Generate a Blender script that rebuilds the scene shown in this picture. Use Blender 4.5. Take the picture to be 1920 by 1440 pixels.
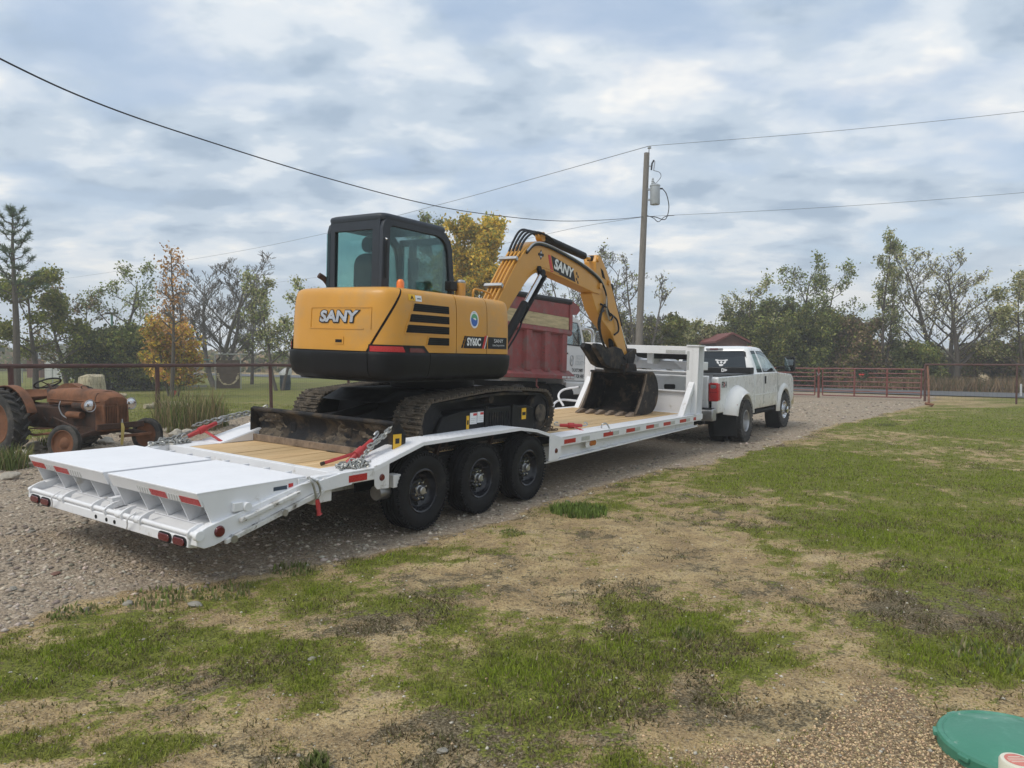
import bpy, bmesh, math, random
import numpy as np
from mathutils import Matrix, Vector

for o in list(bpy.data.objects):
    bpy.data.objects.remove(o, do_unlink=True)
scene = bpy.context.scene
COL = scene.collection
R_ = math.radians

# ---------------------------------------------------------------- camera
FPX, HOR, CAMH = 1380.0, 670.0, 1.695          # focal length and horizon row for a 1920 x 1440 frame
PITCH = math.atan((720 - HOR) / FPX)
cam_d = bpy.data.cameras.new("camera")
cam_d.sensor_width = 36.0
cam_d.lens = FPX / 1920 * 36.0
cam_d.clip_start = 0.05
cam_d.clip_end = 3000
cam = bpy.data.objects.new("camera", cam_d)
COL.objects.link(cam)
cam.location = (0, 0, CAMH)
cam.rotation_euler = (math.pi / 2 - PITCH, 0, 0)
scene.camera = cam

# ---------------------------------------------------------------- sky, sun, exposure
SUN_EL, SUN_AZ = 52.0, -128.0      # azimuth clockwise from +Y: the sun stands behind the camera to the left
world = bpy.data.worlds.new("World")
scene.world = world
world.use_nodes = True
wn, wl = world.node_tree.nodes, world.node_tree.links
wn.clear()
w_out = wn.new("ShaderNodeOutputWorld")
w_bg = wn.new("ShaderNodeBackground")
w_bg.inputs["Strength"].default_value = 0.1
w_sky = wn.new("ShaderNodeTexSky")
w_sky.sky_type = 'NISHITA'
w_sky.sun_disc = False
w_sky.sun_elevation = R_(SUN_EL)
w_sky.sun_rotation = R_(SUN_AZ)
w_sky.dust_density = 2.0
w_tc = wn.new("ShaderNodeTexCoord")
w_sep = wn.new("ShaderNodeSeparateXYZ")
wl.new(w_tc.outputs["Generated"], w_sep.inputs[0])


def wmath(op, a, b=None, c=None):
    n = wn.new("ShaderNodeMath")
    n.operation = op
    for i, v in enumerate((a, b, c)):
        if v is None:
            continue
        if isinstance(v, (int, float)):
            n.inputs[i].default_value = v
        else:
            wl.new(v, n.inputs[i])
    return n.outputs[0]


w_z = wmath('MAXIMUM', w_sep.outputs["Z"], 0.0)
w_den = wmath('ADD', w_z, 0.22)
w_comb = wn.new("ShaderNodeCombineXYZ")
wl.new(wmath('DIVIDE', w_sep.outputs["X"], w_den), w_comb.inputs[0])
wl.new(wmath('DIVIDE', w_sep.outputs["Y"], w_den), w_comb.inputs[1])


def wnoise(scale, detail, rough, dist=0.0, stretch=(1, 1, 1), off=(0, 0, 0)):
    m = wn.new("ShaderNodeMapping")
    m.inputs["Scale"].default_value = stretch
    m.inputs["Location"].default_value = off
    wl.new(w_comb.outputs[0], m.inputs["Vector"])
    n = wn.new("ShaderNodeTexNoise")
    n.inputs["Scale"].default_value = scale
    n.inputs["Detail"].default_value = detail
    n.inputs["Roughness"].default_value = rough
    n.inputs["Distortion"].default_value = dist
    wl.new(m.outputs[0], n.inputs["Vector"])
    return n.outputs["Fac"]


def wramp(fac, stops):
    r = wn.new("ShaderNodeValToRGB")
    r.color_ramp.interpolation = 'EASE'
    e = r.color_ramp.elements
    while len(e) < len(stops):
        e.new(0.5)
    for el, (p, c) in zip(e, stops):
        el.position = p
        el.color = c if len(c) == 4 else (*c, 1)
    wl.new(fac, r.inputs[0])
    return r.outputs[0]


def wmix(fac, a, b):
    m = wn.new("ShaderNodeMix")
    m.data_type = 'RGBA'
    wl.new(fac, m.inputs[0])
    wl.new(a, m.inputs[6])
    wl.new(b, m.inputs[7])
    return m.outputs[2]


# grey-blue cloud deck with paler rolls and a few thin places where the blue shows
roll = wnoise(3.5, 4.5, 0.48, 0.15, (1.0, 1.15, 1), (5.6, 1.7, 0))
roll2 = wnoise(6.5, 5, 0.55, 0.2, (1.0, 1.3, 1), (1.1, 8.7, 0))
big = wnoise(0.85, 3, 0.5, 0.0, (1, 1.1, 1), (2.9, 9.1, 0))
mixn = wmath('ADD', wmath('ADD', wmath('MULTIPLY', roll, 0.50), wmath('MULTIPLY', big, 0.32)), wmath('MULTIPLY', roll2, 0.18))
deck = wramp(mixn, [(0.40, (3.3, 4.15, 5.2)), (0.475, (4.6, 5.4, 6.3)), (0.535, (6.2, 6.7, 7.2)), (0.61, (8.0, 7.95, 7.75))])
thin = wramp(wnoise(1.9, 5, 0.52, 0.25, (1, 1.3, 1), (11.0, 2.2, 0)), [(0.46, (0, 0, 0)), (0.64, (0.75, 0.75, 0.75))])
blue = wmix(wmath('ADD', 0.55, 0.0), w_sky.outputs[0], wramp(w_z, [(0.0, (5.7, 6.7, 7.9)), (0.8, (3.6, 5.2, 7.7))]))
low = wramp(w_z, [(0.0, (1, 1, 1)), (0.16, (0, 0, 0))])
deck2 = wmix(wmath('MULTIPLY', low, 0.6), deck, wramp(w_z, [(0.0, (6.0, 6.6, 7.2)), (1.0, (6.0, 6.6, 7.2))]))
w_col = wmix(thin, deck2, blue)
wl.new(w_col, w_bg.inputs["Color"])
wl.new(w_bg.outputs[0], w_out.inputs["Surface"])

sun_d = bpy.data.lights.new("sun", 'SUN')
sun_d.energy = 1.5
sun_d.angle = R_(24)
sun_d.color = (1.0, 0.935, 0.83)
sun = bpy.data.objects.new("sun", sun_d)
COL.objects.link(sun)
_sd = Vector((math.sin(R_(SUN_AZ)) * math.cos(R_(SUN_EL)), math.cos(R_(SUN_AZ)) * math.cos(R_(SUN_EL)), math.sin(R_(SUN_EL))))
sun.rotation_euler = _sd.to_track_quat('Z', 'Y').to_euler()
sun.location = _sd * 60

scene.view_settings.view_transform = 'Standard'
scene.view_settings.look = 'None'
scene.view_settings.exposure = 0.36
scene.view_settings.gamma = 1.0
scene.view_settings.use_curve_mapping = False
scene.cycles.max_bounces = 5
scene.cycles.diffuse_bounces = 3
scene.cycles.glossy_bounces = 2
scene.cycles.volume_bounces = 0
scene.cycles.transparent_max_bounces = 16
scene.cycles.transmission_bounces = 4
scene.cycles.use_adaptive_sampling = True
scene.cycles.use_denoising = True

# ---------------------------------------------------------------- frames and layout helpers


def frame(o, yaw, roll=0.0, pit=0.0, s=1.0):
    """4x4 matrix: local x = heading (clockwise from +Y), y = left, z = up."""
    a, r, t = R_(yaw), R_(roll), R_(pit)
    rx = np.array([[1, 0, 0], [0, math.cos(r), -math.sin(r)], [0, math.sin(r), math.cos(r)]])
    ry = np.array([[math.cos(t), 0, -math.sin(t)], [0, 1, 0], [math.sin(t), 0, math.cos(t)]])
    rz = np.array([[math.sin(a), -math.cos(a), 0], [math.cos(a), math.sin(a), 0], [0, 0, 1]])
    m = rz @ ry @ rx * s
    return Matrix([[*m[0], o[0]], [*m[1], o[1]], [*m[2], o[2]], [0, 0, 0, 1]])


TRL = frame((-0.865, 7.172, 0.0), 33.7, 1.9, -0.43)       # the trailer's frame


def _ray(u, v):
    dx, dz = (u - 960) / FPX, (720 - v) / FPX
    c, s = math.cos(PITCH), math.sin(PITCH)
    return dx, c + dz * s, -s + dz * c


def G(u, v, z=0.0):
    """point of the level z that the photograph shows at (u, v)"""
    d = _ray(u, v)
    t = (z - CAMH) / d[2]
    return (d[0] * t, d[1] * t, z)


def D(u, v, y):
    """point at distance y along the view that the photograph shows at (u, v)"""
    d = _ray(u, v)
    t = y / d[1]
    return (d[0] * t, y, CAMH + d[2] * t)


def sstep(a, b, x):
    t = np.clip((x - a) / (b - a), 0, 1)
    return t * t * (3 - 2 * t)


_tr = np.array(TRL)
_tri = np.linalg.inv(_tr)


def ground_z(x, y):
    """height of the ground: a gentle rise on the far side of the trailer, falling towards the road"""
    x = np.asarray(x, float)
    y = np.asarray(y, float)
    X = (x + 0.865) * math.sin(R_(33.7)) + (y - 7.172) * math.cos(R_(33.7))
    Y = -(x + 0.865) * math.cos(R_(33.7)) + (y - 7.172) * math.sin(R_(33.7))
    lft = np.clip(Y, -0.3, 4.4)
    lft = lft * sstep(-0.8, 0.5, Y) + 0.9 * (np.clip(Y, 4.4, 9) - 4.4)* 0.15
    z = 0.0332 * lft * (1 - 0.75 * sstep(9, 16, X))
    z = z - 0.0075 * np.clip(X, -4, 13) * sstep(-1.5, 0.3, Y) - 0.0075 * np.clip(X, 0, 13) * (1 - sstep(-1.5, 0.3, Y))
    z = z + 0.03 * sstep(-0.3, -4, Y) * sstep(8, -2, X) * 0
    return z


def gz(x, y):
    return float(ground_z(x, y))


# ---------------------------------------------------------------- numpy noise
def _hash(ix, iy, seed):
    h = (ix.astype(np.int64) * 374761393 + iy.astype(np.int64) * 668265263 + seed * 1442695041) & 0x7fffffff
    h = ((h ^ (h >> 13)) * 1274126177) & 0x7fffffff
    h = h ^ (h >> 16)
    return (h & 0xffffff) / float(0xffffff)


def vnoise(x, y, seed=0):
    ix, iy = np.floor(x), np.floor(y)
    fx, fy = x - ix, y - iy
    fx, fy = fx * fx * (3 - 2 * fx), fy * fy * (3 - 2 * fy)
    a, b = _hash(ix, iy, seed), _hash(ix + 1, iy, seed)
    c, d = _hash(ix, iy + 1, seed), _hash(ix + 1, iy + 1, seed)
    return (a * (1 - fx) + b * fx) * (1 - fy) + (c * (1 - fx) + d * fx) * fy


def fbm(x, y, scale, octv=4, seed=0, gain=0.5):
    s, a, t = 0.0, 1.0, 0.0
    for i in range(octv):
        s = s + a * vnoise(x * scale + 17.3 * i, y * scale - 9.1 * i, seed + i)
        t += a
        a *= gain
        scale *= 2.03
    return s / t


# ---------------------------------------------------------------- materials
MATS = {}


def _n(nt, kind, **kw):
    n = nt.nodes.new(kind)
    for k, v in kw.items():
        setattr(n, k, v)
    return n


def nmath(nt, op, a, b=None):
    n = _n(nt, "ShaderNodeMath", operation=op)
    for i, v in enumerate((a, b)):
        if v is None:
            continue
        if isinstance(v, (int, float)):
            n.inputs[i].default_value = v
        else:
            nt.links.new(v, n.inputs[i])
    return n.outputs[0]


def nnoise(nt, vec, scale, detail=4, rough=0.55, dist=0.0):
    n = _n(nt, "ShaderNodeTexNoise")
    n.inputs["Scale"].default_value = scale
    n.inputs["Detail"].default_value = detail
    n.inputs["Roughness"].default_value = rough
    n.inputs["Distortion"].default_value = dist
    if vec is not None:
        nt.links.new(vec, n.inputs["Vector"])
    return n.outputs["Fac"]


def nramp(nt, fac, stops):
    r = _n(nt, "ShaderNodeValToRGB")
    e = r.color_ramp.elements
    while len(e) < len(stops):
        e.new(0.5)
    for el, (p, c) in zip(e, stops):
        el.position = p
        el.color = (c, c, c, 1) if isinstance(c, (int, float)) else (*c[:3], 1)
    nt.links.new(fac, r.inputs[0])
    return r.outputs[0]


def nmix(nt, fac, a, b, blend='MIX'):
    m = _n(nt, "ShaderNodeMix", data_type='RGBA', blend_type=blend)
    for i, v in ((0, fac), (6, a), (7, b)):
        if isinstance(v, (int, float)):
            m.inputs[i].default_value = v
        elif isinstance(v, tuple):
            m.inputs[i].default_value = (*v[:3], 1)
        else:
            nt.links.new(v, m.inputs[i])
    return m.outputs[2]


def newmat(name):
    m = bpy.data.materials.new(name)
    m.use_nodes = True
    nt = m.node_tree
    nt.nodes.clear()
    out = _n(nt, "ShaderNodeOutputMaterial")
    b = _n(nt, "ShaderNodeBsdfPrincipled")
    nt.links.new(b.outputs[0], out.inputs[0])
    MATS[name] = m
    return m, nt, b, out


def mat(name, col, rough=0.5, metal=0.0, var=0.10, vs=5.0, dirt=None, ds=3.0, da=0.5, dw=0.12, bump=0.0, bs=40.0,
        coat=0.0, stretch=None, low=None, spec=None, dirt2=None, ds2=14.0, da2=0.6):
    """paint, metal, rubber ...: base colour with uneven tone, optional worn or dirty patches, fine relief"""
    m, nt, b, out = newmat(name)
    tc = _n(nt, "ShaderNodeTexCoord")
    vec = tc.outputs["Object"]
    if stretch:
        mp = _n(nt, "ShaderNodeMapping")
        mp.inputs["Scale"].default_value = stretch
        nt.links.new(vec, mp.inputs["Vector"])
        vec = mp.outputs[0]
    f = nnoise(nt, vec, vs, 5, 0.6)
    c = nramp(nt, f, [(0.3, tuple(x * (1 - var) for x in col)), (0.7, tuple(min(1, x * (1 + var)) for x in col))])
    if dirt is not None:
        df = nnoise(nt, vec, ds, 8, 0.68)
        fac = nramp(nt, df, [(da, 0.0), (da + dw, 1.0)])
        c = nmix(nt, fac, c, dirt)
    if dirt2 is not None:
        df = nnoise(nt, vec, ds2, 6, 0.7)
        c = nmix(nt, nramp(nt, df, [(da2, 0.0), (da2 + 0.06, 1.0)]), c, dirt2)
    if low is not None:                      # splashed mud up to a height of the thing itself (low = colour, z0, z1)
        sp = _n(nt, "ShaderNodeSeparateXYZ")
        nt.links.new(tc.outputs["Object"], sp.inputs[0])
        g = nmath(nt, 'ADD', sp.outputs["Z"], nmath(nt, 'MULTIPLY', nnoise(nt, vec, 5, 5, 0.6), (low[2] - low[1]) * 1.0))
        mr = _n(nt, "ShaderNodeMapRange")
        mr.inputs["From Min"].default_value = low[1] + (low[2] - low[1]) * 0.5
        mr.inputs["From Max"].default_value = low[2] + (low[2] - low[1]) * 0.5
        mr.inputs["To Min"].default_value = low[3] if len(low) > 3 else 0.75
        mr.inputs["To Max"].default_value = 0.0
        nt.links.new(g, mr.inputs["Value"])
        c = nmix(nt, mr.outputs[0], c, low[0])
    nt.links.new(c, b.inputs["Base Color"])
    rr = nramp(nt, nnoise(nt, vec, vs * 2.3, 4), [(0.3, max(0.03, rough - 0.08)), (0.75, min(1.0, rough + 0.10))])
    nt.links.new(rr, b.inputs["Roughness"])
    b.inputs["Metallic"].default_value = metal
    b.inputs["Coat Weight"].default_value = coat
    if spec is None:
        spec = 0.22 if max(col) < 0.03 else 0.5
    b.inputs["Specular IOR Level"].default_value = spec
    b.inputs["Coat Roughness"].default_value = 0.12
    if bump > 0:
        bn = _n(nt, "ShaderNodeBump")
        bn.inputs["Strength"].default_value = 1.0
        bn.inputs["Distance"].default_value = bump
        nt.links.new(nnoise(nt, vec, bs, 6, 0.6), bn.inputs["Height"])
        nt.links.new(bn.outputs[0], b.inputs["Normal"])
    return m


def glassmat(name, tint, refl=0.10, rough=0.02, dark=0.0):
    m, nt, b, out = newmat(name)
    nt.nodes.remove(b)
    tr = _n(nt, "ShaderNodeBsdfTransparent")
    tr.inputs[0].default_value = (*tint, 1)
    gl = _n(nt, "ShaderNodeBsdfGlossy")
    gl.inputs["Color"].default_value = (0.9, 0.95, 0.95, 1)
    gl.inputs["Roughness"].default_value = rough
    lw = _n(nt, "ShaderNodeLayerWeight")
    lw.inputs[0].default_value = 0.25
    fac = nmath(nt, 'ADD', nmath(nt, 'MULTIPLY', lw.outputs["Fresnel"], 0.5), refl)
    mx = _n(nt, "ShaderNodeMixShader")
    nt.links.new(fac, mx.inputs[0])
    nt.links.new(tr.outputs[0], mx.inputs[1])
    nt.links.new(gl.outputs[0], mx.inputs[2])
    nt.links.new(mx.outputs[0], out.inputs[0])
    return m


def attrmat(name, attr, rough=0.8, trans=0.0, sub=None):
    """colour from a per-face colour attribute (leaves, blades, stones each have a colour of their own)"""
    m, nt, b, out = newmat(name)
    a = _n(nt, "ShaderNodeAttribute", attribute_name=attr)
    nt.links.new(a.outputs["Color"], b.inputs["Base Color"])
    b.inputs["Roughness"].default_value = rough
    b.inputs["Specular IOR Level"].default_value = 0.12
    if trans > 0:
        t = _n(nt, "ShaderNodeBsdfTranslucent")
        nt.links.new(a.outputs["Color"], t.inputs[0])
        mx = _n(nt, "ShaderNodeMixShader")
        mx.inputs[0].default_value = trans
        nt.links.new(b.outputs[0], mx.inputs[1])
        nt.links.new(t.outputs[0], mx.inputs[2])
        nt.links.new(mx.outputs[0], out.inputs[0])
    return m


# ---------------------------------------------------------------- mesh building
class MB:
    def __init__(s):
        s.v, s.f = [], []

    def add(s, vs, fs):
        k = len(s.v)
        s.v.extend([tuple(map(float, p)) for p in vs])
        s.f.extend([tuple(k + i for i in f) for f in fs])
        return s

    def box(s, x0, x1, y0, y1, z0, z1):
        return s.add([(x0, y0, z0), (x1, y0, z0), (x1, y1, z0), (x0, y1, z0), (x0, y0, z1), (x1, y0, z1), (x1, y1, z1), (x0, y1, z1)],
                     [(0, 3, 2, 1), (4, 5, 6, 7), (0, 1, 5, 4), (1, 2, 6, 5), (2, 3, 7, 6), (3, 0, 4, 7)])

    def obox(s, c, size, ax=(1, 0, 0), up=(0, 0, 1)):
        x = Vector(ax).normalized()
        z = Vector(up)
        y = z.cross(x).normalized()
        z = x.cross(y)
        c = Vector(c)
        h = [d / 2 for d in size]
        vs = [c + x * (sx * h[0]) + y * (sy * h[1]) + z * (sz * h[2]) for sz in (-1, 1) for sx, sy in ((-1, -1), (1, -1), (1, 1), (-1, 1))]
        return s.add(vs, [(0, 3, 2, 1), (4, 5, 6, 7), (0, 1, 5, 4), (1, 2, 6, 5), (2, 3, 7, 6), (3, 0, 4, 7)])

    def prism(s, poly, axis, a, b):
        n = len(poly)

        def P(p, t):
            if axis == 'y':
                return (p[0], t, p[1])
            if axis == 'x':
                return (t, p[0], p[1])
            return (p[0], p[1], t)
        vs = [P(p, a) for p in poly] + [P(p, b) for p in poly]
        fs = [tuple(range(n)), tuple(range(2 * n - 1, n - 1, -1))] + [(i, n + i, n + (i + 1) % n, (i + 1) % n) for i in range(n)]
        return s.add(vs, fs)

    def ring(s, outer, inner, axis, a, b):
        """frame: the band between two outlines of equal point count, with thickness"""
        n = len(outer)

        def P(p, t):
            if axis == 'y':
                return (p[0], t, p[1])
            if axis == 'x':
                return (t, p[0], p[1])
            return (p[0], p[1], t)
        vs = [P(p, a) for p in outer] + [P(p, a) for p in inner] + [P(p, b) for p in outer] + [P(p, b) for p in inner]
        fs = []
        for i in range(n):
            j = (i + 1) % n
            fs += [(i, j, n + j, n + i), (2 * n + i, 3 * n + i, 3 * n + j, 2 * n + j), (i, 2 * n + i, 2 * n + j, j), (n + i, n + j, 3 * n + j, 3 * n + i)]
        return s.add(vs, fs)

    def loft(s, rings, closed=True, caps=True):
        n = len(rings[0])
        vs = [p for r in rings for p in r]
        fs = []
        for k in range(len(rings) - 1):
            for i in range(n if closed else n - 1):
                j = (i + 1) % n
                fs.append((k * n + i, k * n + j, (k + 1) * n + j, (k + 1) * n + i))
        if caps and closed:
            fs.append(tuple(range(n - 1, -1, -1)))
            fs.append(tuple((len(rings) - 1) * n + i for i in range(n)))
        return s.add(vs, fs)

    def tube(s, pts, r, n=8, caps=True):
        P = [Vector(p) for p in pts]
        rs = r if isinstance(r, (list, tuple)) else [r] * len(P)
        rings = []
        up = None
        for i, p in enumerate(P):
            d = (P[min(i + 1, len(P) - 1)] - P[max(i - 1, 0)])
            if d.length < 1e-9:
                d = Vector((0, 0, 1))
            d.normalize()
            if up is None:
                up = Vector((0, 0, 1)) if abs(d.z) < 0.9 else Vector((1, 0, 0))
            x = d.cross(up)
            if x.length < 1e-6:
                x = d.cross(Vector((0.3, 1, 0.2)))
            x.normalize()
            y = x.cross(d).normalized()
            up = y
            rings.append([p + (x * math.cos(2 * math.pi * k / n) + y * math.sin(2 * math.pi * k / n)) * rs[i] for k in range(n)])
        return s.loft(rings, True, caps)

    def cyl(s, p0, p1, r, n=16, r1=None):
        return s.tube([p0, p1], [r, r if r1 is None else r1], n)

    def lathe(s, prof, c=(0, 0, 0), axis='y', n=32, closed=False, caps=True):
        """prof: (radius, position along axis)"""
        rings = []
        for r, t in prof:
            ring = []
            for k in range(n):
                a = 2 * math.pi * k / n
                u, w = r * math.cos(a), r * math.sin(a)
                ring.append({'y': (c[0] + u, c[1] + t, c[2] + w), 'x': (c[0] + t, c[1] + u, c[2] + w), 'z': (c[0] + u, c[1] + w, c[2] + t)}[axis])
            rings.append(ring)
        if closed:
            rings.append(rings[0])
        return s.loft(rings, True, caps and not closed)

    def ellipsoid(s, c, r, nu=12, nv=8, lo=-1.0):
        prof = []
        for i in range(nv + 1):
            t = lo + (1 - lo) * i / nv
            prof.append((math.sqrt(max(0, 1 - t * t)) + 1e-4, t))
        rings = [[(c[0] + r[0] * p * math.cos(2 * math.pi * k / nu), c[1] + r[1] * p * math.sin(2 * math.pi * k / nu), c[2] + r[2] * t) for k in range(nu)] for p, t in prof]
        return s.loft(rings)

    def grid(s, fn, us, vs_):
        """sheet of points fn(u, v)"""
        nu, nv = len(us), len(vs_)
        pts = [fn(u, v) for v in vs_ for u in us]
        return s.add(pts, [(j * nu + i, j * nu + i + 1, (j + 1) * nu + i + 1, (j + 1) * nu + i) for j in range(nv - 1) for i in range(nu - 1)])

    def slab(s, fn, us, vs_, off0, off1):
        """sheet with thickness: fn(u, v, offset)"""
        nu, nv = len(us), len(vs_)
        a = [fn(u, v, off0) for v in vs_ for u in us]
        b = [fn(u, v, off1) for v in vs_ for u in us]
        N = nu * nv
        fs = []
        for j in range(nv - 1):
            for i in range(nu - 1):
                q = (j * nu + i, j * nu + i + 1, (j + 1) * nu + i + 1, (j + 1) * nu + i)
                fs.append(q)
                fs.append(tuple(N + k for k in reversed(q)))
        rim = [(0, i) for i in range(nu)] + [(j, nu - 1) for j in range(1, nv)] + [(nv - 1, i) for i in range(nu - 2, -1, -1)] + [(j, 0) for j in range(nv - 2, 0, -1)]
        idx = [j * nu + i for j, i in rim]
        for k in range(len(idx)):
            p, q = idx[k], idx[(k + 1) % len(idx)]
            fs.append((p, N + p, N + q, q))
        return s.add(a + b, fs)

    def mesh(s, name, smooth=35.0, recalc=True):
        me = bpy.data.meshes.new(name)
        me.from_pydata(s.v, [], s.f)
        if recalc:
            bm = bmesh.new()
            bm.from_mesh(me)
            bmesh.ops.recalc_face_normals(bm, faces=bm.faces)
            bm.to_mesh(me)
            bm.free()
        if smooth:
            me.polygons.foreach_set("use_smooth", [True] * len(me.polygons))
            me.set_sharp_from_angle(angle=R_(smooth))
        me.update()
        return me


def link(name, data, m=None, parent=None, loc=None, mtx=None):
    o = bpy.data.objects.new(name, data)
    COL.objects.link(o)
    if m is not None and data is not None:
        if len(data.materials) == 0:
            data.materials.append(MATS[m] if isinstance(m, str) else m)
    if parent is not None:
        o.parent = parent
    if mtx is not None:
        o.matrix_local = mtx
    elif loc is not None:
        o.location = loc
    return o


def obj(name, mb, m, parent=None, loc=None, mtx=None, bevel=0.0, seg=2, smooth=35.0):
    me = mb.mesh(name, smooth)
    o = link(name, me, m, parent, loc, mtx)
    if bevel > 0:
        md = o.modifiers.new("bevel", 'BEVEL')
        md.width = bevel
        md.segments = seg
        md.limit_method = 'ANGLE'
        md.angle_limit = R_(32)
        md.harden_normals = False
    return o


def tag(o, label=None, cat=None, group=None, kind=None):
    if label:
        o["label"] = label
    if cat:
        o["category"] = cat
    if group:
        o["group"] = group
    if kind:
        o["kind"] = kind
    return o


class Thing:
    """an Empty at the thing's base; parts are given in the frame mtx and hang from the Empty at the point base of that frame"""

    def __init__(s, name, label, cat, mtx, base=(0, 0, 0), group=None):
        s.base = Vector(base)
        s.root = bpy.data.objects.new(name, None)
        s.root.empty_display_size = 0.3
        COL.objects.link(s.root)
        s.root.matrix_world = mtx @ Matrix.Translation(s.base)
        tag(s.root, label, cat, group)

    def part(s, name, mb, m, parent=None, bevel=0.0, seg=2, smooth=35.0, mtx=None, label=None):
        me = mb.mesh(name, smooth) if isinstance(mb, MB) else mb
        top = parent is None
        M_ = mtx if mtx is not None else Matrix()
        o = link(name, me, m, s.root if top else parent, mtx=(Matrix.Translation(-s.base) @ M_) if top else M_)
        if bevel > 0:
            md = o.modifiers.new("bevel", 'BEVEL')
            md.width = bevel
            md.segments = seg
            md.limit_method = 'ANGLE'
            md.angle_limit = R_(32)
        if label:
            o["label"] = label
        return o


def text_mesh(body, size, bold=0.0, shear=0.0, extrude=0.0, sx=1.0, align='CENTER'):
    cu = bpy.data.curves.new("lettering", 'FONT')
    cu.body = body
    cu.size = size
    cu.align_x = align
    cu.align_y = 'CENTER'
    cu.offset = bold
    cu.shear = shear
    cu.extrude = extrude
    cu.resolution_u = 3
    to = bpy.data.objects.new("lettering", cu)
    COL.objects.link(to)
    bpy.context.view_layer.update()
    dg = bpy.context.evaluated_depsgraph_get()
    me = bpy.data.meshes.new_from_object(to.evaluated_get(dg))
    bpy.data.objects.remove(to, do_unlink=True)
    bpy.data.curves.remove(cu)
    if sx != 1.0:
        for v in me.vertices:
            v.co.x *= sx
    me.materials.clear()
    me.name = "lettering"
    return me


def mapped(me, fn):
    """bend a flat mesh onto a surface: fn(x, y, z) -> point"""
    for v in me.vertices:
        v.co = fn(*v.co)
    me.update()
    return me


SIDE_R = Matrix(((1, 0, 0, 0), (0, 0, -1, 0), (0, 1, 0, 0), (0, 0, 0, 1)))     # lettering on a right-hand side (faces -y)
REAR = Matrix(((0, 0, -1, 0), (-1, 0, 0, 0), (0, 1, 0, 0), (0, 0, 0, 1)))      # lettering on a rear face (faces -x)


def at(p, m):
    return Matrix.Translation(Vector(p)) @ m


def np_mesh(name, verts, faces, n, cols=None, attr="tint", smooth=False):
    """large meshes from arrays; faces is (k, n); cols one colour per face"""
    me = bpy.data.meshes.new(name)
    verts = np.ascontiguousarray(verts, dtype=np.float32)
    faces = np.ascontiguousarray(faces, dtype=np.int32)
    k = len(faces)
    me.vertices.add(len(verts))
    me.vertices.foreach_set("co", verts.ravel())
    me.loops.add(k * n)
    me.loops.foreach_set("vertex_index", faces.ravel())
    me.polygons.add(k)
    me.polygons.foreach_set("loop_start", np.arange(0, k * n, n, dtype=np.int32))
    if cols is not None:
        a = me.attributes.new(attr, 'FLOAT_COLOR', 'FACE')
        c4 = np.ones((k, 4), np.float32)
        c4[:, :3] = cols
        a.data.foreach_set("color", c4.ravel())
    if smooth:
        me.polygons.foreach_set("use_smooth", np.ones(k, dtype=bool))
    me.update(calc_edges=True)
    return me


def catmull(pts, sub=6, closed=False):
    P = [np.array(p, float) for p in pts]
    out = []
    n = len(P)
    for i in range(n if closed else n - 1):
        p0 = P[(i - 1) % n] if closed or i > 0 else 2 * P[0] - P[1]
        p1, p2 = P[i], P[(i + 1) % n]
        p3 = P[(i + 2) % n] if closed or i + 2 < n else 2 * P[-1] - P[-2]
        for k in range(sub):
            t = k / sub
            out.append(0.5 * ((2 * p1) + (-p0 + p2) * t + (2 * p0 - 5 * p1 + 4 * p2 - p3) * t * t + (-p0 + 3 * p1 - 3 * p2 + p3) * t ** 3))
    if not closed:
        out.append(P[-1])
    return [tuple(p) for p in out]


def rrect(x0, x1, y0, y1, r, k=4):
    pts = []
    for cx, cy, a0 in ((x1 - r, y1 - r, 0), (x0 + r, y1 - r, 90), (x0 + r, y0 + r, 180), (x1 - r, y0 + r, 270)):
        for i in range(k + 1):
            a = R_(a0 + 90 * i / k)
            pts.append((cx + r * math.cos(a), cy + r * math.sin(a)))
    return pts


def disc(c, r, k=16, rx=None):
    return [(c[0] + (rx or r) * math.cos(2 * math.pi * i / k), c[1] + r * math.sin(2 * math.pi * i / k)) for i in range(k)]


# ---------------------------------------------------------------- the materials of the place
mat("white_paint", (0.80, 0.80, 0.81), 0.42, var=0.04, vs=3, dirt=(0.56, 0.53, 0.48), ds=4.5, da=0.59, dw=0.12, dirt2=(0.20, 0.17, 0.13), ds2=26, da2=0.74)
mat("white_plate", (0.82, 0.82, 0.84), 0.5, var=0.03, vs=3, dirt=(0.66, 0.65, 0.64), ds=2.5, da=0.62, dw=0.2, dirt2=(0.16, 0.13, 0.10), ds2=30, da2=0.685, bump=0.0006, bs=300)
mat("white_scuffed", (0.74, 0.73, 0.72), 0.5, var=0.06, vs=4, dirt=(0.36, 0.33, 0.29), ds=6, da=0.56, dw=0.12, dirt2=(0.08, 0.07, 0.06), ds2=20, da2=0.66)
mat("white_chipped", (0.70, 0.69, 0.67), 0.55, var=0.06, vs=4, dirt=(0.40, 0.37, 0.33), ds=7, da=0.50, dw=0.12, dirt2=(0.07, 0.06, 0.05), ds2=14, da2=0.585)
mat("black_steel", (0.011, 0.011, 0.012), 0.5, var=0.2, dirt=(0.09, 0.075, 0.06), ds=5, da=0.6)
mat("muddy_black", (0.012, 0.012, 0.014), 0.65, var=0.2, dirt=(0.075, 0.055, 0.036), ds=4, da=0.47, dw=0.16, bump=0.006, bs=26)
mat("mud_track", (0.10, 0.078, 0.055), 0.9, var=0.4, vs=14, dirt=(0.035, 0.03, 0.026), ds=9, da=0.5, dw=0.12, dirt2=(0.24, 0.19, 0.13), ds2=20, da2=0.6, bump=0.014, bs=30)
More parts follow.
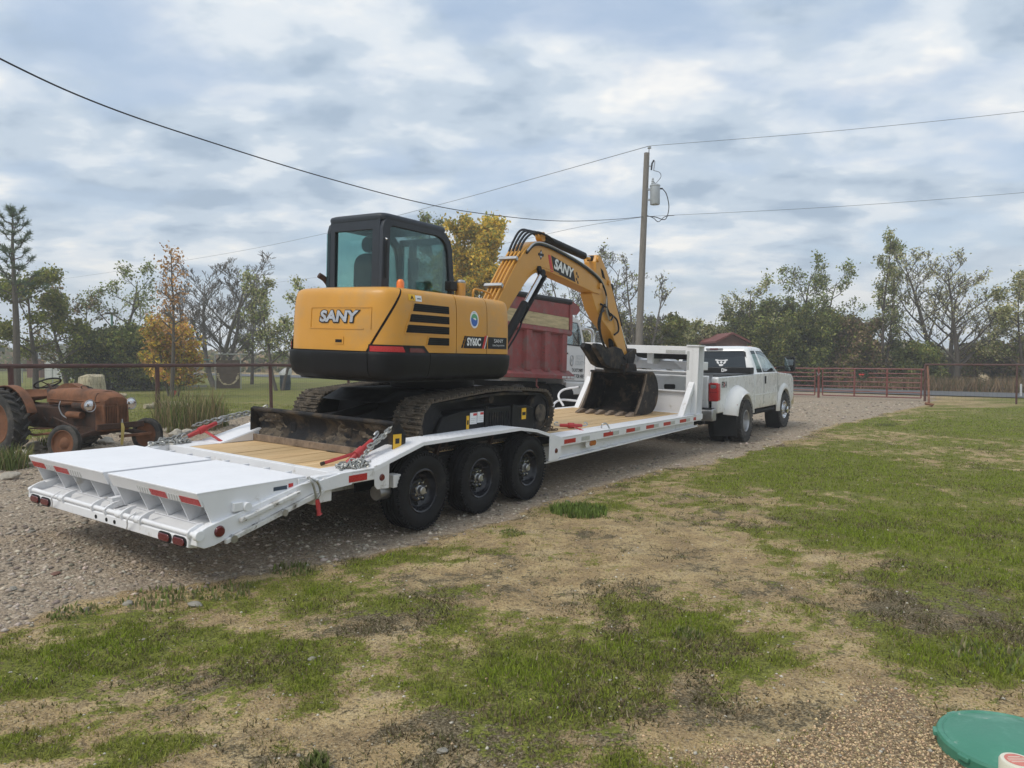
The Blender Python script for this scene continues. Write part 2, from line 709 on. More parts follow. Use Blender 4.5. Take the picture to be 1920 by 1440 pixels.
mat("rubber", (0.011, 0.011, 0.012), 0.72, var=0.25, vs=6, dirt=(0.06, 0.053, 0.043), ds=5, da=0.57, dw=0.3, bump=0.0012, bs=120)
mat("rubber_dusty", (0.030, 0.029, 0.028), 0.85, var=0.25, vs=6, dirt=(0.15, 0.13, 0.105), ds=4, da=0.46, dw=0.3, bump=0.003, bs=60)
mat("rim_black", (0.012, 0.012, 0.016), 0.22, var=0.2, coat=0.4)
mat("chrome", (0.72, 0.72, 0.72), 0.18, 1.0, var=0.1)
mat("steel", (0.42, 0.42, 0.42), 0.4, 0.9, var=0.2, dirt=(0.16, 0.11, 0.08), ds=9, da=0.62)
mat("chain_steel", (0.40, 0.40, 0.38), 0.42, 0.75, var=0.3, vs=20, dirt=(0.30, 0.25, 0.14), ds=12, da=0.55)
mat("chain_rust", (0.16, 0.10, 0.07), 0.7, 0.4, var=0.3, vs=20)
mat("binder_red", (0.42, 0.035, 0.035), 0.45, var=0.15, dirt=(0.16, 0.03, 0.03), ds=9, da=0.6)
mat("tape_red", (0.47, 0.022, 0.022), 0.3, var=0.08, vs=60)
mat("tape_silver", (0.55, 0.56, 0.55), 0.3, 0.2, var=0.1, vs=60)
mat("lens_red", (0.11, 0.006, 0.010), 0.15, var=0.2, vs=40, coat=0.6)
mat("lens_amber", (0.45, 0.12, 0.03), 0.2, var=0.2, vs=40, coat=0.5)
mat("excavator_yellow", (0.62, 0.29, 0.030), 0.42, var=0.06, vs=2, coat=0.15, dirt=(0.47, 0.27, 0.09), ds=2.2, da=0.50, dw=0.25, dirt2=(0.30, 0.19, 0.08), ds2=9, da2=0.70)
mat("excavator_boom", (0.61, 0.29, 0.036), 0.42, var=0.05, vs=2, coat=0.15, dirt=(0.46, 0.25, 0.08), ds=3, da=0.58, dw=0.2)
mat("excavator_black", (0.007, 0.007, 0.008), 0.5, var=0.2, vs=3, dirt=(0.03, 0.027, 0.024), ds=3, da=0.62, dw=0.2, bump=0.0008, bs=200)
mat("cab_dark", (0.018, 0.024, 0.034), 0.5, var=0.12, bump=0.0005, bs=250)
mat("cab_inside", (0.008, 0.009, 0.011), 0.8, var=0.1)
mat("decal_black", (0.018, 0.018, 0.020), 0.45, var=0.05)
mat("decal_white", (0.80, 0.80, 0.80), 0.5, var=0.03)
mat("decal_chrome", (0.50, 0.51, 0.54), 0.3, 0.5, var=0.2, vs=9)
mat("label_red", (0.62, 0.20, 0.16), 0.6, var=0.15, vs=30)
mat("decal_red", (0.55, 0.03, 0.03), 0.45, var=0.05)
mat("decal_yellow", (0.80, 0.46, 0.02), 0.5, var=0.05)
mat("decal_green", (0.10, 0.35, 0.16), 0.5, var=0.1)
mat("decal_blue", (0.03, 0.12, 0.42), 0.5, var=0.1)
mat("beacon_orange", (0.85, 0.20, 0.02), 0.25, var=0.1, coat=0.4)
mat("hose_black", (0.017, 0.018, 0.021), 0.5, var=0.2)
mat("bucket_steel", (0.016, 0.014, 0.014), 0.6, 0.2, var=0.3, dirt=(0.12, 0.085, 0.055), ds=4.5, da=0.52, dw=0.14, dirt2=(0.26, 0.19, 0.12), ds2=13, da2=0.64, bump=0.004, bs=24)
mat("bucket_edge", (0.23, 0.17, 0.12), 0.7, 0.2, var=0.3, vs=9, dirt=(0.09, 0.06, 0.04), ds=7, da=0.52, bump=0.003, bs=40)
mat("truck_white", (0.78, 0.78, 0.77), 0.28, var=0.02, vs=2, coat=0.5, low=((0.46, 0.38, 0.27), 0.50, 0.86, 0.7))
mat("truck_flare", (0.76, 0.75, 0.73), 0.4, var=0.03, vs=2, coat=0.2, low=((0.50, 0.43, 0.32), 0.45, 0.80, 0.6), dirt2=(0.30, 0.28, 0.26), ds2=11, da2=0.73)
mat("dump_white", (0.74, 0.72, 0.69), 0.4, var=0.05, vs=2, coat=0.2, dirt=(0.50, 0.44, 0.36), ds=3, da=0.58, dw=0.2)
mat("rock_grey", (0.27, 0.25, 0.21), 0.95, var=0.3, vs=9, bump=0.01, bs=20)
mat("dump_red", (0.26, 0.050, 0.044), 0.6, var=0.2, vs=3, dirt=(0.20, 0.10, 0.085), ds=4, da=0.5, dw=0.15, dirt2=(0.11, 0.045, 0.035), ds2=12, da2=0.6, bump=0.003, bs=18)
mat("plastic_black", (0.018, 0.018, 0.019), 0.5, var=0.1)
mat("dark_under", (0.012, 0.012, 0.012), 0.9, var=0.2)
mat("rust", (0.185, 0.076, 0.034), 0.82, var=0.35, vs=5, dirt=(0.10, 0.046, 0.025), ds=4, da=0.48, dw=0.2, dirt2=(0.20, 0.085, 0.038), ds2=11, da2=0.6, bump=0.002, bs=70)
mat("rust_dark", (0.055, 0.026, 0.016), 0.85, var=0.35, vs=7, dirt=(0.025, 0.02, 0.017), ds=6, da=0.5, dw=0.15, bump=0.003, bs=60)
mat("pipe_maroon", (0.085, 0.034, 0.027), 0.7, var=0.2, vs=4, dirt=(0.06, 0.035, 0.025), ds=6, da=0.55)
mat("gate_red", (0.17, 0.045, 0.036), 0.5, var=0.15, vs=3, dirt=(0.16, 0.07, 0.05), ds=5, da=0.6)
mat("pipe_galv", (0.34, 0.35, 0.33), 0.5, 0.4, var=0.15)
mat("pipe_green", (0.10, 0.22, 0.17), 0.6, var=0.2)
mat("wire", (0.10, 0.10, 0.10), 0.5, 0.6, var=0.1)
mat("wire_black", (0.02, 0.02, 0.022), 0.6, var=0.1)
mat("wire_grey", (0.13, 0.14, 0.15), 0.6, var=0.1)
mat("pole_wood", (0.20, 0.18, 0.155), 0.9, var=0.3, vs=3, stretch=(9, 9, 0.6), dirt=(0.10, 0.085, 0.07), ds=3, da=0.55, bump=0.004, bs=12)
mat("transformer_grey", (0.42, 0.45, 0.47), 0.45, 0.2, var=0.08)
mat("bark", (0.105, 0.088, 0.072), 0.95, var=0.35, vs=8, stretch=(6, 6, 1), bump=0.01, bs=10)
mat("bark_grey", (0.15, 0.135, 0.12), 0.95, var=0.3, vs=8, stretch=(6, 6, 1), bump=0.008, bs=10)
mat("stump_pale", (0.44, 0.38, 0.26), 0.9, var=0.3, vs=4, stretch=(4, 4, 1), dirt=(0.20, 0.16, 0.09), ds=5, da=0.52, bump=0.012, bs=9)
mat("rock_pale", (0.42, 0.38, 0.31), 0.9, var=0.3, vs=4, dirt=(0.25, 0.22, 0.17), ds=6, da=0.52, bump=0.01, bs=14)
mat("lid_green", (0.062, 0.235, 0.155), 0.45, var=0.1, vs=2.5, dirt=(0.15, 0.33, 0.25), ds=5, da=0.50, dw=0.2, dirt2=(0.42, 0.46, 0.40), ds2=11, da2=0.645, bump=0.0012, bs=60)
mat("pvc_cream", (0.72, 0.69, 0.56), 0.45, var=0.04, vs=6, dirt=(0.55, 0.50, 0.38), ds=7, da=0.6)
mat("strap_yellow", (0.42, 0.33, 0.10), 0.8, var=0.2)
mat("ball_red", (0.70, 0.09, 0.05), 0.5, var=0.05)
mat("bin_blue", (0.035, 0.055, 0.085), 0.5, var=0.1)
mat("bag_white", (0.78, 0.78, 0.78), 0.5, var=0.05, bump=0.02, bs=9)
mat("house_red", (0.17, 0.052, 0.042), 0.8, var=0.2, vs=1.5)
mat("house_wall", (0.17, 0.085, 0.06), 0.8, var=0.15)
mat("barn_white", (0.62, 0.62, 0.60), 0.7, var=0.1)
mat("barn_roof", (0.40, 0.41, 0.42), 0.5, 0.3, var=0.1)
mat("target_board", (0.085, 0.062, 0.045), 0.9, var=0.3, vs=3)
mat("dog_black", (0.015, 0.014, 0.014), 0.9, var=0.3)
glassmat("glass_teal", (0.66, 0.80, 0.78), 0.02)
glassmat("glass_smoke", (0.50, 0.60, 0.58), 0.02)
glassmat("glass_dark", (0.07, 0.085, 0.09), 0.06)
glassmat("glass_pale", (0.55, 0.66, 0.66), 0.22)
glassmat("glass_lamp", (0.85, 0.87, 0.88), 0.35)

# wood planks of the trailer deck
m, nt, b, out = newmat("deck_wood")
tc = _n(nt, "ShaderNodeTexCoord")
oi = _n(nt, "ShaderNodeObjectInfo")
mp = _n(nt, "ShaderNodeMapping")
mp.inputs["Scale"].default_value = (0.55, 16, 8)
nt.links.new(tc.outputs["Object"], mp.inputs["Vector"])
cmb = _n(nt, "ShaderNodeCombineXYZ")
nt.links.new(nmath(nt, 'MULTIPLY', oi.outputs["Random"], 40.0), cmb.inputs[0])
nt.links.new(nmath(nt, 'MULTIPLY', oi.outputs["Random"], 91.0), cmb.inputs[1])
nt.links.new(cmb.outputs[0], mp.inputs["Location"])
gr = nnoise(nt, mp.outputs[0], 2.4, 6, 0.62, 0.9)
c = nramp(nt, gr, [(0.30, (0.40, 0.25, 0.115)), (0.46, (0.58, 0.40, 0.205)), (0.62, (0.68, 0.50, 0.28)), (0.80, (0.54, 0.36, 0.17))])
tone = nramp(nt, oi.outputs["Random"], [(0.0, (0.86, 0.84, 0.80)), (1.0, (1.08, 1.05, 1.02))])
c = nmix(nt, 1.0, c, tone, 'MULTIPLY')
kn = nnoise(nt, tc.outputs["Object"], 5.0, 3, 0.6)
c = nmix(nt, nramp(nt, kn, [(0.70, 0.0), (0.74, 0.75)]), c, (0.24, 0.13, 0.06))
ds_ = nnoise(nt, tc.outputs["Object"], 17.0, 6, 0.7)
c = nmix(nt, nramp(nt, ds_, [(0.66, 0.0), (0.72, 0.8)]), c, (0.16, 0.12, 0.085))
nt.links.new(c, b.inputs["Base Color"])
b.inputs["Roughness"].default_value = 0.7
bn = _n(nt, "ShaderNodeBump")
bn.inputs["Distance"].default_value = 0.0015
nt.links.new(gr, bn.inputs["Height"])
nt.links.new(bn.outputs[0], b.inputs["Normal"])

mat("plank_weathered", (0.50, 0.40, 0.22), 0.85, var=0.25, vs=2.2, stretch=(1, 4, 9), dirt=(0.28, 0.20, 0.11), ds=3, da=0.55)
attrmat("leaf", "tint", 0.8, 0.42)
attrmat("blade", "tint", 0.85, 0.35)
attrmat("pebble", "tint", 0.9)
# ---------------------------------------------------------------- ground, drive, road
rng = np.random.default_rng(7)


def t_xy(x, y):
    a = R_(33.7)
    return (x + 0.865) * math.sin(a) + (y - 7.172) * math.cos(a), -(x + 0.865) * math.cos(a) + (y - 7.172) * math.sin(a)


_edge = [(-60, 1215), (200, 1125), (450, 1085), (700, 1035), (850, 1000), (1050, 930), (1200, 885), (1400, 846), (1540, 795), (1620, 778), (1690, 762), (1735, 752)]
_ex, _ey = [], []
for u, v in _edge:
    gx, gy, _ = G(u, v)
    a, b_ = t_xy(gx, gy)
    _ex.append(a)
    _ey.append(b_)
_ex = [-12.0] + _ex + [40.0]
_ey = [_ey[0] - 0.9] + _ey + [_ey[-1] + 0.0]

GATE_R = np.array((16.93, 30.18))
GATE_E = np.array((-0.80, 0.60))          # along the gate, to the left
GATE_N = np.array((0.60, 0.80))           # away from the yard
FENCE_L = [(-9.2, 13.5), (-8.2, 17.0), (-7.0, 21.3), (-5.7, 25.6), (-4.4, 29.9), (-3.0, 34.4)]


def fence_side(x, y):
    """positive beyond the left-hand fence"""
    dx, dy = 1.25, 4.3
    return -((x + 8.2) * dy - (y - 17.0) * dx) / math.hypot(dx, dy)


def gate_off(x, y):
    return (x - GATE_R[0]) * GATE_N[0] + (y - GATE_R[1]) * GATE_N[1]


def ell(x, y, u, v, ru, rv):
    cx, cy, _ = G(u, v)
    rx = ru * cy / FPX
    ry = rv * cy * cy / (FPX * CAMH)
    d = ((x - cx) / rx) ** 2 + ((y - cy) / ry) ** 2
    return np.exp(-d * 0.9)


GREEN = [(60, 1270, 200, 60, .50), (350, 1200, 240, 42, .52), (600, 1118, 150, 32, .5), (740, 1050, 110, 22, .45), (700, 1290, 150, 35, .28), (540, 1265, 120, 25, .25),
         (1750, 900, 360, 110, .36), (1640, 1010, 220, 60, .30), (1850, 800, 260, 45, .36), (1500, 870, 160, 45, .25), (1120, 1190, 200, 45, .30), (960, 1330, 200, 55, .30),
         (1020, 1270, 160, 40, .25), (1360, 1150, 180, 40, .25), (860, 1120, 140, 25, .22), (1790, 1245, 120, 45, .40), (80, 1400, 170, 45, .30), (1090, 950, 70, 16, .55),
         (1330, 1250, 160, 30, .2), (1180, 1420, 120, 30, .15), (850, 1260, 90, 30, .2), (1400, 900, 160, 20, .25), (1000, 880, 0.1, 0.1, 0),
         (620, 1180, 90, 25, -.40), (450, 1330, 200, 50, -.32), (720, 1370, 190, 60, -.42), (130, 1340, 160, 28, -.34), (900, 1085, 170, 40, -.34), (1150, 1010, 220, 45, -.38),
         (1330, 950, 140, 25, -.2), (1560, 1310, 220, 60, -.6), (1650, 1125, 220, 30, -.3), (1300, 1050, 150, 30, -.2), (560, 1420, 160, 30, -.35), (1260, 1380, 140, 50, -.4),
         (1700, 1420, 260, 60, -.5), (1560, 1040, 120, 18, -.25), (1440, 820, 60, 8, -.3), (250, 1300, 90, 18, -.25), (800, 1200, 100, 25, -.3), (1000, 1120, 90, 20, -.2)]
PEA = [(1500, 1425, 250, 50, 0.85), (1640, 1305, 110, 45, 0.75), (1740, 1400, 150, 70, 0.8), (1590, 1360, 120, 40, 0.4)]
DARK = [(1750, 1120, 260, 45, .5), (1000, 1390, 260, 60, .5), (880, 1330, 130, 40, .3), (1850, 1190, 150, 50, .5), (700, 1150, 130, 25, .4), (350, 1270, 150, 25, .35), (500, 1230, 120, 20, .3),
        (1200, 1330, 240, 40, .35), (1350, 1220, 200, 30, .25), (1530, 970, 260, 25, .25), (650, 1240, 90, 20, .3)]


def masks(x, y):
    X, Y = t_xy(x, y)
    wob = (fbm(x, y, 0.9, 4, 11) - 0.5) * 1.1 + (fbm(x, y, 4.0, 3, 12) - 0.5) * 0.35
    e = np.interp(X, _ex, _ey) + wob * 0.55
    drive = sstep(-0.28, 0.16, Y - e)
    fs = fence_side(x, y)
    drive = drive * (1 - sstep(-0.9, 0.4, fs + wob * 0.6))
    go = gate_off(x, y)
    drive = drive * (1 - sstep(4.2, 5.2, go))
    n1, n2, n3 = fbm(x, y, 0.55, 5, 1, 0.55), fbm(x, y, 2.6, 4, 2, 0.6), fbm(x, y, 9.0, 3, 3, 0.6)
    g = 0.50 + (n1 - 0.5) * 0.50 + (n2 - 0.5) * 0.85 + (n3 - 0.5) * 0.80
    for u, v, ru, rv, a in GREEN:
        if a:
            g = g + (a * 0.85 if a > 0 else a * 0.72) * ell(x, y, u, v, ru, rv)
    far = sstep(12, 26, y) * sstep(-2, -5, Y)
    g = g + far * (0.12 + 0.35 * (fbm(x, y * 2.2, 0.35, 4, 55, 0.6) - 0.3))
    g = np.where(fs > 0, 0.72 + (n1 - 0.5) * 0.5 + (n2 - 0.5) * 0.3, g)
    beyond = sstep(9.5, 10.5, go)
    g = g * (1 - beyond) + beyond * (0.38 + (n1 - 0.5) * 0.4)
    pea = 0.0 * x
    for u, v, ru, rv, a in PEA:
        pea = pea + a * ell(x, y, u, v, ru, rv)
    pea = sstep(0.25, 0.95, pea + (n2 - 0.5) * 0.8 + (n3 - 0.5) * 0.6) * (1 - sstep(0.55, 0.8, g))
    dk = 0.30 + (fbm(x, y, 1.3, 4, 21) - 0.5) * 0.8 + (fbm(x, y, 6.0, 4, 22, 0.65) - 0.5) * 0.8
    for u, v, ru, rv, a in DARK:
        dk = dk + a * ell(x, y, u, v, ru, rv)
    g = g * (1 - drive * 0.93)
    # weeds creeping into the drive
    creep = sstep(0.60, 0.70, n2 * 0.6 + n1 * 0.4) * drive * sstep(1.1, 0.2, Y - e)
    g = g + creep * 0.5
    return np.clip(g, 0, 1), drive, np.clip(pea, 0, 1), np.clip(dk, 0, 1)


def lines(lo, hi, f0, f1, step, grow=1.16, g0=None):
    c = list(np.arange(f0, f1 + 1e-6, step))
    s = step
    v = f1
    while v < hi:
        s *= grow
        v += s
        c.append(min(v, hi))
    s = step
    v = f0
    while v > lo:
        s *= grow
        v -= s
        c.insert(0, max(v, lo))
    return np.array(c)


gx_ = lines(-900, 900, -9.5, 9.5, 0.075, 1.10)
gy_ = lines(-40, 1500, 1.6, 17.0, 0.075, 1.06)
XX, YY = np.meshgrid(gx_, gy_)
ZZ = ground_z(XX, YY)
gm, dm, pm, km = masks(XX.ravel(), YY.ravel())
near = sstep(40, 14, YY)
relief = (fbm(XX, YY, 0.8, 4, 31) - 0.5) * 0.075 + (fbm(XX, YY, 5.0, 3, 32) - 0.5) * 0.035
Xg, Yg = t_xy(XX, YY)
wheel_calm = 1 - 0.75 * sstep(0.9, 0.2, np.abs(Yg - 0.1)) * sstep(-1, 0, Xg) * sstep(16, 15, Xg)
ZZ = ZZ + relief * near * wheel_calm - 0.012
gv = np.stack([XX.ravel(), YY.ravel(), ZZ.ravel()], 1)
nx, ny = len(gx_), len(gy_)
ii, jj = np.meshgrid(np.arange(nx - 1), np.arange(ny - 1))
q0 = (jj * nx + ii).ravel()
gf = np.stack([q0, q0 + 1, q0 + nx + 1, q0 + nx], 1)
fd = dm[gf].mean(1)


def surface_z(x, y):
    """height of the built ground under (x, y)"""
    i = np.clip(np.searchsorted(gx_, x) - 1, 0, nx - 2)
    j = np.clip(np.searchsorted(gy_, y) - 1, 0, ny - 2)
    tx = (x - gx_[i]) / (gx_[i + 1] - gx_[i])
    ty = (y - gy_[j]) / (gy_[j + 1] - gy_[j])
    return (ZZ[j, i] * (1 - tx) + ZZ[j, i + 1] * tx) * (1 - ty) + (ZZ[j + 1, i] * (1 - tx) + ZZ[j + 1, i + 1] * tx) * ty


def ground_piece(name, sel):
    f = gf[sel]
    used = np.unique(f)
    remap = -np.ones(len(gv), np.int64)
    remap[used] = np.arange(len(used))
    me = np_mesh(name, gv[used], remap[f], 4, smooth=True)
    a = me.attributes.new("mask", 'FLOAT_COLOR', 'POINT')
    c4 = np.stack([gm[used], dm[used], pm[used], km[used]], 1).astype(np.float32)
    a.data.foreach_set("color", c4.ravel())
    o = link(name, me, "earth")
    o["kind"] = "structure"
    return o


m, nt, b, out = newmat("earth")
tc = _n(nt, "ShaderNodeTexCoord")
P0 = tc.outputs["Object"]
am = _n(nt, "ShaderNodeAttribute", attribute_name="mask")
sp = _n(nt, "ShaderNodeSeparateColor")
nt.links.new(am.outputs["Color"], sp.inputs[0])
gR, gG, gB, gA = sp.outputs[0], sp.outputs[1], sp.outputs[2], am.outputs["Alpha"]
f1, f2, f3 = nnoise(nt, P0, 2.2, 4, 0.62), nnoise(nt, P0, 14, 4, 0.65), nnoise(nt, P0, 75, 3, 0.7)
# bare dirt
f5 = nnoise(nt, P0, 5.0, 6, 0.70)
f6 = nnoise(nt, P0, 30, 3, 0.68)
soil = nramp(nt, f1, [(0.32, (0.36, 0.25, 0.13)), (0.48, (0.49, 0.35, 0.175)), (0.60, (0.60, 0.45, 0.235)), (0.72, (0.53, 0.415, 0.26))])
soil = nmix(nt, nramp(nt, f5, [(0.36, 0.75), (0.50, 0.0)]), soil, (0.27, 0.195, 0.11))
soil = nmix(nt, nramp(nt, f6, [(0.36, 0.85), (0.46, 0.0)]), soil, (0.17, 0.125, 0.07))
soil = nmix(nt, nramp(nt, f3, [(0.36, 0.75), (0.46, 0.0)]), soil, (0.15, 0.112, 0.066))
soil = nmix(nt, nramp(nt, f3, [(0.57, 0.0), (0.66, 0.8)]), soil, (0.60, 0.50, 0.34))
# dead, trampled growth
litter = nramp(nt, f3, [(0.36, (0.038, 0.032, 0.019)), (0.50, (0.115, 0.092, 0.055)), (0.64, (0.30, 0.25, 0.165))])
kf = nmath(nt, 'ADD', gA, nmath(nt, 'MULTIPLY', nmath(nt, 'SUBTRACT', f5, 0.5), 1.7))
kf = nmath(nt, 'ADD', kf, nmath(nt, 'MULTIPLY', nmath(nt, 'SUBTRACT', f6, 0.5), 1.3))
surf = nmix(nt, nramp(nt, kf, [(0.40, 0.0), (0.60, 0.92)]), soil, litter)
# moss and short grass
grs = nramp(nt, f6, [(0.34, (0.080, 0.095, 0.016)), (0.5, (0.18, 0.205, 0.028)), (0.66, (0.27, 0.285, 0.05))])
grs = nmix(nt, nramp(nt, f3, [(0.38, 0.8), (0.50, 0.0)]), grs, (0.040, 0.045, 0.016))
grs = nmix(nt, nramp(nt, f3, [(0.58, 0.0), (0.68, 0.6)]), grs, (0.27, 0.24, 0.11))
gf_ = nmath(nt, 'ADD', nmath(nt, 'MULTIPLY', nmath(nt, 'SUBTRACT', f5, 0.5), 1.0), nmath(nt, 'MULTIPLY', nmath(nt, 'SUBTRACT', f6, 0.5), 1.2))
gf_ = nmath(nt, 'ADD', gR, gf_)
surf = nmix(nt, nramp(nt, gf_, [(0.46, 0.0), (0.62, 0.92)]), surf, grs)
# gravel
vo = _n(nt, "ShaderNodeTexVoronoi")
vo.inputs["Scale"].default_value = 34
nt.links.new(P0, vo.inputs["Vector"])
vo2 = _n(nt, "ShaderNodeTexVoronoi")
vo2.inputs["Scale"].default_value = 85
nt.links.new(P0, vo2.inputs["Vector"])
hs = _n(nt, "ShaderNodeSeparateColor")
nt.links.new(vo.outputs["Color"], hs.inputs[0])
hs2 = _n(nt, "ShaderNodeSeparateColor")
nt.links.new(vo2.outputs["Color"], hs2.inputs[0])
gst = nramp(nt, hs.outputs[0], [(0.0, (0.286, 0.222, 0.164)), (0.5, (0.416, 0.336, 0.249)), (0.85, (0.533, 0.444, 0.339)), (1.0, (0.689, 0.588, 0.456))])
gst2 = nramp(nt, hs2.outputs[0], [(0.0, (0.247, 0.192, 0.138)), (0.6, (0.397, 0.314, 0.233)), (1.0, (0.598, 0.492, 0.371))])
gst = nmix(nt, nramp(nt, f2, [(0.45, 0.0), (0.60, 1.0)]), gst, gst2)
gst = nmix(nt, nramp(nt, f1, [(0.48, 0.0), (0.70, 0.65)]), gst, (0.468, 0.354, 0.239))
gst = nmix(nt, nramp(nt, f3, [(0.34, 0.6), (0.5, 0.0)]), gst, (0.195, 0.146, 0.104))
gvf = nmath(nt, 'ADD', gG, nmath(nt, 'MULTIPLY', nmath(nt, 'SUBTRACT', f2, 0.5), 0.5))
gvf = nmath(nt, 'SUBTRACT', gvf, nmath(nt, 'MULTIPLY', gR, 0.55))
surf = nmix(nt, nramp(nt, gvf, [(0.36, 0.0), (0.60, 1.0)]), surf, gst)
# rounded tan pea gravel
vo3 = _n(nt, "ShaderNodeTexVoronoi")
vo3.inputs["Scale"].default_value = 70
nt.links.new(P0, vo3.inputs["Vector"])
hs3 = _n(nt, "ShaderNodeSeparateColor")
nt.links.new(vo3.outputs["Color"], hs3.inputs[0])
pst = nramp(nt, hs3.outputs[0], [(0.0, (0.22, 0.145, 0.085)), (0.35, (0.38, 0.26, 0.145)), (0.7, (0.50, 0.365, 0.21)), (1.0, (0.60, 0.50, 0.34))])
pst = nmix(nt, nramp(nt, vo3.outputs["Distance"], [(0.35, 0.0), (0.7, 0.8)]), pst, (0.20, 0.145, 0.09))
pf = nmath(nt, 'ADD', gB, nmath(nt, 'MULTIPLY', nmath(nt, 'SUBTRACT', f2, 0.5), 0.9))
surf = nmix(nt, nramp(nt, pf, [(0.42, 0.0), (0.62, 1.0)]), surf, pst)
nt.links.new(surf, b.inputs["Base Color"])
b.inputs["Roughness"].default_value = 0.95
b.inputs["Specular IOR Level"].default_value = 0.2
hgt = nmath(nt, 'ADD', nmath(nt, 'MULTIPLY', f5, 0.7), nmath(nt, 'ADD', nmath(nt, 'MULTIPLY', f6, 0.55), nmath(nt, 'MULTIPLY', f3, 0.30)))
hgt = nmath(nt, 'SUBTRACT', hgt, nmath(nt, 'MULTIPLY', nmath(nt, 'MULTIPLY', vo.outputs["Distance"], gG), 0.45))
hgt = nmath(nt, 'SUBTRACT', hgt, nmath(nt, 'MULTIPLY', nmath(nt, 'MULTIPLY', vo3.outputs["Distance"], gB), 0.4))
bn = _n(nt, "ShaderNodeBump")
bn.inputs["Strength"].default_value = 1.0
bn.inputs["Distance"].default_value = 0.05
nt.links.new(hgt, bn.inputs["Height"])
nt.links.new(bn.outputs[0], b.inputs["Normal"])

ground_piece("ground", fd <= 0.5)
ground_piece("gravel_drive", fd > 0.5)

# asphalt road beyond the gate
mat("asphalt", (0.115, 0.118, 0.122), 0.9, var=0.15, vs=1.2, bump=0.004, bs=60)
mb = MB()
for k in range(40):
    t0, t1 = -70 + k * 6, -70 + (k + 1) * 6
    q = []
    for t, o_ in ((t0, 4.9), (t1, 4.9), (t1, 10.0), (t0, 10.0)):
        p = GATE_R - GATE_E * 0 + GATE_E * (t - 10) + GATE_N * o_
        q.append((p[0], p[1], gz(p[0], p[1]) + 0.03))
    mb.add(q, [(0, 1, 2, 3)])
ro = obj("road", mb, "asphalt", smooth=0)
ro["kind"] = "structure"


# ---------------------------------------------------------------- grass, weeds, stones on the ground
def frustum_pts(n, y0, y1, power=1.0):
    t = rng.random(n)
    y = y0 * (y1 / y0) ** (t ** power)
    x = (rng.random(n) * 2 - 1) * (0.80 * y + 0.9)
    return x, y


def under_vehicle(x, y):
    X, Y = t_xy(x, y)
    return (Y > 0.25) & (Y < 2.5) & (X > -2.0) & (X < 14.0)


def blades(name, x, y, h, w, cols, lean=0.35, label=None, cat="grass"):
    n = len(x)
    z = surface_z(x, y) - 0.004
    a = rng.random(n) * 2 * np.pi
    dx, dy = np.cos(a) * w * 0.5, np.sin(a) * w * 0.5
    la = rng.random(n) * 2 * np.pi
    lm = rng.random(n) * lean * h
    tip = np.stack([x + np.cos(la) * lm, y + np.sin(la) * lm, z + h], 1)
    v = np.stack([np.stack([x - dx, y - dy, z], 1), np.stack([x + dx, y + dy, z], 1), tip], 1).reshape(-1, 3)
    me = np_mesh(name, v, np.arange(3 * n).reshape(-1, 3), 3, cols)
    o = link(name, me, "blade")
    tag(o, label, cat, kind="stuff")
    return o


N = 900000
x, y = frustum_pts(N, 2.0, 26.0, 0.92)
g, d, p, k = masks(x, y)
ok = (rng.random(N) < np.clip((g - 0.26) * 1.55, 0.03, 1) * (1 - 0.8 * p)) & (~under_vehicle(x, y))
ok &= (rng.random(N) < np.clip((fbm(x, y, 5.5, 5, 78, 0.66) - 0.38) * 6 + np.clip((g - 0.55) * 2, 0, 1), 0.12, 1))
ok &= ~((d > 0.55) & (rng.random(N) > np.clip((g - 0.25) * 2, 0, 1)))
x, y, g, k = x[ok], y[ok], g[ok], k[ok]
n = len(x)
r = rng.random((n, 1))
lush = np.clip((g - 0.5) * 2.2, 0, 1)[:, None]
c = (np.array([[0.25, 0.225, 0.07]]) * (1 - lush) + np.array([[0.225, 0.28, 0.036]]) * lush) * (0.55 + 0.95 * r)
brown = (rng.random(n) < np.clip(0.26 + (k - 0.40) * 1.3 - lush[:, 0] * 0.40, 0.06, 0.85))[:, None]
c = np.where(brown, np.array([[0.235, 0.185, 0.105]]) * (0.35 + 1.2 * rng.random((n, 1))), c)
h = (0.008 + 0.026 * rng.random(n) ** 1.8) * (0.75 + 0.55 * lush[:, 0]) * (1 + y * 0.012)
w = (0.0035 + 0.004 * rng.random(n)) * (1 + y / 7.0)
blades("grass", x, y, h, w, c, 0.9, "short green grass growing in patches over the yard")

# dark low weeds and straw
N = 520000
x, y = frustum_pts(N, 2.0, 22.0, 0.92)
g, d, p, k = masks(x, y)
cl = fbm(x, y, 2.2, 6, 77, 0.66)
ok = (rng.random(N) < np.clip((k - 0.26) * 2.6, 0, 1) * np.clip((cl - 0.47) * 9, 0.04, 1)) & (d < 0.5) & (p < 0.6) & (~under_vehicle(x, y))
x, y = x[ok], y[ok]
n = len(x)
c = np.where(rng.random((n, 1)) < 0.45, np.array([[0.14, 0.14, 0.055]]), np.array([[0.15, 0.115, 0.064]])) * (0.35 + 1.1 * rng.random((n, 1)))
c = np.where(rng.random((n, 1)) < 0.16, np.array([[0.36, 0.30, 0.20]]) * (0.6 + 0.7 * rng.random((n, 1))), c)
blades("weeds", x, y, 0.010 + 0.028 * rng.random(n) ** 2, (0.004 + 0.005 * rng.random(n)) * (1 + y / 9), c, 1.6, "dark brown low weeds and dead stalks over the bare dirt", "weeds")


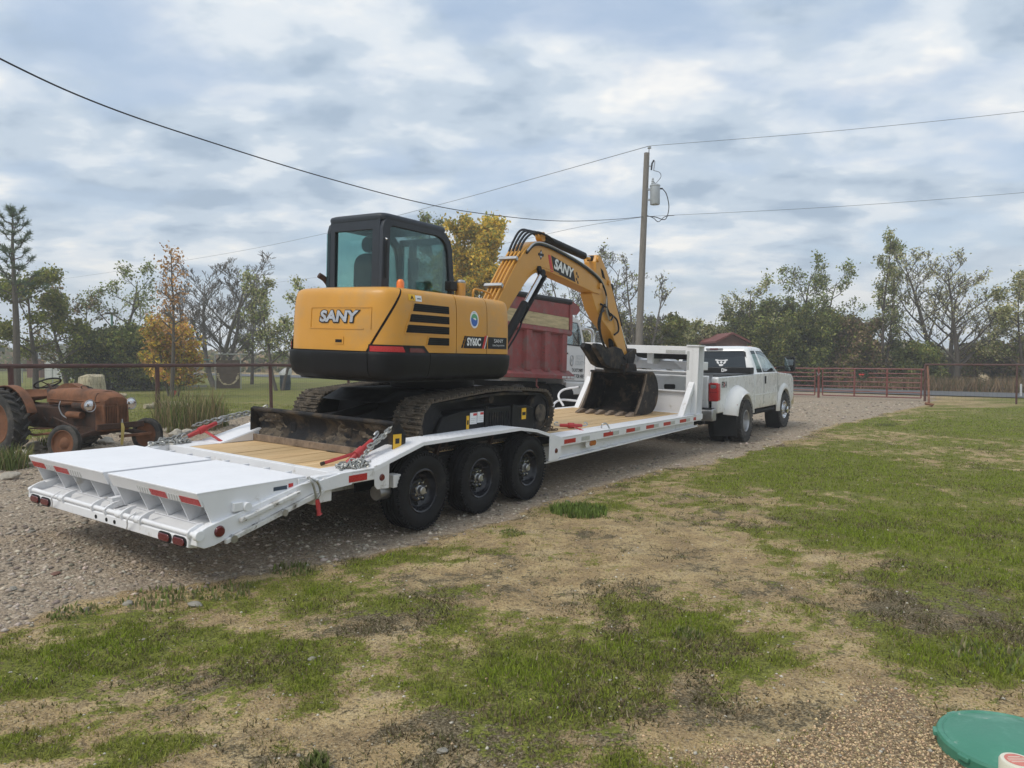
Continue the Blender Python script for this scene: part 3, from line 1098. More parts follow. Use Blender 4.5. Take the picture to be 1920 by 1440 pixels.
def stones(name, x, y, r, cols, label, flat=0.6, kind="stuff"):
    n = len(x)
    base = np.array([(1, 0, 0), (0.3, 0.95, 0.05), (-0.8, 0.55, 0), (-0.8, -0.55, 0.05), (0.3, -0.95, 0), (0.1, 0.1, 1), (0, 0, -1)], float)
    fc = np.array([(0, 1, 5), (1, 2, 5), (2, 3, 5), (3, 4, 5), (4, 0, 5), (1, 0, 6), (2, 1, 6), (3, 2, 6), (4, 3, 6), (0, 4, 6)])
    nb = len(base)
    z = surface_z(x, y)
    a = rng.random(n) * 2 * np.pi
    ca, sa = np.cos(a)[:, None], np.sin(a)[:, None]
    jit = base[None] * (0.7 + 0.6 * rng.random((n, nb, 3)))
    asp = 0.7 + 0.6 * rng.random((n, 1))
    vx, vy, vz = jit[..., 0] * r[:, None], jit[..., 1] * r[:, None] * asp, jit[..., 2] * r[:, None] * flat
    v = np.stack([vx * ca - vy * sa + x[:, None], vx * sa + vy * ca + y[:, None], vz + z[:, None] + 0.12 * r[:, None]], 2).reshape(-1, 3)
    f = (fc[None] + (np.arange(n) * nb)[:, None, None]).reshape(-1, 3)
    me = np_mesh(name, v, f, 3, np.repeat(cols, len(fc), 0))
    o = link(name, me, "pebble")
    return tag(o, label, "gravel", kind=kind)


N = 90000
x, y = frustum_pts(N, 3.5, 30.0, 0.95)
g, d, p, k = masks(x, y)
X, Y = t_xy(x, y)
ok = (rng.random(N) < d * 0.55) & (~((Y > 0.3) & (Y < 2.4) & (X > 0) & (X < 9)))
x, y = x[ok], y[ok]
n = len(x)
r = (0.006 + 0.016 * rng.random(n) ** 3.2) * (1 + y / 16)
c = np.array([[0.44, 0.375, 0.30]]) * (0.45 + 0.95 * rng.random((n, 1)) ** 1.4) * (1 + (rng.random((n, 3)) - 0.5) * 0.10)
stones("gravel", x, y, r, c, "loose grey and tan crushed stone covering the drive")
N = 150000
x, y = frustum_pts(N, 2.0, 5.2, 1.0)
g, d, p, k = masks(x, y)
ok = rng.random(N) < np.clip(p * 0.75 + 0.006, 0, 1)
x, y = x[ok], y[ok]
n = len(x)
r = 0.0040 + 0.0050 * rng.random(n) ** 1.8
c = np.array([[0.52, 0.385, 0.23]]) * (0.4 + 0.95 * rng.random((n, 1))) * (1 + (rng.random((n, 3)) - 0.5) * 0.14)
stones("pea_gravel", x, y, r, c, "rounded tan pea gravel spread beside the green lid", 0.8)
# pale chips scattered over dirt and grass
N = 2600
x, y = frustum_pts(N, 2.2, 12.0, 1.0)
r = 0.004 + 0.009 * rng.random(N) ** 3
c = np.array([[0.52, 0.48, 0.40]]) * (0.6 + 0.6 * rng.random((N, 1)))
stones("stone_chips", x, y, r, c, "pale stone chips scattered over dirt and grass")


def stone_obj(name, label, cat, x, y, r, m="rock_pale", flat=0.6, group=None, seed=0, z=None, asp=1.0):
    rr = random.Random(seed)
    bm = bmesh.new()
    bmesh.ops.create_icosphere(bm, subdivisions=3, radius=1.0)
    ph = [rr.uniform(0, 6.28) for _ in range(9)]
    for v in bm.verts:
        c = v.co
        k = 1 + 0.16 * math.sin(2.1 * c.x + ph[0]) * math.cos(2.6 * c.y + ph[1]) + 0.12 * math.sin(4.3 * c.z + ph[2] + 2 * c.x) + 0.07 * math.sin(7 * c.y + ph[3]) * math.sin(6 * c.x + ph[4])
        q = [round(t * 3.2 * k) / 3.2 for t in c]
        v.co = Vector((c.x * k * 0.75 + q[0] * 0.25, (c.y * k * 0.75 + q[1] * 0.25) * asp, (c.z * k * 0.75 + q[2] * 0.25) * flat)) * r
    me = bpy.data.meshes.new(name)
    bm.to_mesh(me)
    bm.free()
    me.polygons.foreach_set("use_smooth", [True] * len(me.polygons))
    me.set_sharp_from_angle(angle=R_(28))
    o = link(name, me, m, loc=(x, y, (float(surface_z(np.array([x]), np.array([y]))[0]) if z is None else z) + r * flat * 0.45))
    o.rotation_euler = (0, 0, rr.uniform(0, 6.28))
    return tag(o, label, cat, group)
# ---------------------------------------------------------------- wheels
def tyre_mb(Rt, w, rim, n=56, lugs=64, rib=0.010, lug_h=0.012):
    h = w / 2
    prof = [(rim, -h * .80), (rim + .018, -h * .93), (rim + (Rt - rim) * .45, -h * 1.0), (Rt - .045, -h * .97), (Rt - .016, -h * .86), (Rt - .004, -h * .74), (Rt, -h * .62)]
    for c in (-.42, -.08, .26):
        c0 = c * h
        prof += [(Rt, c0 - .012), (Rt - rib, c0 - .008), (Rt - rib, c0 + .008), (Rt, c0 + .012)]
    prof += [(Rt, h * .62), (Rt - .004, h * .74), (Rt - .016, h * .86), (Rt - .045, h * .97), (rim + (Rt - rim) * .45, h), (rim + .018, h * .93), (rim, h * .80)]
    mb = MB()
    mb.lathe(prof, n=n, closed=True)
    for k in range(lugs):
        a = 2 * math.pi * k / lugs
        e = Vector((math.cos(a), 0, math.sin(a)))
        t = Vector((-math.sin(a), 0, math.cos(a)))
        for s in (-1, 1):
            c = e * (Rt - .020) + Vector((0, s * h * .90, 0))
            mb.obox(c, (lug_h * 2 + .012, .026, 2 * math.pi * Rt / lugs * .55), ax=e, up=t)
    return mb


def rim_mb(rim, w, dish=0.35, out=-1):
    h = w / 2
    s = 1
    prof = [(rim + .006, -h * .86), (rim - .004, -h * .90), (rim - .018, -h * .84), (rim - .030, -h * .55), (rim - .042, -h * dish), (rim - .055, -h * (dish - .12)),
            (rim * .62, -h * (dish - .22)), (rim * .50, -h * (dish + .02)), (rim * .30, -h * (dish + .05)), (.012, -h * (dish + .05)),
            (.012, h * .2), (rim - .03, h * .3), (rim + .004, h * .82)]
    mb = MB()
    mb.lathe(prof, n=40, caps=False)
    return mb


class Wheel:
    """shared meshes of one kind of wheel; the outer face looks towards -y"""

    def __init__(s, Rt, w, rim, tyre_m, rim_m, dish=0.35, lugs=8, holes=8, hub=0.045, hubl=0.06, hub_m="rim_black", nut_m="chrome", pcd=0.10, lug_n=64, lug_h=.012, hole_r=.024, hole_pcd=.66):
        h = w / 2
        s.tyre = tyre_mb(Rt, w, rim, lugs=lug_n, lug_h=lug_h).mesh("tyre", 40)
        s.tyre.materials.append(MATS[tyre_m])
        s.rim = rim_mb(rim, w, dish).mesh("rim", 40)
        s.rim.materials.append(MATS[rim_m])
        mb = MB()
        mb.lathe([(hub * 1.25, 0), (hub * 1.2, -.012), (hub, -.016), (hub, -hubl), (hub * .82, -hubl - .008), (.004, -hubl - .008)], c=(0, -h * (dish + .05), 0), n=20)
        s.hub = mb.mesh("hub_cap", 40)
        s.hub.materials.append(MATS[hub_m])
        s.nut = MB().lathe([(.013, 0), (.013, -.022), (.008, -.032), (.003, -.033)], n=8).mesh("lug_nut", 40)
        s.nut.materials.append(MATS[nut_m])
        s.hole = MB().lathe([(hole_r, .004), (hole_r, -.003), (.003, -.003)], n=14).mesh("hand_hole", 40)
        s.hole.materials.append(MATS["dark_under"])
        s.p = (rim, h, dish, lugs, holes, pcd, hole_pcd)

    def put(s, thing, c, flip=False, steer=0.0, detail=True, parent=None):
        rim, h, dish, lugs, holes, pcd, hp = s.p
        rz = math.pi if flip else 0.0
        M_ = Matrix.Translation(Vector(c)) @ Matrix.Rotation(rz + steer, 4, 'Z')
        w = bpy.data.objects.new("wheel", None)
        COL.objects.link(w)
        w.parent = thing.root
        w.matrix_local = Matrix.Translation(-thing.base) @ M_
        link("tyre", s.tyre, parent=w)
        link("rim", s.rim, parent=w)
        link("hub_cap", s.hub, parent=w)
        if detail:
            for k in range(lugs):
                a = 2 * math.pi * (k + .5) / lugs
                link("lug_nut", s.nut, parent=w, loc=(pcd * math.cos(a), -h * (dish + .05), pcd * math.sin(a)))
            for k in range(holes):
                a = 2 * math.pi * k / holes
                link("hand_hole", s.hole, parent=w, loc=(rim * hp * math.cos(a), -h * (dish - .19) - .004, rim * hp * math.sin(a)))
        return w


# ---------------------------------------------------------------- the trailer
W_T, ZD = 2.58, 0.70
tr = Thing("gooseneck_trailer", "long white low deck trailer with wooden floor, carrying the yellow excavator", "trailer", TRL, (0, W_T / 2, 0))

# wooden floor, plank by plank
Y0, Y1, NP = 0.315, 2.265, 11
pw = (Y1 - Y0) / NP
deck_root = tr.part("deck", MB().box(-1.05, 7.60, .25, 2.33, .58, .655), "dark_under")
for i in range(NP):
    for a, b2 in ((-1.08, 2.95), (2.956, 7.62)):
        me = MB().box(a, b2, -pw / 2 + .0035, pw / 2 - .0035, -.022, 0).mesh("plank", 0)
        o = link("plank", me, "deck_wood", deck_root, loc=(random.Random(i).uniform(-.006, .006), Y0 + (i + .5) * pw, ZD + random.Random(i * 7 + int(a * 3)).uniform(-.003, .002)))

for side in (0, 1):
    def yy(a):
        return a if side == 0 else W_T - a
    lo = lambda a, b2: (min(yy(a), yy(b2)), max(yy(a), yy(b2)))
    # side rails: flat top edge, rub rail, frame beam
    y = lo(.0, .31)
    WF = .0 if side == 0 else .15
    tr.part("deck_edge", MB().box(2.62, 7.94, *lo(WF, .31), .682, .699), "white_paint", bevel=.004)
    tr.part("deck_edge", MB().box(-1.12, -.55, *y, .684, .701), "white_paint", bevel=.004)
    y = lo(.004 + WF, .05 + WF)
    tr.part("rub_rail", MB().box(2.66, 7.93, *y, .575, .680), "white_paint", bevel=.006)
    tr.part("rub_rail", MB().box(-1.30, -.70, *lo(.0, .05), .592, .682), "white_scuffed", bevel=.006)
    y = lo(.09, .22)
    mb = MB().prism([(2.2, .574), (7.86, .574), (7.86, .462), (2.2, .385)], 'y', *lo(.12, .20))
    mb.prism([(2.2, .400), (7.88, .477), (7.88, .455), (2.2, .378)], 'y', *lo(.05, .24))
    tr.part("frame_beam", mb, "white_paint", bevel=.004)
    # drive-over fender of tread plate
    top = [(-.72, .700), (-.045, .872), (1.70, .888), (2.05, .842), (2.69, .684)]
    poly = top + [(p[0], p[1] - .012) for p in reversed(top)]
    fb = MB().prism(poly, 'y', *lo(.0, .33))
    lip = top + [(p[0] + (.01 if p[0] < 0 else -.01), p[1] - .034) for p in reversed(top)]
    fb.prism(lip, 'y', *lo(-.004, .008))
    fen = tr.part("fender", fb, "white_plate", smooth=20)
    # raised diamonds of the tread plate along the outer half
    dm_ = MB()
    for k in range(len(top) - 1):
        (xa, za), (xb, zb) = top[k], top[k + 1]
        L = math.hypot(xb - xa, zb - za)
        dv = Vector(((xb - xa) / L, 0, (zb - za) / L))
        nv = Vector((-dv.z, 0, dv.x))
        for a in np.arange(.03, L - .02, .045):
            for j, b2 in enumerate(np.arange(.03, .31, .045)):
                s = 1 if (int(a / .045) + j) % 2 else -1
                ax = (dv + Vector((0, s * .9, 0))).normalized()
                dm_.obox(Vector((xa, yy(b2), za)) + dv * a + nv * .001, (.026, .006, .003), ax=ax, up=nv)
    if side == 0:
        tr.part("tread_pattern", dm_, "white_plate", parent=fen, smooth=0)["kind"] = "stuff"
    # inner skirt, dark wheel well
    wl_ = MB().prism([(-.62, .68), (-.05, .855), (1.70, .872), (2.05, .826), (2.62, .672), (2.62, .42), (-.62, .42)], 'y', *lo(.322, .340))
    tr.part("wheel_well", wl_, "black_steel")
    sk = MB().prism([(-.70, .702), (-.045, .868), (1.70, .884), (2.05, .838), (2.66, .702)], 'y', *lo(.3405, .352))
    tr.part("inner_skirt", sk, "white_paint")
    for xa in (.48, 1.44):
        tr.part("hanger", MB().prism([(xa - .12, .42), (xa - .08, .42), (xa + .12, .85), (xa + .08, .85)], 'y', *lo(.26, .32)), "rust_dark")
    # end flaps with marker lamps
    f1 = tr.part("fender_flap", MB().prism([(-.71, .712), (-.70, .530), (-.665, .497), (-.515, .490), (-.515, .745)], 'y', *lo(-.003, .006)), "white_scuffed", bevel=.003)
    f2 = tr.part("fender_flap", MB().prism([(2.36, .755), (2.36, .415), (2.58, .415), (2.66, .46), (2.66, .690)], 'y', *lo(-.003, .006)), "white_paint", bevel=.003)
    for fl, cx, cz in ((f1, -.61, .60), (f2, 2.53, .535)):
        q = lo(-.016, -.002)
        ml = MB().lathe([(.001, -.014), (.026, -.012), (.033, -.004), (.034, .004)], c=(cx, yy(-.002), cz), n=18) if side == 0 else MB().lathe([(.001, .014), (.026, .012), (.033, .004), (.034, -.004)], c=(cx, yy(-.002), cz), n=18)
        tr.part("marker_lamp", ml, "lens_red", parent=fl)
    # dovetail beam falling to the tail
    poly = [(-1.02, .699), (-1.34, .699), (-2.36, .465), (-2.44, .430), (-2.44, .340), (-2.38, .312), (-2.30, .318), (-1.40, .565), (-1.02, .585)]
    tr.part("dovetail_beam", MB().prism(poly, 'y', *lo(.02, .10)), "white_paint", bevel=.005)
    mb = MB().prism([(-2.10, .487), (-1.55, .617), (-1.55, .585), (-2.10, .455)], 'y', *lo(-.022, .022))
    tr.part("dovetail_rail", mb, "white_chipped", bevel=.005)
    mb = MB().prism([(-1.36, .665), (-1.1, .70), (-.98, .70), (-.98, .585), (-1.30, .57)], 'y', *lo(-.004, .022))
    tr.part("gusset", mb, "white_paint", bevel=.004)
    # rough galvanised strip under the dovetail
    mb = MB().prism([(-2.22, .352), (-1.30, .592), (-1.30, .552), (-2.22, .318)], 'y', *lo(-.012, .02))
    tr.part("lower_strip", mb, "white_chipped", bevel=.003)
    for xs in (-1.25, -.35):
        tr.part("frame_bracket", MB().box(xs - .07, xs + .07, *lo(.03, .14), .47, .59), "white_scuffed", bevel=.006)
    # upright post of the front rack: a wide flange beam with a raking brace
    RP = .0 if side == 0 else .29
    pm_ = MB()
    pm_.box(7.56, 7.86, *lo(.085 + RP, .10 + RP), .70, 1.95)
    pm_.box(7.56, 7.58, *lo(-.02 + RP, .20 + RP), .70, 1.95)
    pm_.box(7.84, 7.86, *lo(-.02 + RP, .20 + RP), .70, 1.95)
    pm_.box(7.54, 7.88, *lo(-.03 + RP, .21 + RP), 1.95, 1.975)
    ps = tr.part("rack_post", pm_, "white_paint", bevel=.003)
    tr.part("reflective_tape", MB().box(7.555, 7.5595, *lo(.155 + RP, .198 + RP), 1.52, 1.86), "tape_silver", parent=ps)
    br = MB().prism([(7.06, .70), (7.13, .70), (7.56, 1.16), (7.56, 1.30)], 'y', *lo(.04 + RP, .14 + RP))
    br.prism([(7.13, .70), (7.56, .70), (7.56, 1.16)], 'y', *lo(.085 + RP, .095 + RP))
    tr.part("rack_brace", br, "white_paint", bevel=.003)

# reflective tape along the right rub rail, set in pairs
for i, xa in enumerate((2.74, 3.86, 4.62, 5.36, 6.08, 6.82, 7.50)):
    tr.part("reflector_red", MB().box(xa, xa + .30, -.0005, .0035, .600, .655), "tape_red")
    if i < 6:
        xb = xa + (.46 if i == 0 else .30)
        tr.part("reflector_silver", MB().box(xb + .01, xb + (.24 if i == 0 else .20), -.0005, .0035, .600, .655), "tape_silver")
tr.part("reflector_red", MB().box(-1.02, -.80, -.0045, -.0005, .605, .665), "tape_red")
# side lamp
o = tr.part("lamp_plate", MB().prism(rrect(3.40, 3.74, .485, .585, .03), 'y', .035, .043), "white_paint", bevel=.003)
tr.part("side_lamp", MB().prism(rrect(3.50, 3.69, .500, .570, .034), 'y', .022, .036), "lens_amber", parent=o, bevel=.006)
tr.part("marker_lamp", MB().prism(disc((2.76, .462), .045, 18, .035), 'y', .102, .124), "black_steel", bevel=.004)

# wheels and axles
tw = Wheel(.385, .235, .215, "rubber", "rim_black", dish=.30, lugs=8, holes=8, hub=.040, hubl=.055, hub_m="steel", pcd=.082)
for i in range(3):
    tw.put(tr, (i * .96, .122, .385))
    tw.put(tr, (i * .96, W_T - .122, .385), flip=True, detail=False)
    tr.part("axle", MB().cyl((i * .96, .2, .385), (i * .96, W_T - .2, .385), .055, 12), "black_steel")
for yb in (.62, 1.95):
    tr.part("main_beam", MB().box(-1.35, 7.7, yb - .06, yb + .06, .40, .578), "white_scuffed")
tr.part("cross_member", MB().box(-1.30, -1.22, .12, W_T - .12, .44, .60), "white_scuffed")
tr.part("brake_can", MB().cyl((-.52, .16, .42), (-.36, .16, .42), .07, 14), "steel")

# front: beams of the rack, bulkhead, neck over the truck bed
mb = MB().box(7.60, 7.82, .10, W_T - .39, 1.885, 1.945)
mb.box(7.58, 7.60, .10, W_T - .39, 1.80, 1.948)
mb.box(7.82, 7.84, .10, W_T - .39, 1.80, 1.948)
tr.part("top_beam", mb, "white_paint", bevel=.004)
mb = MB().box(7.575, 7.80, .10, W_T - .39, 1.395, 1.412)
mb.box(7.675, 7.69, .10, W_T - .39, 1.412, 1.465)
mb.box(7.575, 7.80, .10, W_T - .39, 1.465, 1.482)
tr.part("middle_beam", mb, "white_paint", bevel=.003)
tr.part("bulkhead", MB().box(7.66, 7.68, .10, W_T - .39, .70, 1.10), "white_paint")
tr.part("bulkhead_cap", MB().box(7.60, 7.72, .10, W_T - .39, 1.10, 1.125), "white_paint", bevel=.003)
tr.part("deck_nose", MB().box(7.62, 7.95, -.01, W_T - .14, .60, .702), "white_paint", bevel=.004)
tr.part("reflective_tape", MB().box(7.574, 7.579, .24, .62, 1.815, 1.875), "tape_silver")
tr.part("reflective_tape", MB().box(7.574, 7.579, 1.75, 2.14, 1.815, 1.875), "tape_silver")
for yb in (1.05, 1.50):
    pl = [(7.84, 1.90), (8.1, 1.90), (9.9, 1.50), (10.3, 1.42), (10.3, 1.26), (9.6, 1.30), (8.3, 1.60), (7.84, 1.60)]
    tr.part("neck_beam", MB().prism(pl, 'y', yb - .06, yb + .06), "white_paint", bevel=.008)
tr.part("neck_cross_tube", MB().box(10.08, 10.28, 1.11, 1.44, 1.28, 1.42), "white_paint", bevel=.006)
tr.part("coupler", MB().cyl((10.18, 1.28, 1.02), (10.18, 1.28, 1.40), .06, 16), "white_scuffed")
# toolbox between the neck beams, dark padded lid
tr.part("neck_toolbox", MB().box(8.15, 8.75, .20, 1.55, 1.50, 1.66), "white_paint", bevel=.01)
tr.part("toolbox_lid", MB().prism([(.16, 1.80), (.20, 1.73), (.30, 1.700), (1.20, 1.700), (1.34, 1.73), (1.40, 1.80)], 'x', 7.90, 8.35), "plastic_black", bevel=.01)
tr.part("diagonal_plate", MB().prism([(.32, 1.66), (.62, 1.66), (.30, 1.42), (.16, 1.42), (.16, 1.66)], 'x', 7.96, 8.00), "white_paint", bevel=.004)
# landing leg and step
st = catmull([(7.0, W_T - .13, .72), (7.02, W_T + .0, .90), (7.25, W_T + .02, 1.02), (7.45, W_T - .2, 1.08)], 5)
tr.part("hand_rail", MB().tube(st, .022, 8), "white_paint")
st = catmull([(6.6, W_T - .13, .72), (6.9, W_T + .0, .78), (7.2, W_T + .02, .82), (7.45, W_T - .2, .80)], 5)
tr.part("hand_rail", MB().tube(st, .022, 8), "white_paint")
tr.part("tie_ring", MB().lathe([(.05 + .012 * math.cos(a), .012 * math.sin(a)) for a in np.linspace(0, 2 * math.pi, 9)[:-1]], c=(6.4, .30, .40), n=16, closed=True), "steel")

# tail: hinge channel, cross beam with lamps, locking bar
tr.part("hinge_channel", MB().box(-1.42, -1.12, .10, W_T - .10, .52, .555), "white_paint")
tr.part("hinge_lip", MB().box(-1.155, -1.085, .10, W_T - .10, .556, .704), "white_paint", bevel=.004)
for k in range(8):
    yb = .30 + k * .283
    tr.part("hinge_tab", MB().obox((-1.42, yb, .708), (.07, .018, .022)), "white_paint", bevel=.004)
tb = MB()
prof = [(-2.385, .305), (-2.455, .320), (-2.455, .388), (-2.41, .402), (-2.18, .440), (-2.18, .422), (-2.40, .382), (-2.375, .325)]
tb.prism(prof, 'y', .10, W_T - .10)
tail = tr.part("tail_beam", tb, "white_paint", bevel=.004)
for yc in (.20, .385, W_T - .385, W_T - .20):
    h = tr.part("tail_lamp_rim", MB().prism(rrect(yc - .085, yc + .085, .314, .392, .038), 'x', -2.463, -2.4555), "plastic_black", parent=tail, bevel=.003)
    tr.part("tail_lamp", MB().prism(rrect(yc - .070, yc + .070, .325, .381, .027), 'x', -2.474, -2.4635), "lens_red", parent=tail, bevel=.005)
for yc in (1.08, 1.20, 1.36):
    tr.part("lamp_hole", MB().prism(disc((yc, .352), .016, 14), 'x', -2.459, -2.4553), "dark_under", parent=tail)
tr.part("marker_lamp", MB().lathe([(.001, -.018), (.034, -.015), (.043, -.004), (.044, .01)], c=(-2.26, .018, .415), n=20), "lens_red")
bar = tr.part("locking_bar", MB().cyl((-2.435, .02, .417), (-2.435, W_T - .04, .417), .020, 14), "white_paint")
for yc in (.10, .72, .98, 1.22, 1.42, 1.90, W_T - .10):
    hk = [(-2.47 + .045 * math.cos(a), .50 + .05 * math.sin(a)) for a in np.linspace(-2.4, 1.2, 9)] + [(-2.36, .575), (-2.33, .56), (-2.36, .49)]
    tr.part("bar_hook", MB().prism([(-2.40, .365), (-2.465, .392), (-2.472, .430), (-2.445, .455), (-2.39, .478), (-2.34, .484), (-2.34, .466), (-2.38, .45), (-2.395, .42)], 'y', yc - .009, yc + .009), "white_paint", bevel=.003)
    if yc in (.72, 1.90, .98):
        tr.part("bar_collar", MB().cyl((-2.435, yc + .02, .417), (-2.435, yc + .09, .417), .032, 14), "white_paint", bevel=.004)
for yc in (.80, 1.98):
    tr.part("pin_wire", MB().tube(catmull([(-2.44, yc, .47), (-2.50, yc + .01, .43), (-2.48, yc + .05, .37), (-2.465, yc + .09, .33)], 4), .006, 6), "white_paint")
tr.part("bar_end", MB().cyl((-2.435, -.012, .417), (-2.435, .03, .417), .038, 16), "white_paint", bevel=.004)

# two flip-over ramps lying flat: open pockets towards the tail
for ra, rb in ((.055, 1.255), (1.33, 2.60)):
    rp = tr.part("ramp", MB().box(-2.42, -1.44, ra, rb, .700, .712), "white_plate", bevel=.003)
    sd = [(-2.40, .700), (-2.28, .432), (-1.46, .640), (-1.44, .700)]
    for yb in (ra + .002, rb - .014):
        tr.part("side_panel", MB().prism(sd, 'y', yb, yb + .012), "white_paint", parent=rp)
    n = 4
    for k in range(1, n):
        yb = ra + .05 + (rb - ra - .1) * k / n
        tr.part("rib", MB().prism([(-2.36, .625), (-2.27, .438), (-1.46, .640), (-1.5, .698)], 'y', yb - .005, yb + .005), "white_paint", parent=rp)
    tr.part("rear_lip", MB().prism([(-2.42, .699), (-2.375, .605), (-2.363, .605), (-2.40, .699)], 'y', ra, rb), "white_paint", parent=rp)
    tr.part("floor_sheet", MB().prism([(-2.27, .430), (-1.48, .622), (-1.48, .628), (-2.27, .437)], 'y', ra + .02, rb - .02), "white_paint", parent=rp)
    tr.part("back_panel", MB().box(-1.80, -1.79, ra + .02, rb - .02, .60, .699), "white_paint", parent=rp)
    segs = [(ra + .01, .24, 1), (ra + .25, .17, 0), (ra + .42, .22, 1), (ra + .64, .17, 0)] if ra < 1 else [(rb - .24, .23, 1), (rb - .40, .15, 0), (rb - .66, .24, 1), (rb - .86, .20, 0)]
    for y0, L, red in segs:
        d = Vector((.045, 0, -.094)).normalized()
        nrm = Vector((-.094, 0, -.045)).normalized()
        c = Vector((-2.42, y0 + L / 2, .699)) + d * .070 + nrm * .0016
        tr.part("reflector_red" if red else "reflector_silver", MB().obox(c, (.056, L, .002), ax=d, up=nrm), "tape_red" if red else "tape_silver", parent=rp)
        if not red:
            for q in range(5):
                tr.part("tape_stripe", MB().obox(c + nrm * .0014 + Vector((0, -L / 2 + L * (q + .5) / 5, 0)), (.054, L * .07, .001), ax=d + Vector((0, .35, 0)), up=nrm), "white_paint", parent=rp)
tr.part("centre_beam", MB().prism([(-2.36, .42), (-1.36, .56), (-1.36, .60), (-2.38, .50)], 'y', 1.262, 1.322), "white_paint")
# decals, pull handle and hinge knob on the right ramp side
tr.part("maker_plate", MB().box(-1.76, -1.63, .054, .0565, .632, .662), "bin_blue")
tr.part("warning_decal", MB().box(-1.615, -1.57, .054, .0565, .640, .672), "decal_red")
tr.part("warning_decal", MB().box(-1.617, -1.568, .054, .0563, .604, .640), "decal_white")
tr.part("ramp_cover", MB().prism([(-1.53, .700), (-1.53, .60), (-1.42, .62), (-1.20, .690)], 'y', .040, .052), "white_paint", bevel=.002)
tr.part("pull_handle", MB().tube(catmull([(-1.50, .04, .655), (-1.50, .005, .66), (-1.36, .005, .675), (-1.36, .04, .672)], 4), .008, 6), "white_paint")
tr.part("hinge_knob", MB().cyl((-2.03, .0, .560), (-2.03, .06, .560), .035, 12), "white_paint", bevel=.004)
tr.part("hinge_block", MB().box(-2.14, -2.06, .02, .058, .535, .60), "white_paint", bevel=.004)
tr.part("bolt_head", MB().cyl((-2.16, -.02, .345), (-2.16, .03, .345), .03, 8), "steel")
tr.part("bolt_head", MB().cyl((-1.70, -.02, .462), (-1.70, .03, .462), .028, 8), "steel")


# ---------------------------------------------------------------- chains, binders
def link_mesh(L, r):
    h = L / 2 - L * .26
    w = L * .26
    pts = [(h + w * math.sin(a), w * math.cos(a), 0) for a in np.linspace(0, math.pi, 6)] + [(-h - w * math.sin(a), -w * math.cos(a), 0) for a in np.linspace(0, math.pi, 6)]
    mb = MB()
    rings = []
    n = len(pts)
    for i in range(n):
        p = Vector(pts[i])
        d = (Vector(pts[(i + 1) % n]) - Vector(pts[i - 1])).normalized()
        x = Vector((0, 0, 1))
        y_ = d.cross(x)
        rings.append([p + (x * math.cos(2 * math.pi * k / 5) + y_ * math.sin(2 * math.pi * k / 5)) * r for k in range(5)])
    rings.append(rings[0])
    mb.loft(rings, True, False)
    return mb.mesh("chain_link", 60)


LINK = {m_: link_mesh(.062, .0075) for m_ in ("chain_steel", "chain_rust")}
for k_, v_ in LINK.items():
    v_.materials.append(MATS[k_])


def chain(name, label, paths, kind="chain_steel", group=None, pile=None):
    base = paths[0][0]
    t = Thing(name, label, "chain", TRL, base, group)
    rr = random.Random(len(label))

    def put(p, d, roll):
        d = Vector(d).normalized()
        up = Vector((0, 0, 1)) if abs(d.z) < .9 else Vector((0, 1, 0))
        y_ = up.cross(d).normalized()
        z_ = d.cross(y_)
        rot = Matrix((d, y_, z_)).transposed().to_4x4() @ Matrix.Rotation(roll, 4, 'X')
        link("chain_link", LINK[kind], parent=t.root, mtx=Matrix.Translation(Vector(p) - t.base) @ rot)
    for path in paths:
        P = [Vector(p) for p in catmull(path, 10)]
        acc, k, nxt = 0.0, 0, 0.0
        for i in range(len(P) - 1):
            seg = (P[i + 1] - P[i]).length
            while nxt <= acc + seg:
                f = (nxt - acc) / seg
                put(P[i].lerp(P[i + 1], f), P[i + 1] - P[i], .6 + (math.pi / 2 if k % 2 else 0) + rr.uniform(-.25, .25))
                nxt += .044
                k += 1
            acc += seg
    if pile:
        c, r, n = pile
        for i in range(n):
            a = rr.uniform(0, 6.28)
            q = r * math.sqrt(rr.random())
            put((c[0] + q * math.cos(a) * 1.5, c[1] + q * math.sin(a) * .8, c[2] + .008 + rr.random() * .055 * (1 - q / r) + .004), (rr.uniform(-1, 1), rr.uniform(-1, 1), rr.uniform(-.25, .4)), rr.uniform(0, 3))
    return t


def binder(name, label, p, d, handle, group=None, L=.36):
    """ratchet load binder: barrel with a screw hook at each end and a lever"""
    t = Thing(name, label, "load binder", TRL, p, group)
    d = Vector(d).normalized()
    c = Vector(p)
    t.part("barrel", MB().tube([c - d * L / 2, c - d * L * .46, c - d * L * .06, c + d * L * .06, c + d * L * .46, c + d * L / 2], [.014, .024, .026, .026, .024, .014], 12), "binder_red")
    t.part("ratchet_head", MB().tube([c - d * .045, c + d * .045], .040, 14), "binder_red", bevel=.005)
    hd = Vector(handle).normalized()
    up = hd.cross(d).normalized()
    t.part("lever", MB().obox(c + hd * .19, (.36, .030, .014), ax=hd, up=up), "binder_red", bevel=.006)
    t.part("lever_end", MB().tube([c + hd * .36, c + hd * .395], .017, 8), "rust_dark")
    for s in (-1, 1):
        e = c + d * s * L / 2
        t.part("screw", MB().tube([e, e + d * s * .05], .010, 8), "steel")
        hk = [e + d * s * (.05 + .03 * math.sin(a)) + Vector((0, 0, 1)) * (.022 - .022 * math.cos(a)) for a in np.linspace(0, 4.2, 8)]
        t.part("grab_hook", MB().tube(hk, .010, 7), "steel")
    return t


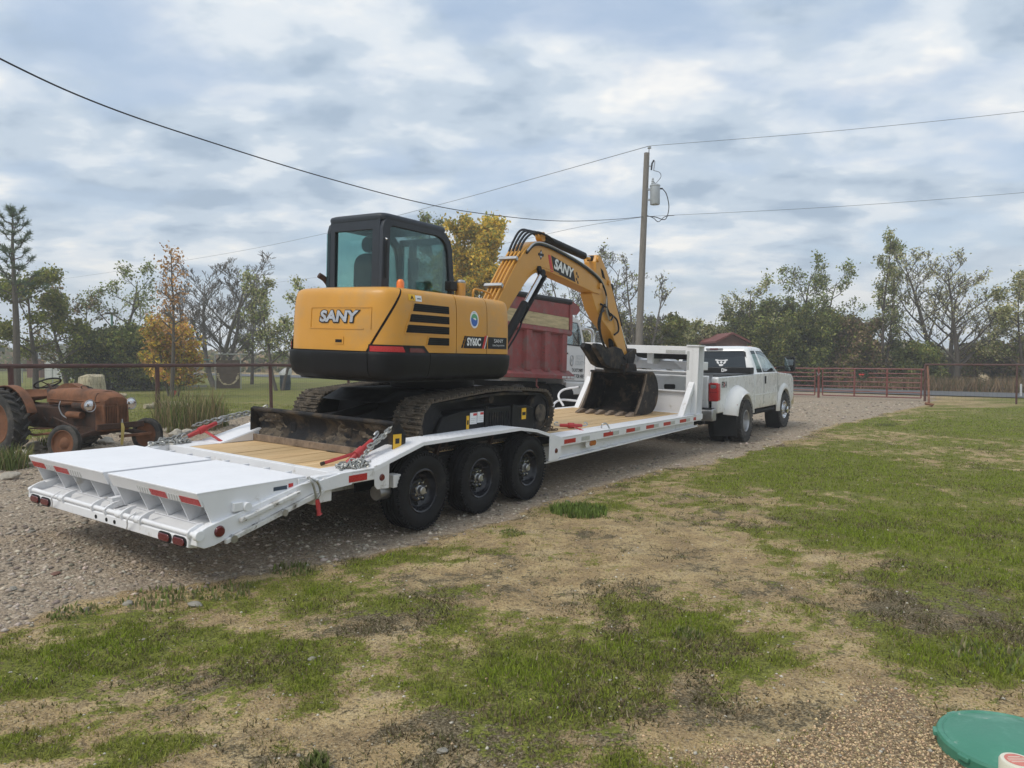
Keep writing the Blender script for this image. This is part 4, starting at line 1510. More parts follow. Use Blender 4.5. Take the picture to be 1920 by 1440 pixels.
# right rear: from the blade end down to a heap on the deck edge
chain("tie_chain", "steel chain from blade end, heaped beside the nearest fender", [[(-.28, .20, 1.02), (-.40, .20, .93), (-.55, .22, .86)], [(-.26, .24, 1.0), (-.42, .24, .90), (-.62, .20, .80), (-.72, .17, .73)], [(-1.02, .10, .715), (-.92, .16, .715), (-.80, .14, .72)]], group=None, pile=((-.80, .16, .702), .13, 46))
binder("load_binder", "red load binder lying on deck beside the nearest fender", (-.60, .30, .80), (.62, -.08, .42), (-.72, .20, -.16))
# left rear
chain("tie_chain", "steel chain from blade across the far fender towards rusty tractor", [[(-.10, 2.36, .99), (-.35, 2.55, .93), (-.62, 2.60, .84), (-.90, 2.62, .78), (-1.12, 2.58, .74)], [(-.06, 2.36, 1.05), (-.12, 2.42, 1.0), (-.28, 2.50, .98), (-.55, 2.62, .91), (-.75, 2.66, .86)]], pile=((-1.12, 2.54, .705), .15, 44))
binder("load_binder", "red load binder hanging over the far fender near rusty tractor", (-.72, 2.56, .82), (.80, -.04, .30), (.18, -.80, -.34))
# right front
chain("tie_chain", "rusty chain on planks between excavator track and bucket", [[(3.02, .66, .735), (3.16, .60, .722), (3.34, .52, .73)], [(3.04, .52, .712), (3.16, .46, .714), (3.24, .42, .714)]], "chain_rust")
binder("load_binder", "red load binder on deck edge ahead of the fender", (3.62, .40, .745), (.75, -.52, -.02), (-.18, -.95, -.22))
tr.part("shackle", MB().tube(catmull([(4.02, .12, .69), (4.0, .10, .76), (4.05, .06, .77), (4.08, .02, .70), (4.06, .0, .66)], 4), .011, 7), "steel")

# red handled safety pin hanging from the dovetail
tr.part("pin_chain", MB().tube(catmull([(-1.44, .02, .705), (-1.45, -.025, .68), (-1.42, -.03, .60), (-1.40, -.028, .53)], 5), .010, 6), "chain_steel")
tr.part("pin_chain", MB().tube(catmull([(-1.46, .02, .705), (-1.40, -.03, .67), (-1.36, -.03, .58), (-1.39, -.028, .53)], 5), .009, 6), "chain_steel")
tr.part("pin_handle", MB().tube([(-1.39, -.03, .52), (-1.385, -.03, .49), (-1.37, -.03, .405), (-1.366, -.03, .395)], [.016, .020, .018, .026], 10), "binder_red", label="red pin handle hanging on a chain")
# ---------------------------------------------------------------- the excavator (coordinates of the trailer's frame)
EX = Thing("crawler_excavator", "yellow and black mini excavator chained on the trailer, bucket resting on planks", "excavator", TRL, (1.6, 1.29, ZD + .004))
EC = 1.29
rngp = random.Random(5)

# --- undercarriage
def track_path():
    pts = []
    for a in np.linspace(-90, 78, 12):
        pts.append((2.67 + .272 * math.cos(R_(a)), .995 + .272 * math.sin(R_(a))))
    pts += [(2.3, 1.290), (1.9, 1.305), (1.45, 1.295), (1.05, 1.262)]
    for a in np.linspace(98, 262, 12):
        pts.append((.535 + .250 * math.cos(R_(a)), .967 + .250 * math.sin(R_(a))))
    pts += [(.6, .722), (2.6, .722)]
    return pts


TP = track_path()


def resample(P, pitch):
    P = [Vector((p[0], 0, p[1])) for p in P]
    P.append(P[0])
    L = [0]
    for i in range(len(P) - 1):
        L.append(L[-1] + (P[i + 1] - P[i]).length)
    n = int(round(L[-1] / pitch))
    out = []
    for k in range(n):
        s = L[-1] * k / n
        i = max(j for j in range(len(L) - 1) if L[j] <= s + 1e-9)
        f = (s - L[i]) / (L[i + 1] - L[i])
        out.append((P[i].lerp(P[i + 1], f), (P[i + 1] - P[i]).normalized()))
    return out


def shoe_mesh(seed):
    rr = random.Random(seed)
    mb = MB().box(-.066, .066, -.20, .20, -.004, .014)
    for xg in (-.045, .0, .045):
        mb.prism([(xg - .010, .014), (xg + .010, .014), (xg + .006, .034), (xg - .006, .034)], 'y', -.20, .20)
    # caked mud on the plate
    for k in range(7):
        cx, cy = rr.uniform(-.05, .05), rr.uniform(-.17, .17)
        mb.ellipsoid((cx, cy, .012), (rr.uniform(.02, .045), rr.uniform(.03, .07), rr.uniform(.012, .030)), 7, 3, lo=0)
    return mb.mesh("track_shoe", 30)


SHOES = [shoe_mesh(k) for k in range(4)]
for q in SHOES:
    q.materials.append(MATS["mud_track"])
for side, yc in ((0, EC - .79), (1, EC + .79)):
    ins = [(1.62 + (p[0] - 1.62) * .975, 1.0 + (p[1] - 1.0) * .90) for p in TP]
    ins2 = [(1.62 + (p[0] - 1.62) * .945, 1.0 + (p[1] - 1.0) * .80) for p in TP]
    tk = EX.part("track", MB().ring(ins, ins2, 'y', yc - .155, yc + .155), "muddy_black", smooth=50)
    for k, (p, d) in enumerate(resample(TP, .137)):
        z_ = d.cross(Vector((0, 1, 0)))
        z_ = Vector((d.z, 0, -d.x))
        rot = Matrix((d, Vector((0, 1, 0)), z_)).transposed().to_4x4()
        # outward normal
        if z_.dot(p - Vector((1.62, 0, 1.0))) < 0:
            rot = Matrix((-d, Vector((0, 1, 0)), -z_)).transposed().to_4x4()
        link("track_shoe", SHOES[k % 4], parent=tk, mtx=Matrix.Translation(p + Vector((0, yc, 0))) @ rot)
    so = -1 if side == 0 else 1
    yo = yc + so * .165
    EX.part("dark_infill", MB().prism([(1.62 + (p[0] - 1.62) * .955, 1.0 + (p[1] - 1.0) * .84) for p in TP], 'y', min(yc - so * .06, yc - so * .10), max(yc - so * .06, yc - so * .10)), "excavator_black")  # black sheet added to block the view and darken below the upper run
    fr = MB().prism([(.60, .745), (2.48, .745), (2.52, .80), (2.50, 1.06), (2.35, 1.10), (1.70, 1.11), (.95, 1.09), (.66, 1.04), (.56, .90)], 'y', min(yo, yc - so * .10), max(yo, yc - so * .10))
    tf = EX.part("track_frame", fr, "excavator_black", bevel=.012)
    for xa, xb in ((1.42, 1.47), (1.98, 2.02)):
        EX.part("frame_rib", MB().box(xa, xb, min(yo, yo + so * .02), max(yo, yo + so * .02), .76, 1.13), "excavator_black", parent=tf, bevel=.004)
    for k in range(9):
        EX.part("frame_fin", MB().box(1.52 + k * .05, 1.545 + k * .05, min(yo, yo + so * .012), max(yo, yo + so * .012), .86, 1.05), "muddy_black", parent=tf, bevel=.003)
    EX.part("front_idler", MB().lathe([(.225, -.05), (.235, -.03), (.235, .03), (.225, .05), (.10, .055), (.10, .075), (.02, .08)] if so > 0 else [(.225, .05), (.235, .03), (.235, -.03), (.225, -.05), (.10, -.055), (.10, -.075), (.02, -.08)], c=(2.66, yc + so * .09, .995), n=24), "muddy_black")
    EX.part("idler_cap", MB().lathe([(.115, 0), (.11, so * .02), (.09, so * .028), (.01, so * .03)], c=(2.66, yc + so * .165, .985), n=20), "mud_track")
    EX.part("sprocket", MB().lathe([(.19, -.06), (.20, -.02), (.20, .02), (.19, .06)], c=(.535, yc + so * .06, .965), n=24), "muddy_black")
    for k in range(4):
        EX.part("track_roller", MB().cyl((.85 + k * .47, yc - .13, .80), (.85 + k * .47, yc + .13, .80), .065, 14), "muddy_black")
    EX.part("carrier_roller", MB().cyl((1.62, yc - .12, 1.20), (1.62, yc + .12, 1.20), .05, 12), "muddy_black")
    if side == 0:
        for x0, x1, z0, z1, mm in ((1.08, 1.13, .885, 1.035, "decal_yellow"), (1.145, 1.275, .935, 1.065, "decal_white"), (1.285, 1.405, .945, 1.070, "decal_white"), (2.22, 2.32, .925, 1.065, "decal_yellow")):
            dd = EX.part("warning_decal", MB().box(x0, x1, yo - .003, yo - .0005, z0, z1), mm, parent=tf)
            if mm == "decal_white":
                EX.part("decal_band", MB().box(x0 + (x1 - x0) * .45, x1 - .004, yo - .0045, yo - .003, z1 - .035, z1 - .008), "decal_red", parent=tf)
                for q in range(3):
                    EX.part("decal_line", MB().box(x0 + .012, x1 - .012, yo - .0045, yo - .003, z0 + .018 + q * .022, z0 + .023 + q * .022), "tape_silver", parent=tf)
            else:
                EX.part("decal_mark", MB().box(x0 + .012, x1 - .012, yo - .0045, yo - .003, z0 + .05, z1 - .05), "decal_black", parent=tf)

mb = MB().prism([(.52, .84), (2.60, .84), (2.55, 1.16), (2.2, 1.29), (1.0, 1.29), (.62, 1.18)], 'y', EC - .585, EC + .585)
EX.part("car_body", mb, "excavator_black", bevel=.03)
EX.part("belly_guard", MB().prism([(.2, 1.18), (2.7, 1.18), (2.5, 1.30), (.5, 1.30)], 'y', EC - .45, EC + .45), "excavator_black", bevel=.02)
EX.part("slew_ring", MB().lathe([(.50, 0), (.52, .03), (.52, .13), (.47, .15), (.47, .22)], c=(1.62, EC, 1.26), axis='z', n=40), "excavator_black")
# --- dozer blade at the tail end
bp = []
for t in np.linspace(0, 1, 9):
    z = .705 + .345 * t
    bp.append((-.30 + .10 * (1 - (2 * t - 1) ** 2) + .02 * t, z))
bl = bp + [(p[0] + .022, p[1]) for p in reversed(bp)]
blade = EX.part("blade", MB().prism(bl, 'y', .165, 2.30), "muddy_black", smooth=45)
EX.part("blade_top_pipe", MB().cyl((-.262, .165, 1.048), (-.262, 2.30, 1.048), .026, 14), "muddy_black", parent=blade)
EX.part("cutting_edge", MB().box(-.318, -.288, .165, 2.30, .703, .775), "bucket_edge", parent=blade, bevel=.004)
for yb in (.160, 2.293):
    EX.part("blade_end", MB().prism([(-.30, .705), (-.20, .705), (-.12, .80), (-.12, .95), (-.22, 1.06), (-.30, 1.06)], 'y', yb, yb + .012), "muddy_black", parent=blade)
EX.part("warning_decal", MB().box(-.30, -.185, .1565, .1595, .80, .95), "decal_yellow", parent=blade)
EX.part("decal_mark", MB().box(-.27, -.215, .1545, .1565, .86, .91), "decal_black", parent=blade)
# earth caked on the blade face
def mud_pt(y, z):
    n = float(fbm(np.array([y * 1.0]), np.array([z * 2.0]), 4.0, 5, 91, 0.6)[0])
    k = max(0.0, n - .47 - .5 * abs(z - .80)) * .20
    t_ = (z - .705) / .345
    return (-.30 + .10 * (1 - (2 * t_ - 1) ** 2) + .02 * t_ + .006 - min(k, .045) - (0.004 if k > 0 else 0), y, z)


EX.part("caked_mud", MB().grid(mud_pt, list(np.linspace(.20, 2.27, 150)), list(np.linspace(.71, 1.02, 30))), "mud_track", parent=blade, smooth=60)
for yb in (EC - .42, EC + .42):
    EX.part("blade_arm", MB().prism([(-.20, .80), (-.20, .98), (.95, 1.05), (.95, .88)], 'y', yb - .05, yb + .05), "muddy_black", bevel=.012)
EX.part("blade_cylinder", MB().cyl((-.18, EC, .98), (.85, EC, 1.14), .055, 14), "excavator_black")

# --- upper structure: outline in plan, lofted
OUT = catmull([(2.05, .62), (2.03, .47), (1.94, .375), (1.78, .352), (1.2, .35), (.6, .35), (.16, .352), (-.02, .385), (-.14, .48), (-.20, .66), (-.235, 1.0), (-.25, 1.28), (-.24, 1.46), (-.21, 1.68), (-.13, 1.84),
               (.03, 1.94), (.28, 1.985), (.8, 2.05), (1.4, 2.06), (1.9, 2.06)], 6)
OUT = [Vector((p[0], p[1])) for p in OUT]
OL = [0.0]
for i in range(len(OUT) - 1):
    OL.append(OL[-1] + (OUT[i + 1] - OUT[i]).length)


def out_pt(s, inset=0.0):
    s = min(max(s, 0), OL[-1] - 1e-6)
    i = int(np.searchsorted(OL, s, side='right')) - 1
    i = min(i, len(OUT) - 2)
    f = (s - OL[i]) / (OL[i + 1] - OL[i])
    p = OUT[i].lerp(OUT[i + 1], f)

    def tn(k):
        a, b2 = OUT[max(k - 1, 0)], OUT[min(k + 1, len(OUT) - 1)]
        d = (b2 - a).normalized()
        return Vector((d.y, -d.x))       # points inward or outward: fixed below
    nrm = tn(i).lerp(tn(i + 1), f).normalized()
    c = Vector((.9, EC))
    if nrm.dot(p - c) < 0:
        nrm = -nrm
    return p - nrm * inset, nrm


PROF = [(1.44, .12), (1.455, .075), (1.50, .03), (1.60, .006), (1.70, .0), (1.722, .004), (1.726, .010), (2.05, .016), (2.22, .026), (2.31, .040), (2.352, .058), (2.378, .095), (2.388, .16)]
PZ = [p[0] for p in PROF]
PI = [p[1] for p in PROF]


def body(s, z, off=0.0):
    """point on the outside of the upper structure, off metres proud of it"""
    p, nrm = out_pt(s, float(np.interp(z, PZ, PI)) - off)
    return (p.x, p.y, z)


_FINE = [(q, out_pt(q)[0]) for q in np.linspace(0, OL[-1] - 1e-5, 1600)]


def s_at(x=None, y=None):
    """outline position of a given x on the right-hand side or of a given y on the rear"""
    if x is not None:
        return float(min((abs(p.x - x), q) for q, p in _FINE if p.y < .5)[1])
    return float(min((abs(p.y - y), q) for q, p in _FINE if p.x < .25)[1])


S_N0 = 0.02
S_N1, S_F1 = s_at(x=1.47), s_at(x=.895)
S_END = OL[-1] - .02
S_LEFT = s_at(y=1.86)
SZ = [1.735, 1.80, 1.9, 2.05, 2.15, 2.22, 2.27, 2.31, 2.335, 2.355, 2.37, 2.38, 2.386]


def panel(name, s0, s1, m="excavator_yellow", zs=SZ, n=14, bevel=0.0):
    """shell panel between two seams; s0, s1 may be functions of height"""
    f0 = s0 if callable(s0) else (lambda z: s0)
    f1 = s1 if callable(s1) else (lambda z: s1)

    def fn(t, z, off):
        a, b2 = f0(z) + .006, f1(z) - .006
        return body(a + (b2 - a) * t, z, off)
    mb = MB().slab(fn, list(np.linspace(0, 1, n)), zs, -.012, 0.0)
    return EX.part(name, mb, m, smooth=50)


seam_c = lambda z: float(np.interp(z, [1.70, 2.39], [s_at(y=.66), s_at(x=.06)]))
panel("front_corner_panel", S_N0, S_N1)
pan_f = panel("side_panel_front", S_N1, S_F1)
pan_v = panel("side_panel_rear", S_F1, lambda z: seam_c(z) - .010, n=20)
pan_c = panel("counterweight", lambda z: seam_c(z) + .010, S_LEFT - .10, n=34)
panel("left_corner_panel", S_LEFT - .10, S_END, n=18)
# inner body in the dark seams, top covers, black skirt
core = [[(*out_pt(s, float(np.interp(z, PZ, PI)) + .014)[0], z) for s in np.linspace(0, OL[-1] - 1e-4, 90)] for z in (1.45, 1.70, 2.0, 2.22, 2.31, 2.355, 2.374)]
EX.part("inner_body", MB().loft(core, True, True), "excavator_black", smooth=50)
topc = MB().loft([[(*out_pt(s, .155)[0], 2.380) for s in np.linspace(.02, OL[-1] - .02, 70)], [(*out_pt(s, .165)[0], 2.389) for s in np.linspace(.02, OL[-1] - .02, 70)]], True, True)
EX.part("engine_cover", topc, "excavator_yellow", smooth=50)
skz = [1.44, 1.447, 1.455, 1.475, 1.50, 1.55, 1.60, 1.66, 1.70, 1.716, 1.724]


def skirt(s0, s1, n):
    def fn(t, z, off):
        a, b2 = s0 + .004, s1 - .004
        return body(a + (b2 - a) * t, z, off)
    return EX.part("skirt", MB().slab(fn, list(np.linspace(0, 1, n)), skz, -.03, .022), "excavator_black", smooth=50)


skirt(S_N0 - .01, s_at(x=.42), 18)
skirt(s_at(x=.42), s_at(y=.62), 16)
skirt(s_at(y=.62), S_LEFT - .02, 28)
skirt(S_LEFT - .02, S_END, 16)
belly = [[(*out_pt(s, .10)[0], z) for s in np.linspace(0, OL[-1] - 1e-4, 80)] for z in (1.425, 1.45)]
EX.part("belly_plate", MB().loft(belly, True, True), "excavator_black")


def patch(name, s0, s1, z0, z1, m, parent=None, off=.004, th=.003, n=8, skew=0.0, zn=3, skew2=None):
    """thin piece lying on the body; skew slants the ends"""
    sk2 = skew if skew2 is None else skew2

    def fn(t, z, o):
        k = (z - z0) / (z1 - z0)
        a, b2 = s0 + skew * k, s1 + sk2 * k
        return body(a + (b2 - a) * t, z, o)
    return EX.part(name, MB().slab(fn, list(np.linspace(0, 1, n)), list(np.linspace(z0, z1, zn)), off - th, off), m, parent=parent, smooth=50)


# cooling slots in the rear side panel
for k, (xa, xb, z0, z1) in enumerate(((.17, .76, 2.155, 2.235), (.12, .76, 2.045, 2.125), (.075, .76, 1.935, 2.015), (.40, .76, 1.815, 1.895))):
    s0, s1 = s_at(x=xb), s_at(x=xa)
    patch("vent_frame", s0 - .018, s1 + .018, z0 - .016, z1 + .016, "excavator_yellow", pan_v, .006, .005, 10, 0, 3, -.03)
    patch("vent_slot", s0, s1, z0, z1, "dark_under", pan_v, .0085, .002, 10, 0, 3, -.03)
    for q in range(3):
        zz = z0 + (z1 - z0) * (q + 1) / 4
        patch("louver", s0 + .004, s1 - .012, zz - .003, zz + .003, "excavator_black", pan_v, .0105, .002, 8)
# lamp clusters in the black corner housings
hs_ = patch("lamp_housing", s_at(x=.44), s_at(y=.63), 1.715, 1.805, "excavator_black", pan_v, .012, .010, 16, .10, 4, -.01)
patch("tail_lamp", s_at(x=.36), s_at(x=.12), 1.735, 1.778, "lens_red", pan_v, .018, .005, 8, .05, 3, .0)
patch("tail_lamp", s_at(x=.06), s_at(y=.60), 1.735, 1.790, "tape_red", pan_v, .018, .005, 10, .03, 3, .0)
patch("lamp_housing", S_LEFT - .085, S_LEFT + .16, 1.715, 1.835, "excavator_black", pan_c, .012, .010, 10)
patch("tail_lamp", S_LEFT - .065, S_LEFT + .14, 1.740, 1.812, "tape_red", pan_c, .018, .005, 8)
# raised frame and lettering on the counterweight
cy_ = s_at(y=1.02)
for s0, s1, z0, z1 in ((cy_ - .40, cy_ + .40, 2.168, 2.176), (cy_ - .33, cy_ + .42, 1.952, 1.962), (cy_ - .42, cy_ - .408, 1.955, 2.176), (cy_ + .40, cy_ + .412, 1.955, 2.176)):
    patch("panel_bead", s0, s1, z0, z1, "excavator_yellow", pan_c, .006, .006, 12 if s1 - s0 > .1 else 3)
patch("latch_recess", cy_ - .03 - .05, cy_ - .03 + .075, 1.800, 1.872, "excavator_yellow", pan_c, .007, .006, 6)
patch("latch_grip", cy_ - .03 - .03, cy_ - .03 + .055, 1.815, 1.845, "excavator_black", pan_c, .0095, .002, 6)


def lettering(body_text, s, z, size, m, parent, off, bold=0.0, shear=0.0, sx=1.0):
    me = text_mesh(body_text, size, bold, shear, 0.0, sx)
    mapped(me, lambda x, y, zz: Vector(body(s - x, z + y, off)))
    return EX.part("lettering", me, m, parent=parent)


lettering("SANY", cy_ + .01, 2.073, .158, "decal_black", pan_c, .007, .014, .10, 1.26)
lettering("SANY", cy_ + .01, 2.075, .152, "decal_chrome", pan_c, .010, .0065, .10, 1.28)
# warning stickers at the top of the rear side panel
sw = s_at(x=.12)
patch("warning_decal", sw - .10, sw - .005, 2.262, 2.325, "decal_yellow", pan_v, .004)
patch("warning_decal", sw - .20, sw - .105, 2.258, 2.318, "decal_white", pan_v, .004)
tri = text_mesh("\u25b3", .05)
lettering("A", sw - .052, 2.29, .052, "decal_black", pan_v, .0065, .002, 0, 1.2)
lettering("\u2014", sw - .155, 2.288, .05, "decal_black", pan_v, .0065, .003)
# oval badge
sb = s_at(x=1.22)


def oval(s, z, rs, rz, m, parent, off, a0=0, a1=360):
    mb = MB()
    pts = [body(s, z, off)] + [body(s + rs * math.cos(R_(a)), z + rz * math.sin(R_(a)), off) for a in np.linspace(a0, a1, 28)]
    mb.add(pts, [(0, i, i + 1) for i in range(1, 28)])
    return EX.part("badge", mb, m, parent=parent, smooth=0)


oval(sb, 2.12, .082, .098, "decal_white", pan_f, .003)
oval(sb, 2.115, .062, .072, "decal_blue", pan_f, .0045)
oval(sb, 2.120, .062, .066, "decal_green", pan_f, .0055, 20, 175)
oval(sb, 2.120, .030, .020, "decal_white", pan_f, .0062, 30, 200)
lettering("\u2022\u2022\u2022\u2022\u2022", sb, 2.198, .03, "decal_blue", pan_f, .0045)
# model band
s1_, s0_ = s_at(x=.975), s_at(x=1.455)
patch("model_band", s0_ + .085, s1_ - .045, 1.795, 1.930, "decal_black", pan_f, .004, .003, 8, -.055)
patch("band_stripe", s0_ + .045, s0_ + .085, 1.795, 1.945, "decal_red", pan_f, .0045, .003, 3, -.055)
patch("band_edge", s0_ + .030, s0_ + .042, 1.795, 1.945, "decal_white", pan_f, .0045, .003, 3, -.055)
patch("model_band", s0_ - .010, s0_ + .028, 1.795, 1.930, "decal_black", pan_f, .004, .003, 3, -.0)
for k in range(3):
    patch("band_check", s1_ - .030 - k * .022, s1_ - .002 - k * .022, 1.795 + k * .047, 1.838 + k * .047, "decal_black", pan_f, .004, .003, 3, -.018)
lettering("SY60C", (s0_ + s1_) / 2 + .005, 1.863, .118, "decal_white", pan_f, .0065, .005, .05, .80)
patch("model_band", s_at(x=1.885), s_at(x=1.49), 1.795, 1.932, "decal_black", pan_f, .004, .003, 6)
lettering("SANY", s_at(x=1.70), 1.888, .062, "decal_white", pan_f, .0065, .0, 0, 1.25)
lettering("Quality Changes the World", s_at(x=1.70), 1.838, .031, "decal_white", pan_f, .0065, .0, 0, .72)

# --- things on top of the body
EX.part("beacon_base", MB().lathe([(.050, 0), (.050, .022), (.044, .030)], c=(.45, .80, 2.386), axis='z', n=20), "plastic_black")
EX.part("beacon", MB().lathe([(.042, 0), (.042, .055), (.036, .080), (.022, .096), (.003, .100)], c=(.45, .80, 2.416), axis='z', n=20), "beacon_orange")
EX.part("exhaust_pipe", MB().tube(catmull([(.42, 1.84, 2.38), (.40, 1.85, 2.46), (.34, 1.86, 2.53), (.27, 1.88, 2.57)], 5), .032, 12), "rust_dark")
EX.part("filler_neck", MB().cyl((1.40, .72, 2.385), (1.40, .72, 2.555), .062, 20), "excavator_yellow", bevel=.004)
EX.part("filler_cap", MB().lathe([(.058, 0), (.060, .015), (.045, .035), (.02, .04)], c=(1.40, .72, 2.555), axis='z', n=20), "steel")
EX.part("work_lamp", MB().box(1.20, 1.32, .70, .80, 2.455, 2.565), "plastic_black", bevel=.012)
EX.part("work_lamp_stand", MB().cyl((1.26, .75, 2.38), (1.26, .75, 2.46), .012, 8), "plastic_black")
EX.part("grab_rail", MB().tube(catmull([(1.52, .62, 2.38), (1.52, .62, 2.47), (1.58, .62, 2.50), (1.85, .62, 2.47), (1.90, .62, 2.40)], 4), .012, 8), "excavator_yellow")

# --- cab
CX0, CX1, CY0, CY1, CZ0, CZ1 = .32, 1.56, .95, 1.81, 1.75, 3.20
side_o = [(CX0, CZ0), (CX0, 3.06), (CX0 + .02, 3.13), (CX0 + .08, 3.18), (1.25, 3.18), (1.39, 3.15), (1.48, 3.07), (1.52, 2.95), (1.59, 2.40), (1.61, CZ0)]
side_i = [(CX0 + .115, 2.42), (CX0 + .115, 3.03), (CX0 + .125, 3.075), (CX0 + .16, 3.095), (1.22, 3.095), (1.33, 3.07), (1.40, 3.01), (1.435, 2.92), (1.495, 2.50), (1.495, 2.42)]
for yb in (CY0, CY1 - .05):
    EX.part("cab_side_frame", MB().ring(side_o, side_i, 'y', yb, yb + .05), "cab_dark", bevel=.012)
EX.part("cab_window", MB().prism(side_i, 'y', CY0 + .018, CY0 + .026), "glass_smoke")
EX.part("cab_window", MB().prism(side_i, 'y', CY1 - .030, CY1 - .022), "glass_teal")
rear_o = [(CY0 + .05, CZ0), (CY0 + .05, 3.17), (CY1 - .05, 3.17), (CY1 - .05, CZ0)]
rear_i = [(CY0 + .16, 2.43), (CY0 + .16, 3.05), (CY1 - .12, 3.05), (CY1 - .12, 2.43)]
EX.part("cab_rear_frame", MB().ring(rear_o, rear_i, 'x', CX0 + .004, CX0 + .06), "cab_dark", bevel=.010)
EX.part("cab_window", MB().prism(rear_i, 'x', CX0 + .025, CX0 + .032), "glass_teal")
fo = [(CY0 + .05, CZ0), (CY0 + .05, 3.12), (CY1 - .05, 3.12), (CY1 - .05, CZ0)]
fi = [(CY0 + .10, 2.0), (CY0 + .10, 3.04), (CY1 - .10, 3.04), (CY1 - .10, 2.0)]
EX.part("cab_front_frame", MB().ring(fo, fi, 'x', 1.46, 1.51), "cab_dark", bevel=.010)
EX.part("cab_window", MB().prism(fi, 'x', 1.48, 1.487), "glass_teal")
rf = [[(x, y, z) for x, y in rrect(CX0 - i, 1.42 + i, CY0 - i, CY1 + i, .09, 5)] for k, (z, i) in enumerate(((3.15, -.002), (3.185, .006), (3.212, -.002), (3.228, -.035), (3.234, -.09)))]
EX.part("cab_roof", MB().loft(rf), "cab_dark", smooth=50)
# dark corner glass strip at the far rear corner
EX.part("corner_glass", MB().box(CX0 - .002, CX0 + .012, CY1 - .048, CY1 + .004, 2.42, 3.04), "glass_teal")
EX.part("cab_floor", MB().box(CX0 + .06, 1.42, CY0 + .05, CY1 - .05, 1.76, 2.30), "cab_inside")
seat = EX.part("seat", MB().box(.62, 1.06, 1.12, 1.60, 2.30, 2.42), "cab_inside", bevel=.03)
EX.part("seat_back", MB().prism(rrect(1.12, 1.60, 2.35, 2.83, .14, 5), 'x', .52, .62), "cab_inside", bevel=.03)
EX.part("head_rest", MB().prism(rrect(1.23, 1.49, 2.84, 3.02, .085, 5), 'x', .53, .61), "cab_inside", bevel=.02)
EX.part("cab_mirror", MB().box(1.48, 1.51, CY1 - .35, CY1 - .18, 2.62, 2.90), "cab_inside", bevel=.01)
EX.part("cab_column", MB().box(1.30, 1.38, CY1 - .42, CY1 - .36, 2.2, 3.05), "cab_inside")
EX.part("coil_cable", MB().tube([(.365 + .012 * math.cos(k * 1.1), CY0 - .016 - .010 * math.sin(k * 1.1), 2.92 - .0045 * k) for k in range(90)], .005, 5), "hose_black")
EX.part("cable_fitting", MB().ellipsoid((.365, CY0 - .014, 2.94), (.014, .012, .014), 10, 6), "chrome")

# --- boom, arm, bucket
BY = 1.15
boom_top = [(2.05, 1.78), (2.35, 2.12), (2.63, 2.47), (2.92, 2.855), (3.18, 3.14), (3.38, 3.295), (3.62, 3.368), (3.97, 3.345), (4.58, 3.25), (5.17, 3.12), (5.55, 3.00)]
boom_bot = [(5.66, 2.86), (5.55, 2.755), (4.83, 2.84), (4.23, 2.918), (3.80, 2.965), (3.60, 2.925), (3.37, 2.82), (3.10, 2.575), (2.80, 2.26), (2.45, 1.86), (2.20, 1.66)]
boom = EX.part("boom", MB().prism(catmull(boom_top, 3) + catmull(boom_bot, 3), 'y', BY - .13, BY + .13), "excavator_boom", bevel=.008)
mb = MB()
rib = catmull([(3.60, 2.985), (3.75, 3.02), (4.1, 2.985), (4.5, 2.93)], 5)
EX.part("boom_seam", MB().tube([(x, BY - .13, z) for x, z in catmull([(3.30, 2.83), (3.52, 2.965), (3.76, 3.005), (4.2, 2.96)], 6)], .007, 6), "excavator_boom", parent=boom)
EX.part("pivot_pin", MB().cyl((3.60, BY - .165, 2.965), (3.60, BY + .165, 2.965), .045, 18), "black_steel", parent=boom)
EX.part("pivot_pin", MB().cyl((5.55, BY - .16, 2.89), (5.55, BY + .16, 2.89), .05, 18), "excavator_boom", parent=boom)
EX.part("boom_foot", MB().prism([(1.80, 1.42), (2.25, 1.42), (2.45, 1.86), (2.20, 2.0), (1.95, 1.85)], 'y', BY - .22, BY + .22), "excavator_black", bevel=.02)
# lettering on the boom
a_ = math.atan2(3.063 - 3.16, 4.555 - 3.979)
pl = [(3.86, 3.205), (3.93, 3.205), (4.03, 2.965), (3.955, 2.965)]
EX.part("band_stripe", MB().prism(pl, 'y', BY - .1335, BY - .1305), "decal_red", parent=boom)
pl = [(3.95, 3.205), (4.62, 3.085), (4.72, 2.88), (4.05, 2.972)]
EX.part("name_band", MB().prism(pl, 'y', BY - .1335, BY - .1305), "decal_black", parent=boom)
for k in range(4):
    xk, zk = 4.73 + (k % 2) * .045, 3.04 - k * .045
    EX.part("band_check", MB().prism([(xk, zk), (xk + .035, zk - .006), (xk + .045, zk - .045), (xk + .010, zk - .039)], 'y', BY - .1335, BY - .1305), "decal_black", parent=boom)
me = text_mesh("SANY", .205, .008, .08, 0, 1.12)
EX.part("lettering", me, "decal_white", parent=boom, mtx=at((4.33, BY - .1355, 3.045), Matrix.Rotation(-a_, 4, 'Y') @ SIDE_R))
for sz, mm, yo_ in ((.075, "decal_black", .1335), (.055, "decal_chrome", .1345)):
    EX.part("badge", MB().prism([(3.66, 3.18 + sz), (3.66 + sz * .7, 3.18), (3.66, 3.18 - sz), (3.66 - sz * .7, 3.18)], 'y', BY - yo_, BY - .1305), mm, parent=boom)
EX.part("badge_bar", MB().box(3.585, 3.735, BY - .1355, BY - .1305, 3.160, 3.198), "decal_black", parent=boom)
